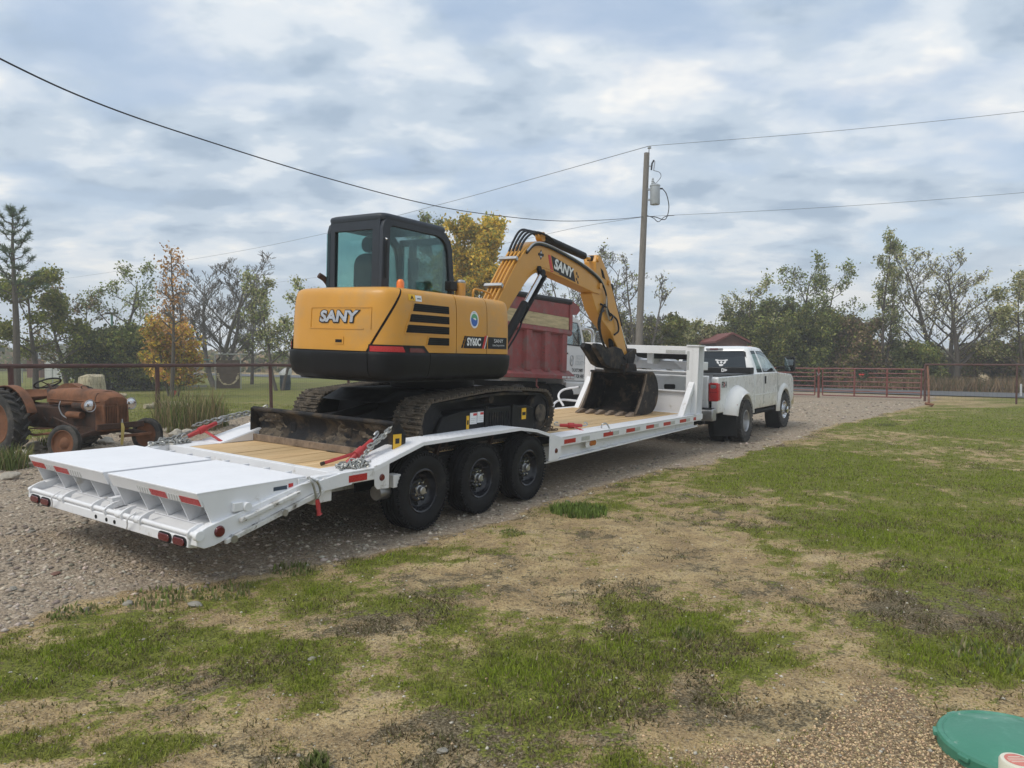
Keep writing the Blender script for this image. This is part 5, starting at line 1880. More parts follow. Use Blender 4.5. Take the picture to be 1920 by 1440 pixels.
# hard pipes along the lower boom with clamps
for k in range(4):
    yk = BY - .10 + k * .062
    off = .035
    P = [(x - .8 * off, yk, z + .6 * off) for x, z in catmull([(2.30, 2.06), (2.63, 2.47), (2.92, 2.855), (3.18, 3.14)], 3)]
    EX.part("hydraulic_pipe", MB().tube(P, .016, 8), "excavator_boom", parent=boom)
for x, z in ((2.72, 2.62), (3.06, 3.02)):
    EX.part("pipe_clamp", MB().obox((x - .04, BY, z + .03), (.05, .29, .055), ax=(.6, 0, .8), up=(-.8, 0, .6)), "steel", parent=boom, bevel=.004)
for k in range(4):
    yk = BY - .09 + k * .06
    P = catmull([(3.12, yk, 3.10), (3.24, yk, 3.30), (3.42, yk, 3.44 + .02 * k), (3.64, yk, 3.50 + .012 * k), (3.92, yk, 3.48), (4.10, yk + .01, 3.44)], 5)
    EX.part("hydraulic_hose", MB().tube(P, .017, 8), "hose_black", parent=boom)
for k in range(2):
    yk = BY - .15
    P = catmull([(3.25, yk, 3.18 - .03 * k), (3.45, yk, 3.315 - .03 * k), (3.75, yk, 3.345 - .03 * k), (4.3, yk, 3.285 - .03 * k), (4.9, yk, 3.185 - .03 * k), (5.35, yk, 3.07 - .03 * k), (5.62, yk, 2.95 - .03 * k), (5.78, yk, 2.75), (5.80 + .03 * k, yk, 2.52), (5.95, yk, 2.34), (6.06, yk - .01, 2.42)], 5)
    EX.part("hydraulic_hose", MB().tube(P, .015, 8), "hose_black" if k else "steel", parent=boom)
# boom cylinders either side of the boom
for yk in (BY - .19, BY + .19):
    a, b2 = Vector((3.60, yk, 2.90)), Vector((2.45, yk, 1.62))
    d = (b2 - a).normalized()
    bc = EX.part("boom_cylinder", MB().cyl(b2, b2 - d * 1.10, .062, 18), "excavator_black")
    EX.part("cylinder_rod", MB().cyl(b2 - d * 1.06, a, .034, 14), "chrome", parent=bc)
    EX.part("rod_guard", MB().obox(a + d * .45 + Vector((.05, 0, -.045)), (.95, .11, .022), ax=d, up=(.75, 0, -.66)), "excavator_black", parent=bc, bevel=.008)
    EX.part("rod_eye", MB().cyl(a - Vector((0, .035, 0)), a + Vector((0, .035, 0)), .06, 16), "excavator_black", parent=bc)
    EX.part("hydraulic_hose", MB().tube(catmull([b2 - d * .95 + Vector((.02, -.03, -.07)), b2 - d * .7 + Vector((.06, -.04, -.09)), b2 - d * .3 + Vector((.07, -.02, -.08))], 4), .013, 7), "hose_black", parent=bc)
# arm cylinder on top
a, b2 = Vector((3.85, BY, 3.47)), Vector((5.48, BY, 3.33))
d = (b2 - a).normalized()
ac = EX.part("arm_cylinder", MB().cyl(a + d * .05, a + d * 1.36, .060, 18), "excavator_black")
EX.part("cylinder_rod", MB().cyl(a + d * 1.34, b2, .034, 14), "chrome", parent=ac)
EX.part("rod_eye", MB().cyl(b2 - Vector((0, .05, 0)), b2 + Vector((0, .05, 0)), .065, 16), "excavator_black", parent=ac)
EX.part("cylinder_eye", MB().cyl(a - Vector((0, .05, 0)), a + Vector((0, .05, 0)), .07, 16), "excavator_boom", parent=ac)
# arm
arm_o = [(5.42, 3.28), (5.47, 3.40), (5.58, 3.40), (5.72, 3.30), (5.90, 3.12), (6.12, 2.83), (6.35, 2.50), (6.60, 2.10), (6.82, 1.74), (6.80, 1.66), (6.66, 1.66), (6.46, 1.80), (6.10, 2.13), (5.72, 2.33), (5.50, 2.50), (5.32, 2.74), (5.40, 2.86), (5.46, 3.05)]
arm = EX.part("arm", MB().prism(arm_o, 'y', BY - .11, BY + .11), "excavator_boom", bevel=.012)
EX.part("arm_opening", MB().prism([(5.60, 3.20), (5.70, 3.16), (5.80, 3.02), (5.68, 3.05)], 'y', BY - .1125, BY - .1105), "dark_under", parent=arm)
for x, z in ((5.92, 2.98), (5.50, 3.33)):
    EX.part("pivot_pin", MB().cyl((x, BY - .135, z), (x, BY + .135, z), .045, 16), "excavator_boom", parent=arm)
# bucket cylinder behind the arm
a, b2 = Vector((6.16, BY, 2.92)), Vector((7.02, BY, 1.80))
d = (b2 - a).normalized()
bk = EX.part("bucket_cylinder", MB().cyl(a, a + d * .80, .055, 16), "excavator_black")
EX.part("cylinder_rod", MB().cyl(a + d * .78, b2, .030, 12), "chrome", parent=bk)
EX.part("cylinder_eye", MB().cyl(a - Vector((0, .06, 0)), a + Vector((0, .06, 0)), .07, 14), "excavator_black", parent=bk)
EX.part("link_arm", MB().prism([(6.52, 1.72), (6.62, 1.66), (7.08, 1.78), (7.05, 1.87), (6.95, 1.87)], 'y', BY - .17, BY - .13), "muddy_black", bevel=.008)
EX.part("link_arm", MB().prism([(6.52, 1.72), (6.62, 1.66), (7.08, 1.78), (7.05, 1.87), (6.95, 1.87)], 'y', BY + .13, BY + .17), "muddy_black", bevel=.008)
EX.part("link_head", MB().prism([(6.78, 1.86), (7.10, 1.88), (7.12, 1.72), (7.04, 1.56), (6.80, 1.56), (6.74, 1.70)], 'y', BY - .13, BY + .13), "muddy_black", bevel=.02)
# heavy thumb and coupler between arm and bucket
tm = [(5.46, 1.86), (5.56, 1.80), (5.86, 1.58), (6.10, 1.52), (6.40, 1.50), (6.62, 1.50), (6.72, 1.64), (6.48, 1.86), (6.20, 1.90), (5.95, 1.84), (5.66, 1.93), (5.50, 1.94)]
for ya, yb in ((BY - .15, BY - .06), (BY + .06, BY + .15)):
    EX.part("thumb", MB().prism(tm, 'y', ya, yb), "muddy_black", bevel=.012)
EX.part("thumb_web", MB().prism([(5.95, 1.80), (6.45, 1.82), (6.62, 1.58), (6.1, 1.56)], 'y', BY - .058, BY + .058), "muddy_black", bevel=.01)
EX.part("thumb_cylinder", MB().cyl((6.14, BY - .03, 2.38), (6.32, BY - .03, 1.80), .045, 12), "excavator_black")
EX.part("coupler", MB().prism([(6.46, 1.60), (6.98, 1.60), (7.05, 1.50), (7.05, 1.43), (6.50, 1.43), (6.44, 1.52)], 'y', BY - .20, BY + .20), "muddy_black", bevel=.015)
EX.part("coupler_pin", MB().cyl((6.60, BY - .225, 1.565), (6.60, BY + .225, 1.565), .05, 14), "rust_dark")
for k, (P, r) in enumerate((([(5.80, 1.04, 2.60), (5.62, 1.0, 2.46), (5.55, .99, 2.20), (5.72, 1.0, 1.95), (5.90, 1.02, 1.82)], .020), ([(5.74, 1.02, 2.50), (5.58, 1.0, 2.42), (5.52, 1.0, 2.25), (5.66, 1.0, 2.02), (5.84, 1.02, 1.86)], .017),
                          ([(6.02, 1.03, 2.46), (6.22, 1.0, 2.36), (6.30, 1.0, 2.18), (6.18, 1.02, 2.10)], .016), ([(5.62, 1.02, 2.60), (5.80, 1.0, 2.55), (6.0, 1.02, 2.42)], .016))):
    EX.part("hydraulic_hose", MB().tube(catmull(P, 6), r, 8), "hose_black")
# bucket: curved shell, side plates, teeth
B0, B1 = .585, 1.665
sec = [(6.62, 1.440), (6.85, 1.470), (7.02, 1.42), (7.15, 1.28), (7.205, 1.10), (7.17, .92), (7.06, .79), (6.90, .728), (6.60, .712), (6.28, .705)]
sec = catmull(sec, 4)
inn = []
for i, p in enumerate(sec):
    a, b2 = sec[max(i - 1, 0)], sec[min(i + 1, len(sec) - 1)]
    d = Vector((b2[0] - a[0], b2[1] - a[1])).normalized()
    inn.append((p[0] - d.y * -.022 * -1 if False else p[0] + d.y * .022, p[1] - d.x * .022))
bucket = EX.part("bucket", MB().prism(sec + list(reversed(inn)), 'y', B0 + .02, B1 - .02), "bucket_steel", smooth=40)
sp_ = sec + [(6.20, .745), (6.32, .86), (6.46, 1.06), (6.58, 1.28)]
for yb in (B0, B1 - .02):
    EX.part("side_plate", MB().prism(sp_, 'y', yb, yb + .02), "bucket_steel", parent=bucket)
    eg = [(6.20, .745), (6.32, .86), (6.46, 1.06), (6.58, 1.28), (6.62, 1.44)]
    EX.part("side_cutter", MB().prism(eg + [(p[0] + .045, p[1] - .01) for p in reversed(eg)], 'y', yb - .006, yb + .026), "bucket_edge", parent=bucket, bevel=.003)
EX.part("cutting_edge", MB().prism([(6.20, .704), (6.42, .704), (6.42, .728), (6.22, .722)], 'y', B0, B1), "bucket_edge", parent=bucket)
EX.part("bucket_lip", MB().box(6.56, 6.66, B0, B1, 1.425, 1.462), "bucket_steel", parent=bucket, bevel=.008)
for k in range(6):
    yk = B0 + .055 + k * (B1 - B0 - .11) / 5
    th = [(5.99, .716), (6.01, .706), (6.22, .703), (6.32, .703), (6.34, .750), (6.24, .775), (6.12, .758)]
    r0 = [(6.34, yk - .045, .704), (6.34, yk + .045, .704), (6.34, yk + .045, .752), (6.34, yk - .045, .752)]
    r1 = [(6.20, yk - .048, .704), (6.20, yk + .048, .704), (6.20, yk + .045, .778), (6.20, yk - .045, .778)]
    r2 = [(6.09, yk - .042, .704), (6.09, yk + .042, .704), (6.09, yk + .036, .752), (6.09, yk - .036, .752)]
    r3 = [(5.985, yk - .030, .706), (5.985, yk + .030, .706), (5.985, yk + .028, .718), (5.985, yk - .028, .718)]
    EX.part("tooth", MB().loft([r0, r1, r2, r3]), "bucket_edge", parent=bucket, bevel=.006)
EX.part("bucket_ear", MB().box(6.60, 7.02, BY - .16, BY - .13, 1.40, 1.60), "bucket_steel", parent=bucket, bevel=.006)
EX.part("bucket_ear", MB().box(6.60, 7.02, BY + .13, BY + .16, 1.40, 1.60), "bucket_steel", parent=bucket, bevel=.006)
# ---------------------------------------------------------------- the pickup
PKF = frame((3.957, 16.19, -.085), 34.0)
PK = Thing("pickup_truck", "white extended cab pickup with flared rear fenders hitched ahead of the trailer", "pickup", PKF, (0, 0, 0))
WB = 3.95


def arch(cx, r, z0, n=12, zc=.44):
    """points of a wheel arch from front to back, open at height z0"""
    a0 = math.asin(max(-1, min(1, (z0 - zc) / r)))
    return [(cx + r * math.cos(a), zc + r * math.sin(a)) for a in np.linspace(a0, math.pi - a0, n)]


# load bed: two outer sides with arches, inner walls, floor, tailgate
for s in (-1, 1):
    y0, y1 = (-1.0, -.86) if s < 0 else (.86, 1.0)
    poly = [(-1.24, .66), (-1.24, 1.36), (-1.20, 1.39), (1.28, 1.40), (1.28, .62)] + arch(0, .54, .62) + [(-.9, .66)]
    PK.part("bed_side", MB().prism(poly, 'y', y0, y1), "truck_white", bevel=.025, seg=3)
    PK.part("bed_rail_cap", MB().box(-1.18, 1.26, min(y0, y1) + .01, max(y0, y1) - .01, 1.401, 1.418), "plastic_black", bevel=.006)
    # broad flare over the double rear wheels
    rings = []
    for a in np.linspace(R_(12), R_(168), 26):
        ring = []
        for r, y in ((.82, .985), (.79, 1.03), (.74, 1.10), (.68, 1.17), (.61, 1.205), (.56, 1.215), (.53, 1.20), (.53, 1.02), (.76, .97)):
            ex = 1.10 if math.cos(a) < 0 else 1.0
            rz = 1.0 if r < .6 else 1.0 - .10 * max(0, math.sin(a))
            ring.append((math.cos(a) * r * ex, s * y, .46 + math.sin(a) * r * rz))
        rings.append(ring)
    PK.part("rear_fender_flare", MB().loft(rings, True, True), "truck_flare", smooth=50)
    PK.part("wheel_house", MB().lathe([(.545, 0), (.545, .30)], c=(0, -.86 if s < 0 else .56, .44), n=28, caps=False), "dark_under")
    PK.part("mud_flap", MB().box(-.66, -.64, min(s * .72, s * 1.20), max(s * .72, s * 1.20), .16, .60), "plastic_black", bevel=.004)
    PK.part("flare_lamp", MB().box(-.60, -.54, min(s * 1.175, s * 1.19), max(s * 1.175, s * 1.19), .80, .815), "lens_amber")
PK.part("bed_floor", MB().box(-1.15, 1.28, -.86, .86, .84, .90), "plastic_black")
PK.part("bed_front_wall", MB().box(1.24, 1.29, -.86, .86, .90, 1.40), "truck_white")
tg = PK.part("tailgate", MB().prism([(-1.25, .72), (-1.27, .80), (-1.27, 1.30), (-1.24, 1.41), (-1.17, 1.41), (-1.17, .72)], 'y', -.80, .80), "truck_white", bevel=.02, seg=3)
PK.part("tailgate_handle", MB().prism(rrect(-.12, .12, 1.13, 1.23, .03), 'x', -1.285, -1.268), "plastic_black", parent=tg, bevel=.004)
PK.part("tailgate_groove", MB().box(-1.2735, -1.2705, -.72, .72, .915, .925), "tape_silver", parent=tg)
for s in (-1, 1):
    y0, y1 = (-1.006, -.81) if s < 0 else (.81, 1.006)
    tl = PK.part("tail_lamp", MB().prism(rrect(y0 + s * -.0 , y1, .90, 1.275, .035), 'x', -1.252, -1.10), "tape_red", bevel=.02, seg=3)
    PK.part("reverse_lamp", MB().prism(rrect(y0 + .04, y1 - .04, 1.16, 1.235, .02), 'x', -1.257, -1.2525), "glass_lamp", parent=tl)
    PK.part("lamp_seam", MB().box(-1.257, -1.2525, y0 + .02, y1 - .02, 1.08, 1.087), "lens_red", parent=tl)
bm_ = [(x, z) for x, z in ((-1.48, .52), (-1.50, .58), (-1.49, .74), (-1.44, .765), (-1.26, .765), (-1.26, .52))]
PK.part("rear_bumper", MB().prism(bm_, 'y', -.98, .98), "steel", bevel=.02, seg=3)
PK.part("bumper_step", MB().box(-1.47, -1.28, -.94, .94, .766, .775), "plastic_black")
PK.part("hitch_receiver", MB().box(-1.45, -1.1, -.06, .06, .40, .50), "black_steel", bevel=.006)
for y in (-.52, -.66):
    PK.part("exhaust_tip", MB().lathe([(.040, 0), (.048, -.02), (.048, -.22), (.040, -.22), (.038, -.05)], c=(-1.12, y, .47), axis='x', n=18), "black_steel")
# cab and front end
low = [(1.31, .60), (1.31, 1.38), (1.34, 1.42), (3.30, 1.42), (3.50, 1.40), (4.70, 1.34), (4.92, 1.24), (4.96, 1.0), (4.96, .72), (4.82, .62)] + arch(WB, .55, .60)
body_ = PK.part("cab_body", MB().prism(low, 'y', -1.0, 1.0), "truck_white", bevel=.045, seg=3)
PK.part("front_bumper", MB().box(4.80, 5.10, -.98, .98, .50, .78), "chrome", bevel=.03)
for s in (-1, 1):
    rings = []
    for a in np.linspace(R_(0), R_(180), 22):
        rings.append([(WB + math.cos(a) * r, s * y, .44 + math.sin(a) * r) for r, y in ((.70, .985), (.65, 1.03), (.58, 1.05), (.54, 1.04), (.54, .96), (.66, .95))])
    PK.part("front_fender_flare", MB().loft(rings, True, True), "truck_flare", smooth=50)
    PK.part("wheel_house", MB().lathe([(.545, 0), (.545, .34)], c=(WB, -1.0 if s < 0 else .66, .44), n=28, caps=False), "dark_under")
GZ0, GZ1 = 1.415, 1.985


def gh(x, z, off=0.0, s=-1):
    k = (z - GZ0) / (GZ1 - GZ0)
    return (x, s * (.975 - .17 * k - .03 * k * k + off), z)


def gx_range(z):
    k = (z - GZ0) / (GZ1 - GZ0)
    return 1.335 + .10 * k + .06 * k * k, 3.42 - .86 * k + .05 * k * k


rings = []
for z in (1.40, 1.55, 1.70, 1.85, 1.94, 1.985):
    k = (z - GZ0) / (GZ1 - GZ0)
    x0, x1 = gx_range(z)
    yw = .975 - .17 * k - .03 * k * k
    rings.append([(x, y, z) for x, y in rrect(x0, x1, -yw, yw, .07 + .05 * max(0, k), 4)])
for z, i in ((2.02, .06), (2.04, .16), (2.048, .30)):
    x0, x1 = gx_range(1.985)
    yw = .775
    rings.append([(x, y, z) for x, y in rrect(x0 + i, x1 - i * 1.6, -yw + i, yw - i, .12, 4)])
PK.part("cab_roof", MB().loft(rings), "truck_white", smooth=40)


def side_win(name, pts, s, m="glass_dark", off=.004):
    mb = MB()
    P = [gh(x, z, off, s) for x, z in pts]
    Q = [gh(x, z, off - .006, s) for x, z in pts]
    n = len(pts)
    mb.add(P + Q, [tuple(range(n)), tuple(range(2 * n - 1, n - 1, -1))] + [(i, n + i, n + (i + 1) % n, (i + 1) % n) for i in range(n)])
    return PK.part(name, mb, m, smooth=0)


for s in (-1, 1):
    side_win("window_trim", [(1.60, 1.43), (1.60, 1.93), (1.92, 1.935), (2.02, 1.43)], s, "plastic_black", .003)
    side_win("side_window", [(1.62, 1.45), (1.62, 1.915), (1.90, 1.92), (1.995, 1.45)], s, "glass_smoke", .007)
    side_win("window_trim", [(2.10, 1.43), (2.03, 1.93), (2.45, 1.925), (2.72, 1.86), (3.12, 1.52), (3.14, 1.43)], s, "plastic_black", .003)
    side_win("side_window", [(2.12, 1.45), (2.055, 1.915), (2.43, 1.91), (2.69, 1.845), (3.08, 1.52), (3.10, 1.45)], s, "glass_pale", .007)
    # door seams, handle, badges
    for xs in (2.06, 3.30):
        PK.part("door_seam", MB().box(xs, xs + .008, min(s * .996, s * 1.0025), max(s * .996, s * 1.0025), .68, 1.41), "plastic_black", parent=body_)
    PK.part("door_handle", MB().prism(rrect(2.13, 2.20, 1.16, 1.34, .025), 'y', min(s * 1.001, s * 1.022), max(s * 1.001, s * 1.022)), "plastic_black", parent=body_, bevel=.005)
    PK.part("body_crease", MB().prism([(1.32, .93), (3.22, .93), (3.22, .90), (1.32, .90)], 'y', min(s * .996, s * 1.008), max(s * .996, s * 1.008)), "truck_white", parent=body_, bevel=.003)
    mr = [(3.16, s * 1.05), (3.18, s * 1.32)]
    PK.part("mirror_arm", MB().obox((3.17, s * 1.13, 1.53), (.10, .26, .07)), "plastic_black", bevel=.02)
    mi = PK.part("mirror", MB().prism(rrect(min(s * 1.20, s * 1.44), max(s * 1.20, s * 1.44), 1.43, 1.80, .05), 'x', 3.10, 3.24), "plastic_black", bevel=.02)
    PK.part("mirror_glass", MB().prism(rrect(min(s * 1.22, s * 1.42), max(s * 1.22, s * 1.42), 1.57, 1.78, .03), 'x', 3.094, 3.099), "glass_pale", parent=mi)
    PK.part("mirror_glass", MB().prism(rrect(min(s * 1.22, s * 1.42), max(s * 1.22, s * 1.42), 1.45, 1.55, .02), 'x', 3.094, 3.099), "glass_pale", parent=mi)
PK.part("fender_badge", MB().prism([(3.34, .95), (3.44, 1.09), (3.46, 1.06), (3.40, .95)], 'y', -1.0065, -1.001), "steel", parent=body_)
rw = [(-.84, 1.43), (-.74, 1.90), (-.69, 1.93), (.69, 1.93), (.74, 1.90), (.84, 1.43)]


def rear_pt(y, z, off):
    return (gx_range(z)[0] - off, y, z)


mb = MB()
P = [rear_pt(y, z, .006) for y, z in rw]
Q = [rear_pt(y, z, .0) for y, z in rw]
mb.add(P + Q, [tuple(range(6)), tuple(range(11, 5, -1))] + [(i, 6 + i, 6 + (i + 1) % 6, (i + 1) % 6) for i in range(6)])
PK.part("rear_window", mb, "plastic_black", smooth=0)
P = [rear_pt(y * .965, z + (.02 if z < 1.6 else -.015), .010) for y, z in rw]
PK.part("rear_glass", MB().add(P + [rear_pt(y * .965, z + (.02 if z < 1.6 else -.015), .0065) for y, z in rw], [tuple(range(6)), tuple(range(11, 5, -1))]), "glass_dark", smooth=0)
sl = PK.part("cargo_lamp", MB().prism(rrect(-.20, .20, 1.955, 2.0, .015), 'x', 1.455, 1.50), "steel", bevel=.004)
PK.part("brake_lamp", MB().prism(rrect(-.10, .10, 1.962, 1.993, .01), 'x', 1.450, 1.4545), "lens_red", parent=sl)
for y in (-.55, 0, .55):
    PK.part("roof_lamp", MB().prism(rrect(y - .045, y + .045, 2.02, 2.052, .012), 'x', 2.36, 2.48), "lens_amber", bevel=.006)
wsh = [[(3.40, y, 1.43) for y in (-.86, .86)], [(2.70, y, 1.955) for y in (.70, -.70)]]
PK.part("windshield", MB().add([(3.415, -.88, 1.43), (3.415, .88, 1.43), (2.66, .70, 1.965), (2.66, -.70, 1.965)], [(0, 1, 2, 3)]), "glass_dark", smooth=0)
# toolbox behind the cab
tb_ = PK.part("bed_toolbox", MB().box(.98, 1.27, -.99, .99, 1.42, 1.55), "plastic_black", bevel=.012)
me = text_mesh("D>", .10, .006)
PK.part("lettering", me, "decal_white", parent=tb_, mtx=at((.978, -.40, 1.485), REAR))
# window decal: steer head with a band of lettering over it
def rdec(pts, off=.013):
    return MB().add([rear_pt(-y, z, off) for y, z in pts] + [rear_pt(-y, z, off - .002) for y, z in pts], [tuple(range(len(pts))), tuple(range(2 * len(pts) - 1, len(pts) - 1, -1))])


yd = .20


def rd2(pts):
    return rdec([(yd + (y - yd) * .68, 1.665 + (z - 1.665) * .68) for y, z in pts])


PK.part("window_decal", rd2([(yd - .23, 1.735), (yd - .20, 1.765), (yd - .08, 1.745), (yd + .08, 1.745), (yd + .20, 1.765), (yd + .23, 1.735), (yd + .16, 1.715), (yd - .16, 1.715)]), "decal_white")
PK.part("window_decal", rd2([(yd - .17, 1.71), (yd - .11, 1.70), (yd - .07, 1.64), (yd - .09, 1.60), (yd - .15, 1.64)]), "decal_white")
PK.part("window_decal", rd2([(yd + .17, 1.71), (yd + .11, 1.70), (yd + .07, 1.64), (yd + .09, 1.60), (yd + .15, 1.64)]), "decal_white")
PK.part("window_decal", rd2([(yd - .07, 1.60), (yd + .07, 1.60), (yd + .08, 1.565), (yd + .04, 1.535), (yd - .04, 1.535), (yd - .08, 1.565)]), "decal_white")
PK.part("window_decal", rd2([(yd - .02, 1.70), (yd + .02, 1.70), (yd + .05, 1.66), (yd, 1.615), (yd - .05, 1.66)]), "decal_white")
me = text_mesh("FX", .17, .006, .12)
PK.part("lettering", me, "decal_black", mtx=at((-.93, -1.004, 1.22), SIDE_R))
me = text_mesh("4", .17, .006, .12)
PK.part("lettering", me, "decal_black", mtx=at((-.765, -1.004, 1.22), SIDE_R))
me = text_mesh("X", .12, .002, .12)
PK.part("lettering", me, "decal_red", mtx=at((-.875, -1.006, 1.22), SIDE_R))
# underbody and wheels
PK.part("chassis", MB().box(-1.3, 4.7, -.45, .45, .42, .62), "dark_under")
PK.part("step_bar", MB().cyl((1.4, -.95, .52), (3.1, -.95, .52), .05, 10), "dark_under")
PK.part("rear_axle", MB().cyl((0, -1.0, .44), (0, 1.0, .44), .08, 12), "dark_under")
PK.part("differential", MB().ellipsoid((0, 0, .44), (.18, .18, .18), 12, 8), "dark_under")
wr = Wheel(.44, .25, .225, "rubber_dusty", "steel", dish=-.55, lugs=8, holes=8, hub=.07, hubl=.05, hub_m="steel", pcd=.10, lug_n=30, lug_h=.02, hole_r=.02, hole_pcd=.75)
wf = Wheel(.44, .26, .225, "rubber_dusty", "chrome", dish=.80, lugs=8, holes=8, hub=.09, hubl=.09, hub_m="chrome", pcd=.13, lug_n=30, lug_h=.02, hole_r=.02, hole_pcd=.75)
wr.put(PK, (0, -1.09, .44))
wr.put(PK, (0, -.78, .44), detail=False)
wr.put(PK, (0, 1.09, .44), flip=True, detail=False)
wf.put(PK, (WB, -.90, .44), steer=R_(-3))
wf.put(PK, (WB, .90, .44), flip=True, detail=False)

# ---------------------------------------------------------------- the dump truck beyond the trailer
DT_S = math.sin(R_(2.4))
DT0 = frame((-.865, 7.172, 9.9 * DT_S), 33.7, 0, -2.4)
_p = DT0 @ Vector((8.0, 5.0, 0))
_gd = gz(_p.x, _p.y) - (9.9 - 8.0) * DT_S
DT = Thing("dump_truck", "white cab dump truck with battered dark red bed, beyond the trailer", "dump truck", DT0, (8.0, 5.0, _gd))
YS = 3.9
bedp = [(6.95, 1.16), (9.92, 1.16), (9.92, 2.34), (6.95, 2.34)]
bed = DT.part("dump_bed", MB().box(6.95, 9.86, YS + .10, YS + 2.25, 1.20, 2.30), "dump_red", bevel=.01)
DT.part("top_rail", MB().prism([(YS, 2.24), (YS + .02, 2.34), (YS + .16, 2.36), (YS + .16, 2.22), (YS + .05, 2.20)], 'x', 6.92, 9.93), "dump_red", parent=bed, bevel=.008)
DT.part("bottom_rail", MB().prism([(YS - .06, 1.17), (YS - .06, 1.26), (YS + .10, 1.38), (YS + .14, 1.38), (YS + .14, 1.17)], 'x', 6.92, 9.97), "dump_red", parent=bed, bevel=.008)
for k in range(4):
    xk = 9.62 - k * .78
    DT.part("bed_rib", MB().prism([(xk - .17, YS + .11), (xk - .12, YS + .015), (xk + .10, YS + .015), (xk + .16, YS + .11)], 'z', 1.34, 2.225), "dump_red", parent=bed, bevel=.008)
DT.part("side_board", MB().box(6.98, 9.80, YS + .03, YS + .075, 2.345, 2.63), "plank_weathered", parent=bed, bevel=.004)
DT.part("side_board", MB().box(6.98, 9.80, YS + .035, YS + .08, 2.635, 2.93), "dump_red", parent=bed, bevel=.004)
DT.part("side_board", MB().box(6.98, 9.80, YS + 2.15, YS + 2.20, 2.345, 2.93), "dump_red", parent=bed, bevel=.004)
DT.part("board_stake", MB().box(9.80, 9.93, YS + .0, YS + .12, 2.34, 2.95), "dump_red", parent=bed, bevel=.006)
DT.part("front_wall", MB().box(9.82, 9.90, YS + .10, YS + 2.20, 2.30, 2.98), "dump_red", parent=bed, bevel=.006)
DT.part("tarp_roll", MB().tube([(6.98, YS + .05, 2.95), (8.2, YS + .05, 2.97), (9.90, YS + .06, 3.02)], .065, 10), "plastic_black", parent=bed)
DT.part("cab_guard", MB().prism([(9.88, 2.62), (9.88, 3.06), (10.02, 3.10), (10.46, 2.98), (10.50, 2.86), (10.36, 2.76), (10.02, 2.72)], 'y', YS + .12, YS + .16), "dump_red", parent=bed, bevel=.008)
DT.part("cab_guard_roof", MB().prism([(9.90, 3.0), (10.46, 2.92), (10.46, 2.95), (9.90, 3.03)], 'y', YS + .16, YS + 2.1), "dump_red", parent=bed)
DT.part("guard_lamp", MB().lathe([(.05, 0), (.05, -.02), (.01, -.02)], c=(10.14, YS + .12, 2.92), n=14), "dump_red", parent=bed)
for xa, L in ((9.38, .20), (9.62, .12), (9.77, .20)):
    DT.part("reflective_tape", MB().box(xa, xa + L, YS - .0645, YS - .0605, 1.185, 1.240), "barn_white", parent=bed)
DT.part("tailgate", MB().box(6.88, 6.94, YS + .12, YS + 2.23, 1.24, 2.34), "dump_red", parent=bed, bevel=.008)
# cab
cabp = [(10.02, 1.02), (10.02, 2.62), (10.10, 2.70), (10.30, 2.735), (10.74, 2.70), (10.86, 2.60), (11.14, 1.98), (11.16, 1.90), (11.16, 1.02)]
CSH = Matrix.Translation((-.10, 0, 0))
cb = DT.part("truck_cab", MB().prism(cabp, 'y', YS + .22, YS + 2.05), "dump_white", bevel=.05, seg=3, mtx=CSH)
win = [(10.09, 2.00), (10.09, 2.58), (10.66, 2.58), (10.76, 2.48), (10.96, 2.00)]
DT.part("window_trim", MB().prism(win, 'y', YS + .212, YS + .224), "plastic_black", parent=cb)
DT.part("side_window", MB().prism([(10.115, 2.03), (10.115, 2.555), (10.645, 2.555), (10.735, 2.47), (10.92, 2.03)], 'y', YS + .206, YS + .211), "glass_pale", parent=cb)
DT.part("vent_bar", MB().obox((10.70, YS + .202, 2.29), (.025, .006, .50), ax=(1, 0, .12)), "plastic_black", parent=cb)
DT.part("inner_bar", MB().obox((10.50, YS + .203, 2.24), (.52, .005, .014), ax=(.8, 0, -.6)), "plastic_black", parent=cb)
for xs in (10.10, 11.10):
    DT.part("door_seam", MB().box(xs, xs + .012, YS + .214, YS + .2215, 1.14, 2.0), "plastic_black", parent=cb)
DT.part("door_seam", MB().box(10.10, 11.10, YS + .214, YS + .2215, 1.13, 1.142), "plastic_black", parent=cb)
DT.part("door_handle", MB().box(10.12, 10.20, YS + .20, YS + .2195, 1.78, 1.82), "plastic_black", parent=cb, bevel=.004)
DT.part("cab_step", MB().box(10.06, 11.14, YS + .16, YS + .23, .80, 1.10), "dump_white", parent=cb, bevel=.02)
# lettering and horseshoe badge on the door
hsz = [(10.42 + .075 * math.cos(a), YS + .2165, 1.64 + .13 * math.sin(a)) for a in np.linspace(R_(115), R_(425), 20)]
DT.part("badge", MB().tube(hsz, .016, 6), "steel", parent=cb)
DT.part("badge", MB().prism([(10.42, 1.70), (10.455, 1.64), (10.42, 1.58), (10.385, 1.64)], 'y', YS + .2165, YS + .2195), "steel", parent=cb)
for txt, x, z, sz, mm in (("SCOTT", 10.82, 1.72, .15, "tape_silver"), ("COUNTY", 10.82, 1.58, .15, "tape_silver"), ("TX DOT 294897", 10.72, 1.40, .115, "decal_black"), ("NOT FOR HIRE", 10.72, 1.25, .135, "decal_black"), ("GVW 40,000", 10.60, .98, .09, "steel")):
    DT.part("lettering", text_mesh(txt, sz, .003, .12, 0, .72), mm, parent=cb, mtx=at((x, YS + (.2165 if z > 1.1 else .1565), z), SIDE_R))
DT.part("hood", MB().prism([(11.16, 1.0), (11.16, 1.92), (11.6, 1.90), (12.55, 1.72), (12.70, 1.5), (12.72, 1.0)], 'y', YS + .32, YS + 1.95), "dump_white", bevel=.08, seg=3)
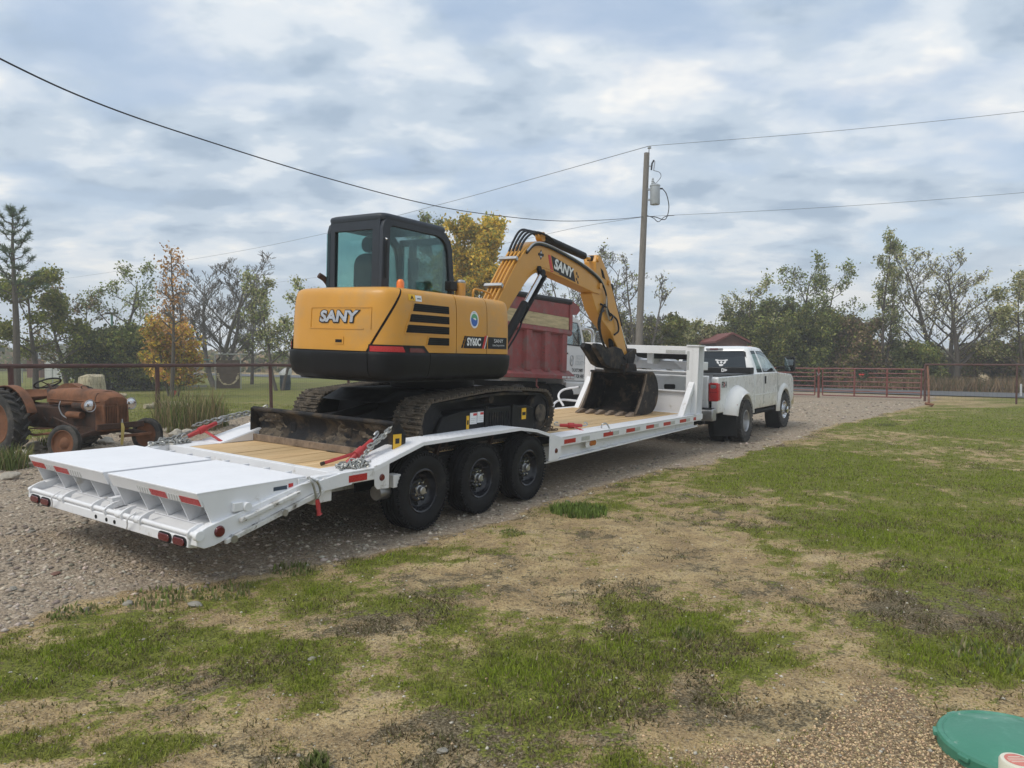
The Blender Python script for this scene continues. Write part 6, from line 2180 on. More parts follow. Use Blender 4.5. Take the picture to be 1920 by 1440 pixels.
DT.part("front_fender", MB().prism([(11.5, .85), (11.55, 1.2), (11.8, 1.42), (12.4, 1.42), (12.66, 1.2), (12.7, .85)], 'y', YS + .12, YS + .40), "dump_white", bevel=.05)
for z0, z1 in ((1.98, 2.05),):
    DT.part("mirror_arm", MB().tube([(11.05, YS + .2, 2.52), (11.12, YS - .12, 2.44), (11.12, YS - .12, 1.96), (11.08, YS + .2, 1.90)], .014, 6), "plastic_black")
DT.part("mirror", MB().box(11.08, 11.16, YS - .22, YS - .02, 2.00, 2.40), "chrome", bevel=.015)
DT.part("air_cleaner", MB().tube(catmull([(11.10, YS + .35, 2.50), (11.4, YS + .30, 2.48), (11.52, YS + .28, 2.30), (11.52, YS + .28, 1.7)], 5), .055, 12), "chrome")
# frame, tank, wheels
DT.part("chassis", MB().box(6.95, 12.5, YS + .70, YS + 1.6, .75, 1.10), "dark_under")
DT.part("fuel_tank", MB().cyl((9.2, YS + .35, .78), (10.2, YS + .35, .78), .28, 20), "dark_under", bevel=.01)
DT.part("battery_box", MB().box(10.15, 11.0, YS + .18, YS + .6, .48, .84), "dark_under", bevel=.01)
DT.part("tarp_hook", MB().tube([(8.3, YS - .03, 1.18), (8.3, YS - .03, 1.0), (8.38, YS - .03, .96)], .02, 6), "dump_red")
wd = Wheel(.52, .28, .29, "rubber_dusty", "dump_white", dish=-.5, hub=.08, hubl=.08, hub_m="dark_under", nut_m="steel", pcd=.13, lug_n=44, lug_h=.016)
gzd = gz(_p.x, _p.y)


def wz(x):
    return gzd + .52 - (9.9 - x) * DT_S


for xw in (7.66,):
    wd.put(DT, (xw, YS + .16, wz(xw)), detail=False)
    wd.put(DT, (xw, YS + 2.1, wz(xw)), flip=True, detail=False)
wd.put(DT, (12.1, YS + .26, wz(12.1)), detail=False)
wd.put(DT, (12.1, YS + 2.0, wz(12.1)), flip=True, detail=False)
# ---------------------------------------------------------------- the old tractor
TS = .90
TF0 = (-6.33, 11.5)
_ty = 115.0
_hd = Vector((math.sin(R_(_ty)), math.cos(R_(_ty))))
_ro = (TF0[0] - _hd.x * 1.78 * TS, TF0[1] - _hd.y * 1.78 * TS)
TRF = frame((_ro[0], _ro[1], gz(*_ro) - .02), _ty, 0, 0, TS)
TA = Thing("rusty_tractor", "old rusty farm tractor with two round headlamps parked behind the white ramps", "tractor", TRF)
hood = []
for x, w, z0, z1 in ((.46, .21, .93, 1.16), (.9, .225, .925, 1.185), (1.4, .235, .92, 1.175), (1.75, .24, .91, 1.15), (1.93, .235, .91, 1.10), (2.0, .21, .915, 1.04)):
    r = [(x, -w, z0), (x, -w, z0 + (z1 - z0) * .55), (x, -w * .88, z1 - .05), (x, -w * .62, z1 - .012), (x, 0, z1), (x, w * .62, z1 - .012), (x, w * .88, z1 - .05), (x, w, z0 + (z1 - z0) * .55), (x, w, z0)]
    hood.append(r)
hd = TA.part("hood", MB().loft(hood), "rust", smooth=40)
for s in (-1, 1):
    TA.part("hood_bead", MB().tube([(.55, s * .222, .985), (1.2, s * .237, .975), (1.9, s * .243, .965)], .010, 6), "rust", parent=hd)
TA.part("hood_seam", MB().tube([(1.80, -.242, .92), (1.80, -.24, 1.035), (1.80, -.20, 1.105), (1.80, 0, 1.142), (1.80, .20, 1.105), (1.80, .24, 1.035), (1.80, .242, .92)], .006, 5), "rust_dark", parent=hd)
gr = TA.part("grille_shell", MB().prism([(1.78, .46), (2.0, .46), (2.02, .52), (2.0, .915), (1.78, .915)], 'y', -.24, .24), "rust", bevel=.02)
for s in (-1, 1):
    y0, y1 = (-.20, -.03) if s < 0 else (.03, .20)
    TA.part("grille_panel", MB().box(2.012, 2.022, y0, y1, .54, .89), "rust_dark", parent=gr)
    for k in range(6):
        y = y0 + (k + .5) * (y1 - y0) / 6
        TA.part("grille_bar", MB().box(2.022, 2.034, y - .006, y + .006, .54, .89), "rust", parent=gr)
TA.part("grille_spine", MB().box(2.015, 2.045, -.022, .022, .48, .93), "rust", parent=gr, bevel=.006)
for s in (-1, 1):
    lp = TA.part("headlamp", MB().lathe([(.02, -.16), (.07, -.12), (.095, -.05), (.102, 0), (.104, .015), (.092, .018)], c=(1.86, s * .39, .905), axis='x', n=22), "rust")
    TA.part("lamp_rim", MB().lathe([(.104, .004), (.108, .016), (.100, .026), (.090, .02)], c=(1.86, s * .39, .905), axis='x', n=24, caps=False), "steel", parent=lp)
    TA.part("lamp_glass", MB().lathe([(.094, .018), (.07, .034), (.03, .042), (.002, .044)], c=(1.86, s * .39, .905), axis='x', n=22, caps=False), "chrome", parent=lp)
    TA.part("lamp_bracket", MB().tube([(1.78, s * .39, .905), (1.70, s * .34, .86), (1.66, s * .22, .82)], .012, 6), "steel", parent=lp)
TA.part("engine_block", MB().box(.75, 1.62, -.15, .15, .50, .91), "rust_dark", bevel=.02)
TA.part("oil_pan", MB().prism([(.6, .52), (1.7, .52), (1.6, .36), (.7, .34)], 'y', -.16, .16), "rust_dark", bevel=.02)
TA.part("starter", MB().cyl((1.05, -.22, .72), (1.42, -.22, .72), .062, 12), "rust")
TA.part("generator", MB().cyl((1.20, -.20, .88), (1.55, -.20, .88), .07, 12), "rust_dark")
TA.part("manifold", MB().tube(catmull([(.80, -.19, .90), (1.0, -.20, .92), (1.3, -.19, .92), (1.5, -.17, .86)], 4), .035, 8), "rust")
TA.part("fuel_line", MB().tube(catmull([(.86, -.2, 1.0), (.84, -.24, .86), (.90, -.23, .72), (.98, -.2, .66)], 5), .012, 6), "steel")
TA.part("radiator", MB().box(1.66, 1.77, -.21, .21, .48, .94), "rust_dark")
TA.part("transmission", MB().box(-.25, .76, -.17, .17, .46, .86), "rust_dark", bevel=.04)
TA.part("rear_axle", MB().tube([(0, -.62, .56), (0, -.3, .58), (0, -.18, .62), (0, .18, .62), (0, .3, .58), (0, .62, .56)], [.07, .08, .17, .17, .08, .07], 12), "rust_dark")
TA.part("dash", MB().prism([(.42, .88), (.58, .88), (.58, 1.12), (.50, 1.12)], 'y', -.17, .17), "rust", bevel=.02)
sc_ = Vector((.16, 0, 1.255))
sa = Vector((-.42, 0, .90)).normalized()
ring = []
for k in range(25):
    a = 2 * math.pi * k / 24
    e = Vector((0, 1, 0)) * math.cos(a) + sa.cross(Vector((0, 1, 0))) * math.sin(a)
    ring.append(sc_ + e * .215)
sw_ = TA.part("steering_wheel", MB().tube(ring, .016, 8), "plastic_black")
for a in (R_(90), R_(210), R_(330)):
    e = Vector((0, 1, 0)) * math.cos(a) + sa.cross(Vector((0, 1, 0))) * math.sin(a)
    TA.part("wheel_spoke", MB().tube([sc_ - sa * .03, sc_ + e * .21], .009, 6), "rust_dark", parent=sw_)
TA.part("steering_column", MB().tube([sc_ - sa * .02, (.50, 0, .98)], .022, 8), "rust_dark")
# pan seat on its spring
st_r = []
for k, (r, z) in enumerate(((.02, .0), (.14, .005), (.22, .045), (.255, .11), (.262, .135))):
    st_r.append([( -.28 + math.cos(a) * r * (1.1 if math.cos(a) < 0 else .9), math.sin(a) * r * 1.0, 0.93 + z * (1.35 if math.cos(a) < .2 else .5)) for a in np.linspace(0, 2 * math.pi, 25)[:-1]])
inr = [[(p[0] * .985 - .004, p[1] * .965, p[2] + .012) for p in r] for r in reversed(st_r)]
TA.part("seat", MB().loft(st_r + inr, True, True), "rust", smooth=50)
TA.part("seat_spring", MB().tube(catmull([(.28, 0, .86), (-.1, 0, .87), (-.36, 0, .90), (-.34, 0, .92), (-.24, 0, .93)], 4), .028, 8), "rust_dark")
for s in (-1, 1):
    TA.part("brake_pedal", MB().tube([(.42, s * .25, .66), (.62, s * .30, .58), (.70, s * .30, .66)], .016, 6), "rust_dark")
    TA.part("foot_plate", MB().box(.30, .66, min(s * .22, s * .44), max(s * .22, s * .44), .46, .475), "rust", bevel=.004)
    TA.part("running_bar", MB().tube([(.0, s * .42, .40), (.5, s * .46, .36), (1.0, s * .40, .42)], .022, 7), "rust")
    # rear fender
    rg = []
    for a in np.linspace(R_(18), R_(150), 16):
        rg.append([(math.cos(a) * r, s * y, .56 + math.sin(a) * r) for r, y in ((.66, .50), (.675, .50), (.675, .66), (.66, .66))])
    TA.part("rear_fender", MB().loft(rg, True, True), "rust", smooth=40)
    fp = [(math.cos(a) * .66, .56 + math.sin(a) * .66) for a in np.linspace(R_(18), R_(150), 14)] + [(-.35, .62), (.30, .60)]
    TA.part("fender_side", MB().prism(fp, 'y', min(s * .50, s * .515), max(s * .50, s * .515)), "rust")
    # lever and lift links
    TA.part("lift_arm", MB().tube([(-.15, s * .22, .86), (-.55, s * .26, .80)], .024, 7), "rust_dark")
    TA.part("lower_link", MB().tube([(0, s * .25, .40), (-.80, s * .36, .44)], .024, 7), "rust_dark")
TA.part("gear_lever", MB().tube(catmull([(.30, .0, .90), (.26, .04, 1.06), (.18, .05, 1.14)], 4), .012, 6), "rust_dark")
TA.part("hydraulic_lever", MB().tube(catmull([(-.10, -.24, .84), (-.06, -.27, 1.0), (-.16, -.28, 1.06), (-.22, -.28, 1.0)], 4), .016, 6), "rust_dark")
# front axle, tie rods, bumper bar and strap
TA.part("front_axle", MB().tube([(1.78, -.74, .34), (1.78, -.30, .44), (1.78, .30, .44), (1.78, .74, .34)], .040, 8), "rust_dark")
for s in (-1, 1):
    TA.part("radius_rod", MB().tube([(.62, s * .20, .44), (1.72, s * .56, .38)], .024, 7), "rust")
    TA.part("drag_link", MB().tube([(.72, s * .26, .66), (1.70, s * .48, .52)], .014, 6), "rust_dark")
TA.part("front_bar", MB().box(2.06, 2.11, -.42, .46, .50, .60), "rust_dark", bevel=.008)
TA.part("crank_bar", MB().obox((1.96, .40, .35), (.06, .62, .05)), "rust", bevel=.01)
TA.part("strap", MB().tube([(2.115, .02, .60), (2.135, .02, .52), (2.13, .01, .36), (2.12, .005, .22)], [.022, .034, .030, .026], 4), "strap_yellow", label="yellow tow strap hanging from the front bar")
TA.part("strap_hook", MB().tube(catmull([(2.09, .02, .58), (2.12, .02, .66), (2.13, .02, .60)], 4), .010, 6), "steel")
TA.part("filler_cap", MB().tube(catmull([(1.20, -.05, 1.165), (1.20, -.07, 1.215), (1.20, .05, 1.215), (1.20, .05, 1.165)], 4), .008, 6), "rust_dark", parent=hd)
# wheels: chevron lugged rear tyres, ribbed fronts
rear_t = MB().lathe([(.36, -.10), (.40, -.135), (.50, -.14), (.545, -.12), (.56, -.06), (.562, 0), (.56, .06), (.545, .12), (.50, .14), (.40, .135), (.36, .10)], n=40, closed=True)
for k in range(22):
    for s in (-1, 1):
        a0 = 2 * math.pi * (k + (.5 if s > 0 else 0)) / 22
        p0, p1 = [], []
        for t in np.linspace(0, 1, 5):
            a = a0 + .20 * t
            y = s * (.005 + .135 * t)
            r = .565 + .030 - .02 * t * t
            p0.append((math.cos(a) * r, y, math.sin(a) * r))
        rear_t.tube(p0, [.022, .024, .026, .028, .024], 5)
rt_me = rear_t.mesh("tyre", 40)
rt_me.materials.append(MATS["rubber_dusty"])
rr_me = MB().lathe([(.37, -.10), (.35, -.11), (.33, -.06), (.20, .0), (.08, -.02), (.01, -.02), (.01, .03), (.34, .09), (.37, .10)], n=32, caps=False).mesh("rim", 40)
rr_me.materials.append(MATS["rust"])
ft_me = tyre_mb(.305, .125, .215, n=40, lugs=0, rib=.014).mesh("tyre", 40)
ft_me.materials.append(MATS["rubber_dusty"])
fr_me = MB().lathe([(.222, -.05), (.21, -.055), (.195, -.02), (.10, -.005), (.06, -.035), (.005, -.04), (.005, .02), (.20, .03), (.222, .05)], n=32, caps=False).mesh("rim", 40)
fr_me.materials.append(MATS["rust"])


def farm_wheel(c, tyre, rim, flip, steer=0.0, lean=0.0):
    w = bpy.data.objects.new("wheel", None)
    COL.objects.link(w)
    w.parent = TA.root
    w.matrix_local = Matrix.Translation(Vector(c)) @ Matrix.Rotation((math.pi if flip else 0) + steer, 4, 'Z') @ Matrix.Rotation(lean, 4, 'X')
    link("tyre", tyre, parent=w)
    link("rim", rim, parent=w)


for s in (-1, 1):
    farm_wheel((0, s * .72, .57), rt_me, rr_me, s > 0)
    farm_wheel((1.78, s * .78, .31), ft_me, fr_me, s > 0, R_(12), R_(4 * s))

# ---------------------------------------------------------------- pipe fences, gates
def pipe(name, mb, m, par, **kw):
    return par.part(name, mb, m, **kw)


FZ = 1.52
P = [(x, y) for x, y in FENCE_L]
_f0 = (-12.4, 9.2)
FL = Thing("pipe_fence", "dark maroon pipe fence with wire mesh behind the rusty tractor", "fence", frame((P[1][0], P[1][1], gz(*P[1])), 16.2))
fl_inv = FL.root.matrix_world.inverted()


def fl(x, y, z):
    return fl_inv @ Vector((x, y, z))


allp = [(-10.3, 10.0)] + P
rail = []
for x, y in allp:
    rail.append(fl(x, y, gz(x, y) + FZ - .15))
FL.part("top_rail", MB().tube(rail, .045, 10), "pipe_maroon")
for x, y in allp:
    g0 = gz(x, y)
    FL.part("post", MB().tube([fl(x + .03, y, g0 - .2), fl(x, y, g0 + FZ - .15)], .048, 10), "pipe_maroon")
mw = MB()
for i in range(len(allp) - 1):
    a, b2 = Vector(allp[i]), Vector(allp[i + 1])
    L = (b2 - a).length
    n = int(L / .11)
    for k in range(n):
        p = a.lerp(b2, k / n)
        g0 = gz(p.x, p.y)
        mw.tube([fl(p.x, p.y - .05, g0 + .02), fl(p.x, p.y - .05, g0 + FZ - .18)], .0016, 3, False)
    for j in range(9):
        mw.tube([fl(a.x, a.y - .05, gz(a.x, a.y) + .05 + j * .155), fl(b2.x, b2.y - .05, gz(b2.x, b2.y) + .05 + j * .155)], .0016, 3, False)
FL.part("wire_mesh", mw, "wire", smooth=0)["kind"] = "stuff"

gr_ = GATE_R
fr0 = frame((gr_[0], gr_[1], gz(*gr_)), math.degrees(math.atan2(-GATE_E[0], -GATE_E[1])))
FR = Thing("pipe_fence", "rusty pipe fence with wire mesh running along the road past the gate", "fence", fr0)
FR.part("top_rail", MB().tube([(0, 0, 1.50), (20, 0, 1.50)], .040, 10), "pipe_maroon")
for k in range(7):
    FR.part("post", MB().tube([(.02 + 3.1 * k, 0, -.2), (.02 + 3.1 * k, 0, 1.50)], .050 if k == 0 else .036, 10), "pipe_maroon")
FR.part("brace", MB().tube([(.10, .0, 1.42), (.35, -1.6, .75), (.62, -3.55, .12)], .040, 10), "rust")
FR.part("brace_foot", MB().tube([(.50, -3.55, .10), (.78, -3.60, .06), (.66, -3.52, -.05)], .05, 8), "rust")
mw = MB()
for k in range(110):
    mw.tube([(.1 + k * .15, .045, .05), (.1 + k * .15, .045, 1.46)], .002, 3, False)
for j in range(9):
    mw.tube([(0, .045, .08 + j * .165), (18, .045, .08 + j * .165)], .002, 3, False)
FR.part("wire_mesh", mw, "wire", smooth=0)["kind"] = "stuff"


def gate(label, x_hinge, L, post_at=None):
    g = Thing("pipe_gate", label, "gate", fr0, (x_hinge, 0, 0), "gates across the drive")
    x0, x1 = x_hinge - L, x_hinge
    r = .028
    o_ = catmull([(x0, 0, .12), (x0, 0, 1.20), (x0 + .03, 0, 1.27), (x0 + .10, 0, 1.30), (x1 - .10, 0, 1.30), (x1 - .03, 0, 1.27), (x1, 0, 1.20), (x1, 0, .12)], 3)
    g.part("frame", MB().tube(o_, r, 8), "gate_red")
    for z in (.12, .33, .53, .74, .93, 1.11):
        g.part("bar", MB().tube([(x0, 0, z), (x1, 0, z)], r * (.85 if z > .2 else 1), 8), "gate_red")
    for f in (.34, .67):
        g.part("stay", MB().box(x0 + L * f - .035, x0 + L * f + .035, -.040, -.031, .10, 1.31), "gate_red")
    return g


gate("red tubular gate leaf hung from the post beside the leaning brace", -.12, 3.85)
gate("red tubular gate leaf partly behind the pickup mirror", -4.30, 3.85)
gp = Thing("gate_post", "short red pipe post where the two gate leaves meet", "post", fr0, (-4.14, 0, 0))
gp.part("post", MB().tube([(-4.14, 0, -.2), (-4.14, 0, 1.36)], .05, 10), "gate_red")
gp.part("latch_chain", MB().tube(catmull([(-4.20, -.06, 1.12), (-4.14, -.09, 1.0), (-4.06, -.06, 1.10)], 4), .012, 6), "steel")
wt = Thing("wreath", "dark green wreath with a red bow tied on the gate", "wreath", fr0, (-2.36, -.07, 1.05))
wr_ = MB()
rw_ = random.Random(4)
for k in range(150):
    a = 2 * math.pi * k / 150
    c = Vector((-2.36 + .19 * math.cos(a), -.08, 1.05 + .19 * math.sin(a)))
    d = Vector((rw_.uniform(-1, 1), rw_.uniform(-.6, .3), rw_.uniform(-1, 1))).normalized()
    wr_.cyl(c, c + d * .075, .014, 4, .004)
mat("fir_green", (0.018, 0.045, 0.020), 0.8, var=0.4, vs=9)
wt.part("greenery", wr_, "fir_green", smooth=0)
wt.part("bow", MB().ellipsoid((-2.42, -.13, 1.05), (.055, .03, .035), 10, 6).ellipsoid((-2.31, -.13, 1.05), (.055, .03, .035), 10, 6), "decal_red")

# ---------------------------------------------------------------- utility pole and overhead lines
PB, PTp = (5.42, 32.0), (5.80, 32.0, 10.48)
pz0 = gz(*PB)
PL = Thing("utility_pole", "grey wooden utility pole with a transformer can standing beyond the trailer", "utility pole", Matrix.Translation((PB[0], PB[1], pz0)))
tip = Vector((PTp[0] - PB[0], 0, PTp[2] - pz0))
PL.part("pole", MB().tube([(0, 0, -.4), tip * .5, tip], [.165, .145, .118], 16), "pole_wood")
pt_ = lambda f: tip * f
tx = pt_(.83) + Vector((.42, -.05, 0))
tc_ = PL.part("transformer", MB().lathe([(.05, -.42), (.20, -.42), (.21, -.40), (.21, .34), (.225, .36), (.225, .40), (.15, .45), (.02, .46)], c=tx, axis='z', n=24), "transformer_grey")
PL.part("bracket", MB().box(tx.x - .42, tx.x - .15, tx.y - .04, tx.y + .04, tx.z + .18, tx.z + .26), "steel", parent=tc_)
PL.part("bracket", MB().box(tx.x - .42, tx.x - .15, tx.y - .04, tx.y + .04, tx.z - .26, tx.z - .18), "steel", parent=tc_)
PL.part("bushing", MB().lathe([(.05, 0), (.07, .05), (.045, .09), (.065, .14), (.04, .18), (.05, .24), (.015, .28)], c=tx + Vector((-.10, 0, .44)), axis='z', n=14), "transformer_grey", parent=tc_)
PL.part("side_bushing", MB().cyl(tx + Vector((.20, 0, .26)), tx + Vector((.32, 0, .26)), .035, 10), "plastic_black", parent=tc_)
fc_ = pt_(.945) + Vector((.26, -.05, 0))
PL.part("fuse_cutout", MB().tube([fc_ + Vector((.06, 0, .26)), fc_ + Vector((-.02, 0, .12)), fc_ + Vector((-.05, 0, -.16))], .035, 8), "plastic_black")
PL.part("fuse_tube", MB().tube([fc_ + Vector((.10, 0, .22)), fc_ + Vector((.05, 0, -.18))], .022, 8), "steel")
PL.part("cutout_bracket", MB().cyl(fc_ + Vector((-.26, 0, .02)), fc_, .022, 8), "steel")
PL.part("jumper", MB().tube(catmull([fc_ + Vector((.05, 0, -.18)), fc_ + Vector((.30, 0, -.26)), fc_ + Vector((.36, 0, -.46)), fc_ + Vector((.12, 0, -.72)), tx + Vector((-.10, 0, .72))], 6), .012, 6), "wire_black")
PL.part("insulator_pin", MB().tube([tip + Vector((.06, 0, -.35)), tip + Vector((.10, 0, .20))], .025, 8), "steel")
PL.part("insulator", MB().lathe([(.03, 0), (.09, .02), (.05, .06), (.08, .08), (.03, .14)], c=tip + Vector((.11, 0, .18)), axis='z', n=14), "transformer_grey")
zc = pt_(.742)
PL.part("service_loop", MB().tube(catmull([tx + Vector((.32, 0, .26)), tx + Vector((.50, 0, .0)), tx + Vector((.60, 0, -.55)), tx + Vector((.45, 0, -1.05)), zc + Vector((.50, 0, -.02)), zc + Vector((.12, 0, .02))], 7), .020, 6), "wire_black")
PL.part("service_loop", MB().tube(catmull([zc + Vector((.12, 0, .05)), zc + Vector((.40, 0, -.06)), zc + Vector((.62, 0, -.22)), zc + Vector((.90, 0, .0)), zc + Vector((1.3, 0, .06))], 7), .016, 6), "wire_black")


def span(name, label, pts, r, m="wire_grey"):
    mb = MB().tube(catmull(pts, 10), r, 6)
    o = obj(name, mb, m, smooth=60)
    return tag(o, label, "cable", "overhead lines")


_A, _B = Vector(D(-260, -20, 9.5)), Vector((PB[0], PB[1], pz0)) + zc
pts = []
for t, (u, v) in ((0.0, (-330, -70)), (.10, (0, 110)), (.20, (200, 200)), (.32, (400, 268)), (.44, (600, 330)), (.56, (780, 378)), (.66, (900, 400)), (.78, (1040, 414)), (.90, (1140, 412))):
    y = 8.5 + (32 - 8.5) * t ** 1.25
    pts.append(D(u, v, y))
pts.append(tuple(_B))
span("service_cable", "thick black cable sagging from the pole to upper left", pts, .012, "wire_black")
_T = Vector((PB[0], PB[1], pz0)) + tip + Vector((.11, 0, .30))
span("power_line", "thin power line from the pole top past the cab roof", [tuple(_T), D(1000, 335, 38.5), D(830, 382, 47), D(600, 440, 63), D(385, 482, 80), D(110, 524, 105), D(-150, 555, 130)], .013)
span("power_line", "thin power line running right from the pole top", [tuple(_T), D(1560, 246, 30.5), D(1920, 209, 29), D(2300, 160, 27)], .009)
span("power_line", "lower thin line running right from below the transformer", [tuple(_B), D(1560, 388, 31), D(1920, 361, 30), D(2300, 325, 28)], .008)
span("power_line", "lower thin line falling left behind the boom", [tuple(_B), D(1080, 427, 37), D(930, 460, 45), D(700, 505, 58), D(400, 545, 80)], .009)

# ---------------------------------------------------------------- septic lid, capped pipe
lz = float(surface_z(np.array([2.143]), np.array([3.088]))[0])
LD = Thing("septic_lid", "domed green plastic lid set in the gravel at the corner", "lid", Matrix.Translation((2.143, 3.088, lz)))
lid = LD.part("lid_top", MB().lathe([(.262, .0), (.284, .004), (.288, .050), (.282, .062), (.266, .066), (.258, .060), (.252, .062), (.20, .082), (.12, .096), (.05, .100), (.002, .101)], axis='z', n=56), "lid_green", smooth=30)
LD.part("riser", MB().lathe([(.272, -.25), (.272, .02)], axis='z', n=48), "lid_green")
for k in range(8):
    a = 2 * math.pi * k / 8 + .35
    LD.part("lug", MB().obox((.285 * math.cos(a), .285 * math.sin(a), .045), (.030, .05, .022), ax=(math.cos(a), math.sin(a), 0)), "lid_green", parent=lid, bevel=.004)
px_, py_ = 1.902, 2.715
cz_ = float(surface_z(np.array([px_]), np.array([py_]))[0])
CP = Thing("capped_pipe", "cream plastic pipe stub with a red printed cap beside the green lid", "pipe", Matrix.Translation((px_, py_, cz_)))
CP.part("pipe", MB().lathe([(.053, -.15), (.053, .14)], axis='z', n=32), "pvc_cream")
cap = CP.part("cap", MB().lathe([(.0605, .115), (.0605, .193), (.056, .201), (.046, .202), (.001, .202)], axis='z', n=36), "pvc_cream", smooth=30)
CP.part("cap_label", MB().lathe([(.043, .2025), (.043, .2035), (.001, .2035)], axis='z', n=30), "label_red", parent=cap)
for yy_, hw in ((.021, .022), (.010, .033), (-.002, .036), (-.014, .032)):
    CP.part("label_line", MB().box(-hw, hw, yy_ - .0016, yy_ + .0016, .2036, .2042), "pvc_cream", parent=cap)
CP.part("print_mark", MB().ellipsoid((.03, -.0530, .148), (.010, .002, .008), 8, 6), "decal_blue", parent=cap)
# ---------------------------------------------------------------- trees and shrubs
def grow(seed, h, spread, trunk_r, base, n_main, up, levels, rmin=.006, sides0=7, n_trunks=1, twist=.18, kids=(5, 5), ratio=.62, lean=0.0, droop=0.0):
    """tapered branches: returns the wood as MB and the twig points for leaves"""
    rr = random.Random(seed)
    mb = MB()
    tw = []

    def limb(p, d, L, r, lev, sides):
        n = 5 if lev < 2 else 4
        pts, rs = [p.copy()], [r]
        q, dd = p.copy(), d.copy()
        for i in range(n):
            dd = (dd + Vector((rr.uniform(-1, 1), rr.uniform(-1, 1), rr.uniform(-.6, 1.0) * up)) * twist).normalized()
            q = q + dd * (L / n)
            pts.append(q.copy())
            rs.append(max(r * (1 - .80 * (i + 1) / n), rmin))
        mb.tube(pts, rs, sides, False)
        if lev >= levels:
            tw.append(pts)
            return
        m = kids[min(lev, len(kids) - 1)]
        for k in range(m):
            f = .25 + .75 * (k + rr.random()) / m
            i = min(int(f * n), n - 1)
            pp = pts[i].lerp(pts[i + 1], f * n - i) if f < 1 else pts[-1]
            ax = (pts[i + 1] - pts[i]).normalized()
            side = Vector((rr.uniform(-1, 1), rr.uniform(-1, 1), rr.uniform(-.4, .5)))
            side = (side - ax * side.dot(ax)).normalized()
            ang = rr.uniform(.45, .95)
            nd = (ax * math.cos(ang) + side * math.sin(ang) + Vector((0, 0, .25 * up - droop))).normalized()
            limb(pp, nd, L * ratio * rr.uniform(.7, 1.15) * (1.1 - .45 * f), rs[i] * .58 + .001, lev + 1, max(3, sides - 2))
        tw.append(pts[-3:])

    for t in range(n_trunks):
        a = 2 * math.pi * (t + rr.random() * .5) / n_trunks
        off = 0 if n_trunks == 1 else .22
        d = Vector((math.cos(a) * off * 1.3, math.sin(a) * off * 1.3, 1)).normalized()
        H = h * (1 if n_trunks == 1 else rr.uniform(.8, 1))
        pts, rs = [Vector((math.cos(a) * off * .6, math.sin(a) * off * .6, -.15))], [trunk_r]
        q = pts[0].copy()
        for i in range(7):
            d = (d + Vector((rr.uniform(-1, 1) + lean, rr.uniform(-1, 1), .6)) * .10).normalized()
            q = q + d * (H * .92 / 7)
            pts.append(q.copy())
            rs.append(max(trunk_r * (1 - .86 * (i + 1) / 7), .012))
        mb.tube(pts, rs, sides0, False)
        tw.append(pts[-2:])
        for k in range(n_main):
            f = base + (1 - base) * (k + rr.random() * .8) / n_main
            f = min(f, .98)
            i = min(int(f * 7), 6)
            pp = pts[i].lerp(pts[i + 1], f * 7 - i)
            aa = k * 2.4 + rr.uniform(-.5, .5)
            el = up * .75 + .35 * f
            nd = Vector((math.cos(aa), math.sin(aa), el)).normalized()
            L = spread * rr.uniform(.75, 1.15) * (1.05 - .55 * max(0, f - base) / (1 - base)) * (.75 if n_trunks > 1 else 1)
            limb(pp, nd, L, rs[i] * .55 + .004, 1, max(4, sides0 - 2))
    return mb, tw


def leaf_mesh(name, twigs, n_per, size, cols, seed, jitter=.16, keep=None, flat=.35):
    g = np.random.default_rng(seed)
    P = []
    for pts in twigs:
        A = np.array([tuple(p) for p in pts])
        k = g.poisson(n_per)
        if k == 0:
            continue
        t = g.random(k) * (len(A) - 1)
        i = np.minimum(t.astype(int), len(A) - 2)
        f = (t - i)[:, None]
        P.append(A[i] * (1 - f) + A[i + 1] * f)
    P = np.concatenate(P) if P else np.zeros((1, 3))
    P = P + g.normal(0, jitter, P.shape)
    if keep is not None:
        P = P[keep(P)]
    n = len(P)
    s = size * (.6 + .8 * g.random(n))
    u = g.normal(0, 1, (n, 3))
    u /= np.linalg.norm(u, axis=1)[:, None]
    w = g.normal(0, 1, (n, 3))
    w -= (w * u).sum(1)[:, None] * u
    w /= np.linalg.norm(w, axis=1)[:, None]
    u, w = u * s[:, None], w * s[:, None] * .55
    V = np.stack([P - u, P + w, P + u, P - w], 1).reshape(-1, 3)
    cols = np.array(cols)
    ci = g.integers(0, len(cols), n)
    # clumps share a tint
    cl = fbm(P[:, 0] + P[:, 2] * .5, P[:, 1] + P[:, 2], .9, 3, seed)
    c = cols[ci] * (.55 + .75 * g.random((n, 1))) * (.35 + 1.3 * cl[:, None])
    return np_mesh(name, V, np.arange(4 * n).reshape(-1, 4), 4, c)


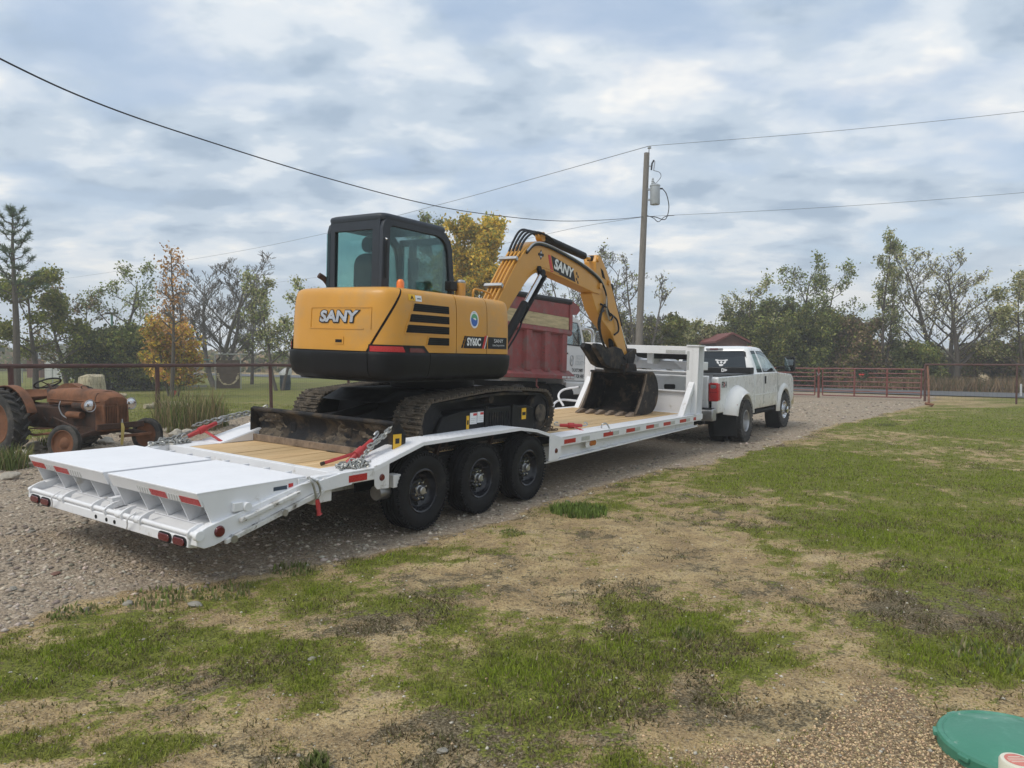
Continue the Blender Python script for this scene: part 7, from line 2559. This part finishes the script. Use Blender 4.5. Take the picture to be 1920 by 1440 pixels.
def tree(name, label, u, depth, vtop, wpx, seed, cols, n_leaf, size=.10, base=.28, n_main=9, up=.6, levels=3, trunk_r=None, n_trunks=1, kids=(5, 4), bark="bark", ratio=.6, jitter=.16, cat="tree", group=None, vbase=None, lean=0.0, twist=.18, droop=0.0):
    x, y, ztop = D(u, vtop, depth)
    g0 = gz(x, y) - .03
    h = ztop - g0
    spread = wpx * .5 * depth / FPX
    tr_ = trunk_r or ((.016 * h + .025) / (1.3 if n_trunks > 1 else 1))
    mb, tw = grow(seed, h * .97, spread, tr_, base, n_main, up, levels, n_trunks=n_trunks, kids=kids, ratio=ratio, lean=lean, twist=twist, droop=droop, rmin=.011 if n_leaf < 3 else .007)
    t = Thing(name, label, cat, Matrix.Translation((x, y, g0)), group=group)
    # scale the grown tree to the height and breadth seen
    A = np.array(mb.v)
    sz = h / max(A[:, 2].max(), .1)
    sx = spread / max(np.percentile(np.abs(A[:, 0]), 98), .1)
    sx = min(max(sx, .4), 1.8)
    S = Vector((sx, sx, sz))
    mb.v = [(p[0] * sx, p[1] * sx, p[2] * sz) for p in mb.v]
    tw = [[Vector((p.x * sx, p.y * sx, p.z * sz)) for p in pts] for pts in tw]
    me = mb.mesh("trunk", 60, recalc=False)
    t.part("trunk", me, bark)
    if n_leaf > 0:
        lm = leaf_mesh("crown", tw, n_leaf, size, cols, seed, jitter)
        t.part("crown", lm, "leaf")
    return t


GRN = [tuple(q * 2.70 for q in c) for c in [(.085, .105, .030), (.11, .125, .035), (.065, .085, .028), (.14, .14, .05)]]
OLV = [tuple(q * 2.40 for q in c) for c in [(.075, .085, .022), (.10, .10, .028), (.055, .065, .020), (.12, .105, .035)]]
LIM = [tuple(q * 2.30 for q in c) for c in [(.12, .13, .022), (.15, .15, .03), (.085, .10, .02)]]
YEL = [tuple(q * 2.20 for q in c) for c in [(.38, .26, .035), (.30, .22, .04), (.22, .20, .04), (.42, .30, .06), (.16, .16, .04)]]
ORA = [tuple(q * 1.50 for q in c) for c in [(.40, .22, .085), (.48, .28, .12), (.33, .17, .06)]]
PAL = [tuple(q * 2.20 for q in c) for c in [(.22, .22, .10), (.27, .25, .13), (.16, .17, .075), (.30, .27, .16)]]
DRK = [tuple(q * 2.60 for q in c) for c in [(.030, .038, .016), (.045, .052, .020), (.06, .062, .022), (.038, .045, .020)]]
BRN = [tuple(q * 2.10 for q in c) for c in [(.12, .085, .05), (.16, .11, .065), (.09, .07, .045), (.20, .14, .085)]]
TG = "trees beyond the fences"

# left-hand side
tree("leafy_tree", "broad olive green tree behind the tall pine", 62, 36, 505, 170, 3, LIM + OLV, 8, 0.085, base=.22, n_main=12, group=TG, levels=4, kids=(5, 4, 4))
tree("bare_tree", "grey twiggy bush tree right of the pine", 128, 41, 535, 120, 4, OLV + BRN, 3, .08, base=.12, n_main=12, n_trunks=3, group=TG)
tree("leafy_tree", "thin leaved green tree behind the lamp post", 215, 43, 494, 165, 5, GRN, 3.2, 0.075, base=.25, n_main=10, levels=4, kids=(5, 4, 4), group=TG)
tree("cedar_shrub", "dense dark olive shrub at the foot of the lamp post", 200, 39, 606, 150, 6, OLV + GRN + DRK, 20, .085, base=.06, n_main=14, n_trunks=3, up=.3, group=TG)
tree("cedar_shrub", "dense dark olive shrub left of the yellow sapling", 272, 39.5, 612, 120, 61, OLV + GRN, 17, .085, base=.06, n_main=14, n_trunks=3, up=.3, group=TG)
tree("yellow_bush", "golden yellow bush around the thin orange tree", 322, 32.5, 598, 88, 7, YEL + ORA, 11, .08, base=.18, n_main=12, n_trunks=2, up=.3, group=TG)
tree("orange_tree", "slender tree with thin orange foliage behind the fence", 317, 31, 472, 66, 8, ORA, 9, .07, base=.40, n_main=16, up=.5, levels=2, trunk_r=.09, kids=(5, 4), group=TG, twist=.10)
tree("bare_tree", "wide bare tree with fanned grey branches", 404, 43, 474, 215, 9, BRN, 0, base=.14, n_main=9, n_trunks=3, up=1.5, levels=4, kids=(6, 5, 4), bark="bark_grey", group=TG, ratio=.66, twist=.12)
tree("bare_tree", "bare grey tree between orange tree and fanned tree", 330, 46, 500, 130, 19, BRN, 0, base=.2, n_main=10, up=1.4, levels=4, kids=(6, 5, 4), bark="bark_grey", group=TG, ratio=.62, twist=.12)
tree("leafy_tree", "thin leaved green tree just left of the excavator", 522, 39, 508, 135, 10, GRN + PAL, 2.6, 0.07, base=.22, n_main=10, n_trunks=2, levels=4, kids=(5, 4, 4), group=TG)
tree("leafy_tree", "small green tree left of the excavator, behind the rest", 470, 48, 545, 90, 11, GRN + OLV, 12, .10, base=.2, n_main=9, group=TG)
# centre
tree("yellow_tree", "large golden yellow tree right of the excavator cab", 890, 37, 414, 185, 12, YEL, 40, 0.09, base=.16, n_main=22, up=.8, kids=(6, 6), group=TG)
tree("leafy_tree", "green tree glimpsed over the excavator cab roof", 810, 42, 402, 90, 13, GRN + OLV, 3.5, 0.08, base=.3, n_main=10, levels=4, kids=(5, 4, 4), group=TG)
tree("bare_tree", "bare tree with green sprigs behind the boom", 1105, 42, 466, 185, 14, GRN, .45, .07, base=.14, n_main=8, n_trunks=3, up=.9, levels=4, kids=(6, 5, 4), bark="bark_grey", group=TG, twist=.14)
tree("bare_tree", "bare tree fanning out right of the utility pole", 1215, 41, 482, 120, 15, PAL, .3, .07, base=.16, n_main=8, n_trunks=2, up=.8, levels=4, kids=(6, 5, 4), bark="bark_grey", group=TG, twist=.14)
for k, (u, d, v, w, c) in enumerate(((1010, 44, 590, 120, OLV), (1090, 43, 600, 130, PAL), (1170, 44, 588, 120, OLV), (1240, 43, 592, 110, OLV), (1290, 48.5, 600, 120, PAL + OLV))):
    tree("hedge_shrub", ["olive shrub low behind the red dump bed", "pale shrub low behind the dump truck cab", "olive shrub at the foot of the bare tree by the pole", "olive shrub right of the utility pole foot", "pale olive shrub left of the red roofed house"][k], u, d, v, w, 40 + k, c, 20, .10, base=.05, n_main=12, n_trunks=3, up=.4, group="shrubs behind the vehicles", cat="shrub")
# right-hand side
tree("leafy_tree", "leaning thin leaved tree above the red roofed house", 1400, 47, 512, 130, 20, GRN + PAL, 2.2, 0.08, base=.3, n_main=9, levels=4, kids=(5, 4, 4), group=TG, lean=-.25)
tree("leafy_tree", "tall thin leaved green tree behind the pickup mirror", 1520, 47, 484, 190, 21, GRN, 2.6, 0.08, base=.25, n_main=11, n_trunks=2, levels=4, kids=(5, 4, 4), group=TG)
tree("dense_shrub", "dense dark green thicket behind the pickup cab", 1432, 48, 562, 140, 22, DRK + OLV + OLV + GRN, 24, .085, base=.05, n_main=15, n_trunks=4, up=.35, group="thickets along the road", cat="shrub")
tree("dense_shrub", "dense olive thicket behind the near gate leaf", 1500, 43.5, 570, 130, 23, DRK + OLV + OLV + GRN, 24, .085, base=.05, n_main=15, n_trunks=4, up=.35, group="thickets along the road", cat="shrub")
tree("dense_shrub", "brownish olive thicket between tall trees behind the gate", 1575, 45, 590, 150, 24, OLV + BRN, 20, .10, base=.05, n_main=14, n_trunks=4, up=.4, group="thickets along the road", cat="shrub")
tree("slender_tree", "tall slender pale leaved tree behind the gate", 1652, 44, 447, 105, 25, PAL + GRN, 2.0, 0.075, base=.26, n_main=13, up=1.1, n_trunks=2, levels=4, kids=(5, 4, 4), group=TG)
tree("spreading_tree", "wide pale leaved tree with dark forking trunks at right", 1790, 43.5, 466, 225, 26, PAL, 2.2, 0.07, base=.16, n_main=11, n_trunks=3, up=1.5, levels=4, kids=(5, 4, 3), group=TG, ratio=.62, twist=.13)
tree("leafy_tree", "olive leaved tree cut off by the right edge", 1925, 42, 515, 150, 27, OLV + PAL, 4, 0.08, base=.15, n_main=12, n_trunks=2, levels=4, kids=(5, 4, 4), group=TG)
tree("dense_shrub", "low green bush right of the slender tree", 1725, 44, 640, 80, 28, GRN + OLV, 24, .09, base=.05, n_main=10, n_trunks=3, up=.3, group="thickets along the road", cat="shrub")
tree("dense_shrub", "brown brush at the foot of the slender tree", 1620, 46, 640, 120, 29, BRN + OLV, 12, .09, base=.05, n_main=12, n_trunks=4, up=.5, group="thickets along the road", cat="shrub")
tree("dense_shrub", "olive brush below the right edge tree", 1870, 45, 640, 150, 30, OLV + BRN, 16, .09, base=.05, n_main=12, n_trunks=4, up=.4, group="thickets along the road", cat="shrub")
tree("dense_shrub", "brown brush behind the wreath", 1560, 44, 655, 110, 31, BRN + OLV, 12, .09, base=.05, n_main=12, n_trunks=4, up=.5, group="thickets along the road", cat="shrub")


# the pine: straight stem, whorled branches with needle tufts
def pine():
    x, y, zt = D(24, 393, 30)
    g0 = gz(x, y) - .03
    h = zt - g0
    t = Thing("pine_tree", "tall thin pine with tufted branches at the far left", "tree", Matrix.Translation((x, y, g0)), group=TG)
    rr = random.Random(2)
    mb = MB().tube([(0, 0, -.1), (.03, 0, h * .4), (-.05, 0, h * .8), (0, 0, h)], [.15, .12, .06, .02], 9)
    V, C = [], []
    g = np.random.default_rng(3)

    def tuft(p, d, n=34, L=.20):
        for _ in range(n):
            e = Vector(g.normal(0, 1, 3)).normalized() * .9 + d * .75
            e.normalize()
            q = p + d * g.uniform(-.22, .05)
            s = e.cross(Vector(g.normal(0, 1, 3))).normalized() * .012
            tip_ = q + e * L * g.uniform(.6, 1.1)
            V.extend([q - s, q + s, tip_ + s * .4, tip_ - s * .4])
            C.append(np.array((.14, .19, .11)) * g.uniform(.5, 1.4))
    for k, f in enumerate(np.linspace(.50, .97, 11)):
        for j in range(3):
            a = k * 1.3 + j * 2.1 + rr.uniform(-.4, .4)
            L = (1.45 - 1.15 * f) * rr.uniform(.9, 1.5)
            d = Vector((math.cos(a), math.sin(a), .55)).normalized()
            p0 = Vector((0, 0, h * f))
            p1 = p0 + d * L * .6 + Vector((0, 0, -.05))
            p2 = p0 + d * L + Vector((0, 0, .10))
            mb.tube([p0, p1, p2], [.028, .02, .012], 5, False)
            tuft(p2, Vector((d.x, d.y, .8)).normalized())
            tuft(p1, Vector((d.x, d.y, .9)).normalized(), 16, .16)
            for s in (-1, 1):
                e = (d + Vector((-d.y, d.x, 0)) * s * .8 + Vector((0, 0, .3))).normalized()
                q = p0.lerp(p2, .65)
                mb.tube([q, q + e * L * .4], [.014, .008], 4, False)
                tuft(q + e * L * .4, Vector((e.x, e.y, .8)).normalized(), 26)
    tuft(Vector((0, 0, h)), Vector((0, 0, 1)), 90)
    t.part("trunk", mb, "bark")
    t.part("crown", np_mesh("crown", np.array([tuple(v) for v in V]), np.arange(len(V)).reshape(-1, 4), 4, np.array(C)), "leaf")


pine()

# distant tree belt that reads as one mass
g = np.random.default_rng(12)
n = 52000
th = g.random(n)
ux = -900 + 3700 * th
dd = 85 + 60 * g.random(n)
hh = np.abs(fbm(ux * .012, dd * 0, 1.0, 4, 5) - .25) * 6.0 + .9
px = (ux - 960) / FPX * dd
zz = hh * g.random(n) ** .75 * (dd / 110)
P = np.stack([px, dd, zz - .15], 1)
s = .30 + .32 * g.random(n)
uu = g.normal(0, 1, (n, 3)); uu /= np.linalg.norm(uu, axis=1)[:, None]
ww = np.cross(uu, g.normal(0, 1, (n, 3))); ww /= np.linalg.norm(ww, axis=1)[:, None]
V = np.stack([P - uu * s[:, None], P + ww * s[:, None] * .6, P + uu * s[:, None], P - ww * s[:, None] * .6], 1).reshape(-1, 3)
cc = np.array(OLV + BRN + DRK)[g.integers(0, 12, n)] * (.7 + .6 * g.random((n, 1))) + .015
tag(link("treeline", np_mesh("treeline", V, np.arange(4 * n).reshape(-1, 4), 4, cc), "leaf"), "distant belt of brush and trees along the horizon", "treeline", kind="stuff")

# rough brown grass along the far side of the road
n = 26000
t_ = g.random(n) * 75 - 30
o_ = 10.3 + 5.5 * g.random(n) ** 1.4
x = GATE_R[0] + GATE_E[0] * t_ + GATE_N[0] * o_
y = GATE_R[1] + GATE_E[1] * t_ + GATE_N[1] * o_
c = np.array([(.30, .20, .12), (.24, .18, .10), (.14, .13, .05), (.34, .25, .16)])[g.integers(0, 4, n)] * (.6 + .6 * g.random((n, 1)))
blades("verge_grass", x, y, .35 + .55 * g.random(n), .05 + .05 * g.random(n), c, .7, "tall reddish brown grass along the far side of the road")


# tall weed clumps
def clump(label, x, y, n, r, h, cols, seed, group="weed clumps", kind=None):
    gg = np.random.default_rng(seed)
    a, q = gg.random(n) * 6.28, r * np.sqrt(gg.random(n))
    bx, by = q * np.cos(a), q * np.sin(a)
    H = h * (.45 + .6 * gg.random(n))
    la = gg.random(n) * 6.28
    lean_ = H * (.15 + .45 * gg.random(n))
    w = .005 + .006 * gg.random(n)
    dx, dy = -np.sin(la) * w, np.cos(la) * w
    z0 = np.zeros(n)
    mx, my = bx + np.cos(la) * lean_ * .35, by + np.sin(la) * lean_ * .35
    tx_, ty_ = bx + np.cos(la) * lean_, by + np.sin(la) * lean_
    V = np.stack([np.stack([bx - dx, by - dy, z0], 1), np.stack([bx + dx, by + dy, z0], 1), np.stack([mx + dx * .8, my + dy * .8, H * .6], 1), np.stack([mx - dx * .8, my - dy * .8, H * .6], 1),
                  np.stack([tx_ + dx * .1, ty_ + dy * .1, H], 1), np.stack([tx_ - dx * .1, ty_ - dy * .1, H], 1)], 1).reshape(-1, 3)
    k = np.arange(n)[:, None] * 6
    F = np.concatenate([k + np.array([[0, 1, 2, 3]]), k + np.array([[3, 2, 4, 5]])], 0)
    c = np.array(cols)[gg.integers(0, len(cols), n)] * (.6 + .7 * gg.random((n, 1)))
    o = link("weed_clump", np_mesh("weed_clump", V, F, 4, np.concatenate([c, c], 0)), "blade", loc=(x, y, float(surface_z(np.array([x]), np.array([y]))[0]) - .01))
    return tag(o, label, "weeds", group, kind)


WG = [(.16, .20, .06), (.20, .22, .08), (.28, .24, .12), (.12, .16, .05)]
p = G(352, 806, .12)
clump("tall weeds growing along the fence beside the far chain", p[0], p[1], 620, .70, .95, WG + [(.30, .23, .12), (.34, .27, .15)], 1)
p = G(395, 800, .12)
clump("weeds along the fence just left of the blade", p[0], p[1], 300, .40, .7, WG, 2)
p = G(10, 885, .1)
clump("green weeds at the left edge beside tractor wheel", p[0], p[1], 420, .35, .34, WG, 3)
p = G(112, 850, .1)
clump("green weeds at the tractor front wheel", p[0] - .25, p[1] + .2, 240, .22, .26, WG, 4)
p = G(1085, 958)
clump("bright green grass tuft beside the front trailer wheel", p[0], p[1], 700, .32, .10, [(.17, .24, .05), (.20, .26, .07), (.14, .20, .05)], 5)
for k, (u, v, n, r, h, lab) in enumerate(((550, 1068, 260, .22, .13, "small grey green tuft at the drive edge below tail lamps"), (300, 1125, 340, .30, .12, "grey green tuft between drive and lawn, left"), (140, 1155, 200, .20, .10, "grey green tuft at drive edge near left border"),
                                  (420, 1110, 200, .26, .11, "grey green tuft on gravel left of centre"), (1290, 1190, 220, .12, .10, "blue green grass tuft in the bare patch right of centre"), (590, 1432, 150, .07, .16, "upright grass tuft at the bottom edge"),
                                  (960, 1000, 200, .16, .07, "low green tuft behind the wheel tracks"), (1860, 1235, 420, .26, .12, "dark weedy tuft above the green lid"), (1660, 790, 160, .3, .18, "green tuft where drive meets lawn by gate"))):
    p = G(u, v)
    clump(lab, p[0], p[1], max(150, n // 2), r * .8, h * .45, [(.19, .23, .07), (.22, .24, .09), (.17, .21, .06), (.30, .26, .15)], 20 + k, kind="stuff")

# ---------------------------------------------------------------- rubble, stump and yard things behind the tractor
rr = random.Random(11)
names_ = ["pale broken stone"]
spots = [(70, 850, .16), (40, 868, .13), (150, 842, .12), (200, 838, .15), (330, 822, .16), (352, 818, .12), (300, 826, .10), (378, 812, .10), (60, 882, .10), (20, 905, .12), (95, 868, .09), (315, 812, .13), (90, 905, .06), (130, 895, .05)]
RUB = ["pale stone just left of the tractor front wheel", "pale stone below the big tractor wheel", "pale stone right of the tractor front wheel", "pale stone under the tractor grille", "large pale stone between far tractor wheel and chain", "pale stone nearest the heaped far chain",
       "small pale stone beside the far tractor wheel", "pale stone among weeds behind the far chain", "small pale stone left of the ramp corner", "pale stone at left border beside ramp", "small pale stone touching the ramp shadow, far left", "pale stone behind the far tractor wheel",
       "tiny pale stone below the left ramp corner", "tiny pale stone under the left tail lamps"]
for k, (u, v, r) in enumerate(spots):
    p = G(u, v, .10)
    o = stone_obj("rubble_stone", RUB[k], "stone", p[0], p[1], r, "rock_pale", .6, "rubble around the tractor", k, asp=.75)
big = [(60, 1020, .045, "pale flat stone on the gravel near left border"), (105, 1092, .05, "reddish flat stone on the gravel, left"), (25, 1118, .045, "dark grey stone at the left border"), (160, 1003, .04, "pale stone on gravel below the left tail lamps"),
       (240, 1138, .06, "pale slab at the drive edge"), (365, 1135, .07, "weathered grey slab in the weeds at drive edge"), (585, 1227, .035, "grey curled chip on bare dirt"), (830, 1403, .035, "small brown stone near the bottom edge"), (270, 1200, .018, "small white stone in green strip")]
for k, (u, v, r, lab) in enumerate(big):
    p = G(u, v)
    stone_obj("stone", lab, "stone", p[0], p[1], r * .7, "rock_grey" if k != 1 else "house_wall", .45, None, 50 + k, asp=.7)

def base_at(u, v, z=.15):
    p = G(u, v, z)
    return p[0], p[1], gz(p[0], p[1])


x, y, z = base_at(174, 752)
sm = MB()
rings = []
for zz_, r in ((-.05, .52), (.15, .44), (.45, .40), (.75, .40), (.92, .37), (.96, .30)):
    rings.append([(r * (1 + .10 * math.sin(5 * a + zz_ * 3) + .05 * math.sin(11 * a)) * math.cos(a), r * (1 + .10 * math.sin(5 * a + zz_ * 3)) * math.sin(a), zz_ + .03 * math.sin(3 * a)) for a in np.linspace(0, 2 * math.pi, 33)[:-1]])
ST = Thing("tree_stump", "thick pale tree stump standing behind the tractor hood", "stump", Matrix.Translation((x, y, z)))
ST.part("trunk", sm.loft(rings), "stump_pale", smooth=50)
for k, (u, v, L, a, r, lab) in enumerate(((320, 762, 1.05, .25, .10, "pale split log lying beyond the fence"), (288, 764, .55, .9, .08, "short log end lying beyond the fence post"), (215, 742, .9, .15, .09, "pale log behind the tractor hood"), (108, 748, .9, 2.6, .16, "pale log behind the tractor seat"))):
    x, y, z = base_at(u, v)
    mb = MB().tube([(-L / 2, 0, r), (-L * .2, .03, r * 1.02), (L * .2, -.02, r), (L / 2, .02, r * .95)], [r * .9, r, r, r * .8], 10)
    o = obj("log", mb, "stump_pale", loc=(x, y, z))
    o.rotation_euler = (0, 0, a)
    tag(o, lab, "log")
x, y, z = base_at(100, 738)
bgm = MB().ellipsoid((0, 0, .22), (.42, .34, .26), 16, 10)
o = stone_obj("junk_heap", "dark heap of scrap behind the steering wheel", "scrap heap", x, y, .38, "rust_dark", .75, None, 90)
x, y, z = base_at(328, 735)
o = obj("ball", MB().ellipsoid((0, 0, .12), (.12, .12, .12), 20, 14), "ball_red", loc=(x, y, z))
tag(o, "red ball lying on the lawn beyond the fence", "ball")
x, y, z = base_at(4, 752)
o = obj("ball", MB().ellipsoid((0, 0, .16), (.20, .20, .16), 20, 14), "ball_red", loc=(x, y, z))
tag(o, "red toy at the left edge above tractor wheel", "toy")
# square frame with a hide stretched on it
x, y, z = base_at(428, 723)
yw_ = 78.0
TGT = Thing("target_frame", "galvanised pipe frame holding a dark board with a torn pale hide", "frame", frame((x, y, z), yw_))
for xs in (-.66, .66):
    TGT.part("post", MB().cyl((xs, 0, -.1), (xs, 0, 1.92), .03, 10), "pipe_galv")
TGT.part("top_bar", MB().cyl((-.70, 0, 1.92), (1.05, 0, 1.92), .03, 10), "pipe_galv")
TGT.part("board", MB().box(-.60, .60, .03, .07, .05, 1.60), "target_board", bevel=.01)
for k in range(22):
    a = R_(180 + 180 * k / 21)
    c = (.52 * math.cos(a), .02, .85 + .60 * math.sin(a))
    TGT.part("hide_scrap", MB().ellipsoid((c[0], .022, c[2]), (rr.uniform(.03, .09), .012, rr.uniform(.02, .06)), 8, 6), "stump_pale")
for xs in (-.30, -.02):
    TGT.part("clamp", MB().ellipsoid((xs, 0, 1.96), (.05, .05, .06), 10, 8), "pipe_galv")
# chain link run with galvanised posts
x, y, z = base_at(255, 720)
RUN = Thing("kennel_fence", "galvanised chain link run left of the slender orange tree", "fence", frame((x, y, z), 86.0))
for xs in (-1.6, -.95, .55, 1.75):
    RUN.part("post", MB().cyl((xs, 0, -.1), (xs, 0, 1.62 if xs < 1 else 1.95), .035, 8), "pipe_galv")
RUN.part("top_rail", MB().cyl((-1.6, 0, 1.62), (4.2, 0, 1.62), .035, 8), "pipe_green")
RUN.part("middle_rail", MB().cyl((-1.0, 0, 1.40), (4.2, 0, 1.40), .02, 8), "pipe_galv")
RUN.part("bottom_board", MB().box(-1.6, 4.0, -.03, .03, .0, .14), "pipe_galv")
mw = MB()
for k in range(58):
    mw.tube([(-1.6 + k * .1, .02, .1), (-1.6 + k * .1 + .25, .02, 1.6)], .003, 3, False)
    mw.tube([(-1.6 + k * .1, .02, .1), (-1.6 + k * .1 - .25, .02, 1.6)], .003, 3, False)
RUN.part("wire_mesh", mw, "pipe_galv", smooth=0)["kind"] = "stuff"
# yard light on a green pipe with stays
x, y, z = base_at(212, 716)
LPO = Thing("yard_lamp_post", "green pipe lamp post with two slanting stays", "lamp post", frame((x, y, z), 90))
hp_ = D(212, 588, y)[2] - z
LPO.part("post", MB().cyl((0, 0, -.1), (0, 0, hp_), .07, 12), "pipe_green")
LPO.part("lamp_bar", MB().box(-.40, .40, -.08, .08, hp_ - .04, hp_ + .08), "plastic_black", bevel=.02)
for s in (-1, 1):
    LPO.part("stay", MB().cyl((s * .05, 0, hp_ * .42 + .9), (s * 1.1, 0, .1), .03, 8), "pipe_galv")
# bins
x, y, z = base_at(196, 722)
BN = Thing("waste_bin", "dark wheeled bin with a white sticker behind the stump", "bin", frame((x, y, z), 90))
b_ = BN.part("body", MB().loft([[(-.20, -.24, .04), (.20, -.24, .04), (.20, .24, .04), (-.20, .24, .04)], [(-.26, -.30, .85), (.26, -.30, .85), (.26, .30, .85), (-.26, .30, .85)]]), "bin_blue", bevel=.02)
BN.part("lid", MB().prism([(-.29, .85), (.29, .85), (.28, .92), (0, .97), (-.28, .92)], 'y', -.32, .32), "bin_blue", bevel=.02)
BN.part("sticker", MB().box(-.02, .10, .296, .300, .62, .74), "decal_white", mtx=Matrix.Rotation(math.pi, 4, 'Z'))
x, y, z = base_at(535, 724)
BR_ = Thing("blue_barrel", "blue barrel stuffed with a white bag near the counterweight", "barrel", Matrix.Translation((x, y, z)))
BR_.part("barrel", MB().lathe([(.25, 0), (.27, .05), (.285, .25), (.27, .27), (.29, .30), (.285, .55), (.27, .57), (.28, .60), (.27, .82)], axis='z', n=24), "bin_blue")
BR_.part("bag", MB().loft([[(.30 * f * (1 + .12 * math.sin(4 * a)) * math.cos(a) + dx, .30 * f * math.sin(a), zz_) for a in np.linspace(0, 2 * math.pi, 17)[:-1]] for zz_, f, dx in ((.80, .98, 0), (.90, 1.02, 0), (1.02, .85, .06), (1.14, .62, .12), (1.20, .25, .14))]), "bag_white", smooth=60)
# slender stakes of the far paddock fence
PF = Thing("paddock_fence", "thin stakes of a far paddock fence behind the pine", "fence", Matrix.Translation((*base_at(60, 712)[:2], gz(*base_at(60, 712)[:2]))))
for k in range(9):
    PF.part("stake", MB().cyl((-2.5 + k * .95, .4 * math.sin(k * 1.7), -.1), (-2.5 + k * .95, .4 * math.sin(k * 1.7), 1.35), .035, 6), "pipe_galv")
PF.part("wire", MB().cyl((-2.5, 0, 1.2), (5.1, 0, 1.2), .01, 5), "wire")
# black dog
x, y, z = base_at(350, 712)
me = bpy.data.meshes.new("dog")
V = [(0, 0, .42), (.28, 0, .44), (-.30, 0, .42), (.46, 0, .52), (.58, 0, .60), (.72, 0, .57), (-.44, 0, .46), (-.60, 0, .34),
     (.28, .10, .34), (.30, .11, .18), (.29, .11, .02), (.28, -.10, .34), (.24, -.11, .18), (.26, -.11, .02), (-.32, .10, .32), (-.40, .11, .18), (-.35, .11, .02), (-.32, -.10, .32), (-.26, -.11, .20), (-.32, -.11, .02), (.56, .06, .70), (.56, -.06, .70)]
E_ = [(0, 1), (0, 2), (1, 3), (3, 4), (4, 5), (2, 6), (6, 7), (1, 8), (8, 9), (9, 10), (1, 11), (11, 12), (12, 13), (2, 14), (14, 15), (15, 16), (2, 17), (17, 18), (18, 19), (4, 20), (4, 21)]
RD = [.15, .155, .13, .09, .09, .045, .05, .025, .07, .04, .035, .07, .04, .035, .08, .04, .035, .08, .04, .035, .025, .025]
me.from_pydata(V, E_, [])
dg_ = link("dog", me, "dog_black", loc=(x, y, z))
dg_.rotation_euler = (0, 0, R_(178))
md = dg_.modifiers.new("skin", 'SKIN')
for sv, r in zip(me.skin_vertices[0].data, RD):
    sv.radius = (r, r)
me.skin_vertices[0].data[0].use_root = True
dg_.modifiers.new("sub", 'SUBSURF').levels = 1
dg_.modifiers["sub"].render_levels = 2
tag(dg_, "black dog walking beyond the fence near the pipe frame", "dog")
# far buildings
def house(name, label, u, depth, vtop, wpx, veave, wall_m, roof_m, rot):
    x, y, zt = D(u, vtop, depth)
    ze = D(u, veave, depth)[2]
    g0 = gz(x, y)
    w = wpx * depth / FPX
    t = Thing(name, label, "building", frame((x, y, g0), rot))
    t.part("wall", MB().box(-w * .46, w * .46, -2.2, 2.2, -.2, ze - g0), wall_m)
    zr, ze_ = zt - g0, ze - g0
    rf_ = [(-w * .52, ze_ - .06), (0, zr), (w * .52, ze_ - .06), (w * .52, ze_ + .06), (0, zr + .12), (-w * .52, ze_ + .06)]
    t.part("roof", MB().prism(rf_, 'y', -2.5, 2.5), roof_m)
    t.part("gable", MB().prism([(-w * .46, ze_), (w * .46, ze_), (0, zr)], 'y', -2.2, 2.2), wall_m)
    t.part("door", MB().box(-w * .08, w * .08, 2.2, 2.23, 0, min(2.0, ze_)), "barn_white")
    return t


house("red_house", "small house with a dark red roof behind the pickup", 1352, 46, 629, 60, 643, "house_wall", "house_red", 90)
house("white_shed", "pale shed with a metal roof among trees at left", 138, 62, 648, 66, 664, "barn_white", "barn_roof", 80)
house("small_shed", "low weathered shed beyond the paddock stakes", 92, 66, 663, 26, 672, "house_wall", "barn_roof", 90)
house("far_house", "long pale house far behind the road at right", 1800, 95, 668, 150, 684, "barn_white", "barn_roof", 90)
# marker post by the road
x, y, z = base_at(1914, 744, -.1)
o = obj("marker_post", MB().box(-.04, .04, -.015, .015, 0, .55).prism(disc((0, .55), .04, 12), 'y', -.014, .014), "barn_white", loc=(x, y, z), bevel=.004)
tag(o, "short white marker post at the road edge, far right", "post")
# ---------------------------------------------------------------- thin autumn haze
m = bpy.data.materials.new("haze_air")
m.use_nodes = True
nt = m.node_tree
nt.nodes.clear()
out = _n(nt, "ShaderNodeOutputMaterial")
vol = _n(nt, "ShaderNodeVolumePrincipled")
vol.inputs["Color"].default_value = (1.0, 0.985, 0.95, 1)
vol.inputs["Density"].default_value = 0.0026
vol.inputs["Anisotropy"].default_value = 0.2
nt.links.new(vol.outputs[0], out.inputs["Volume"])
MATS["haze_air"] = m
hz = obj("haze", MB().box(-170, 170, -45, 190, -2.0, 16.0), "haze_air", smooth=0)
tag(hz, "thin pale haze hanging over the yard and trees", "haze", kind="stuff")
bpy.context.view_layer.update()
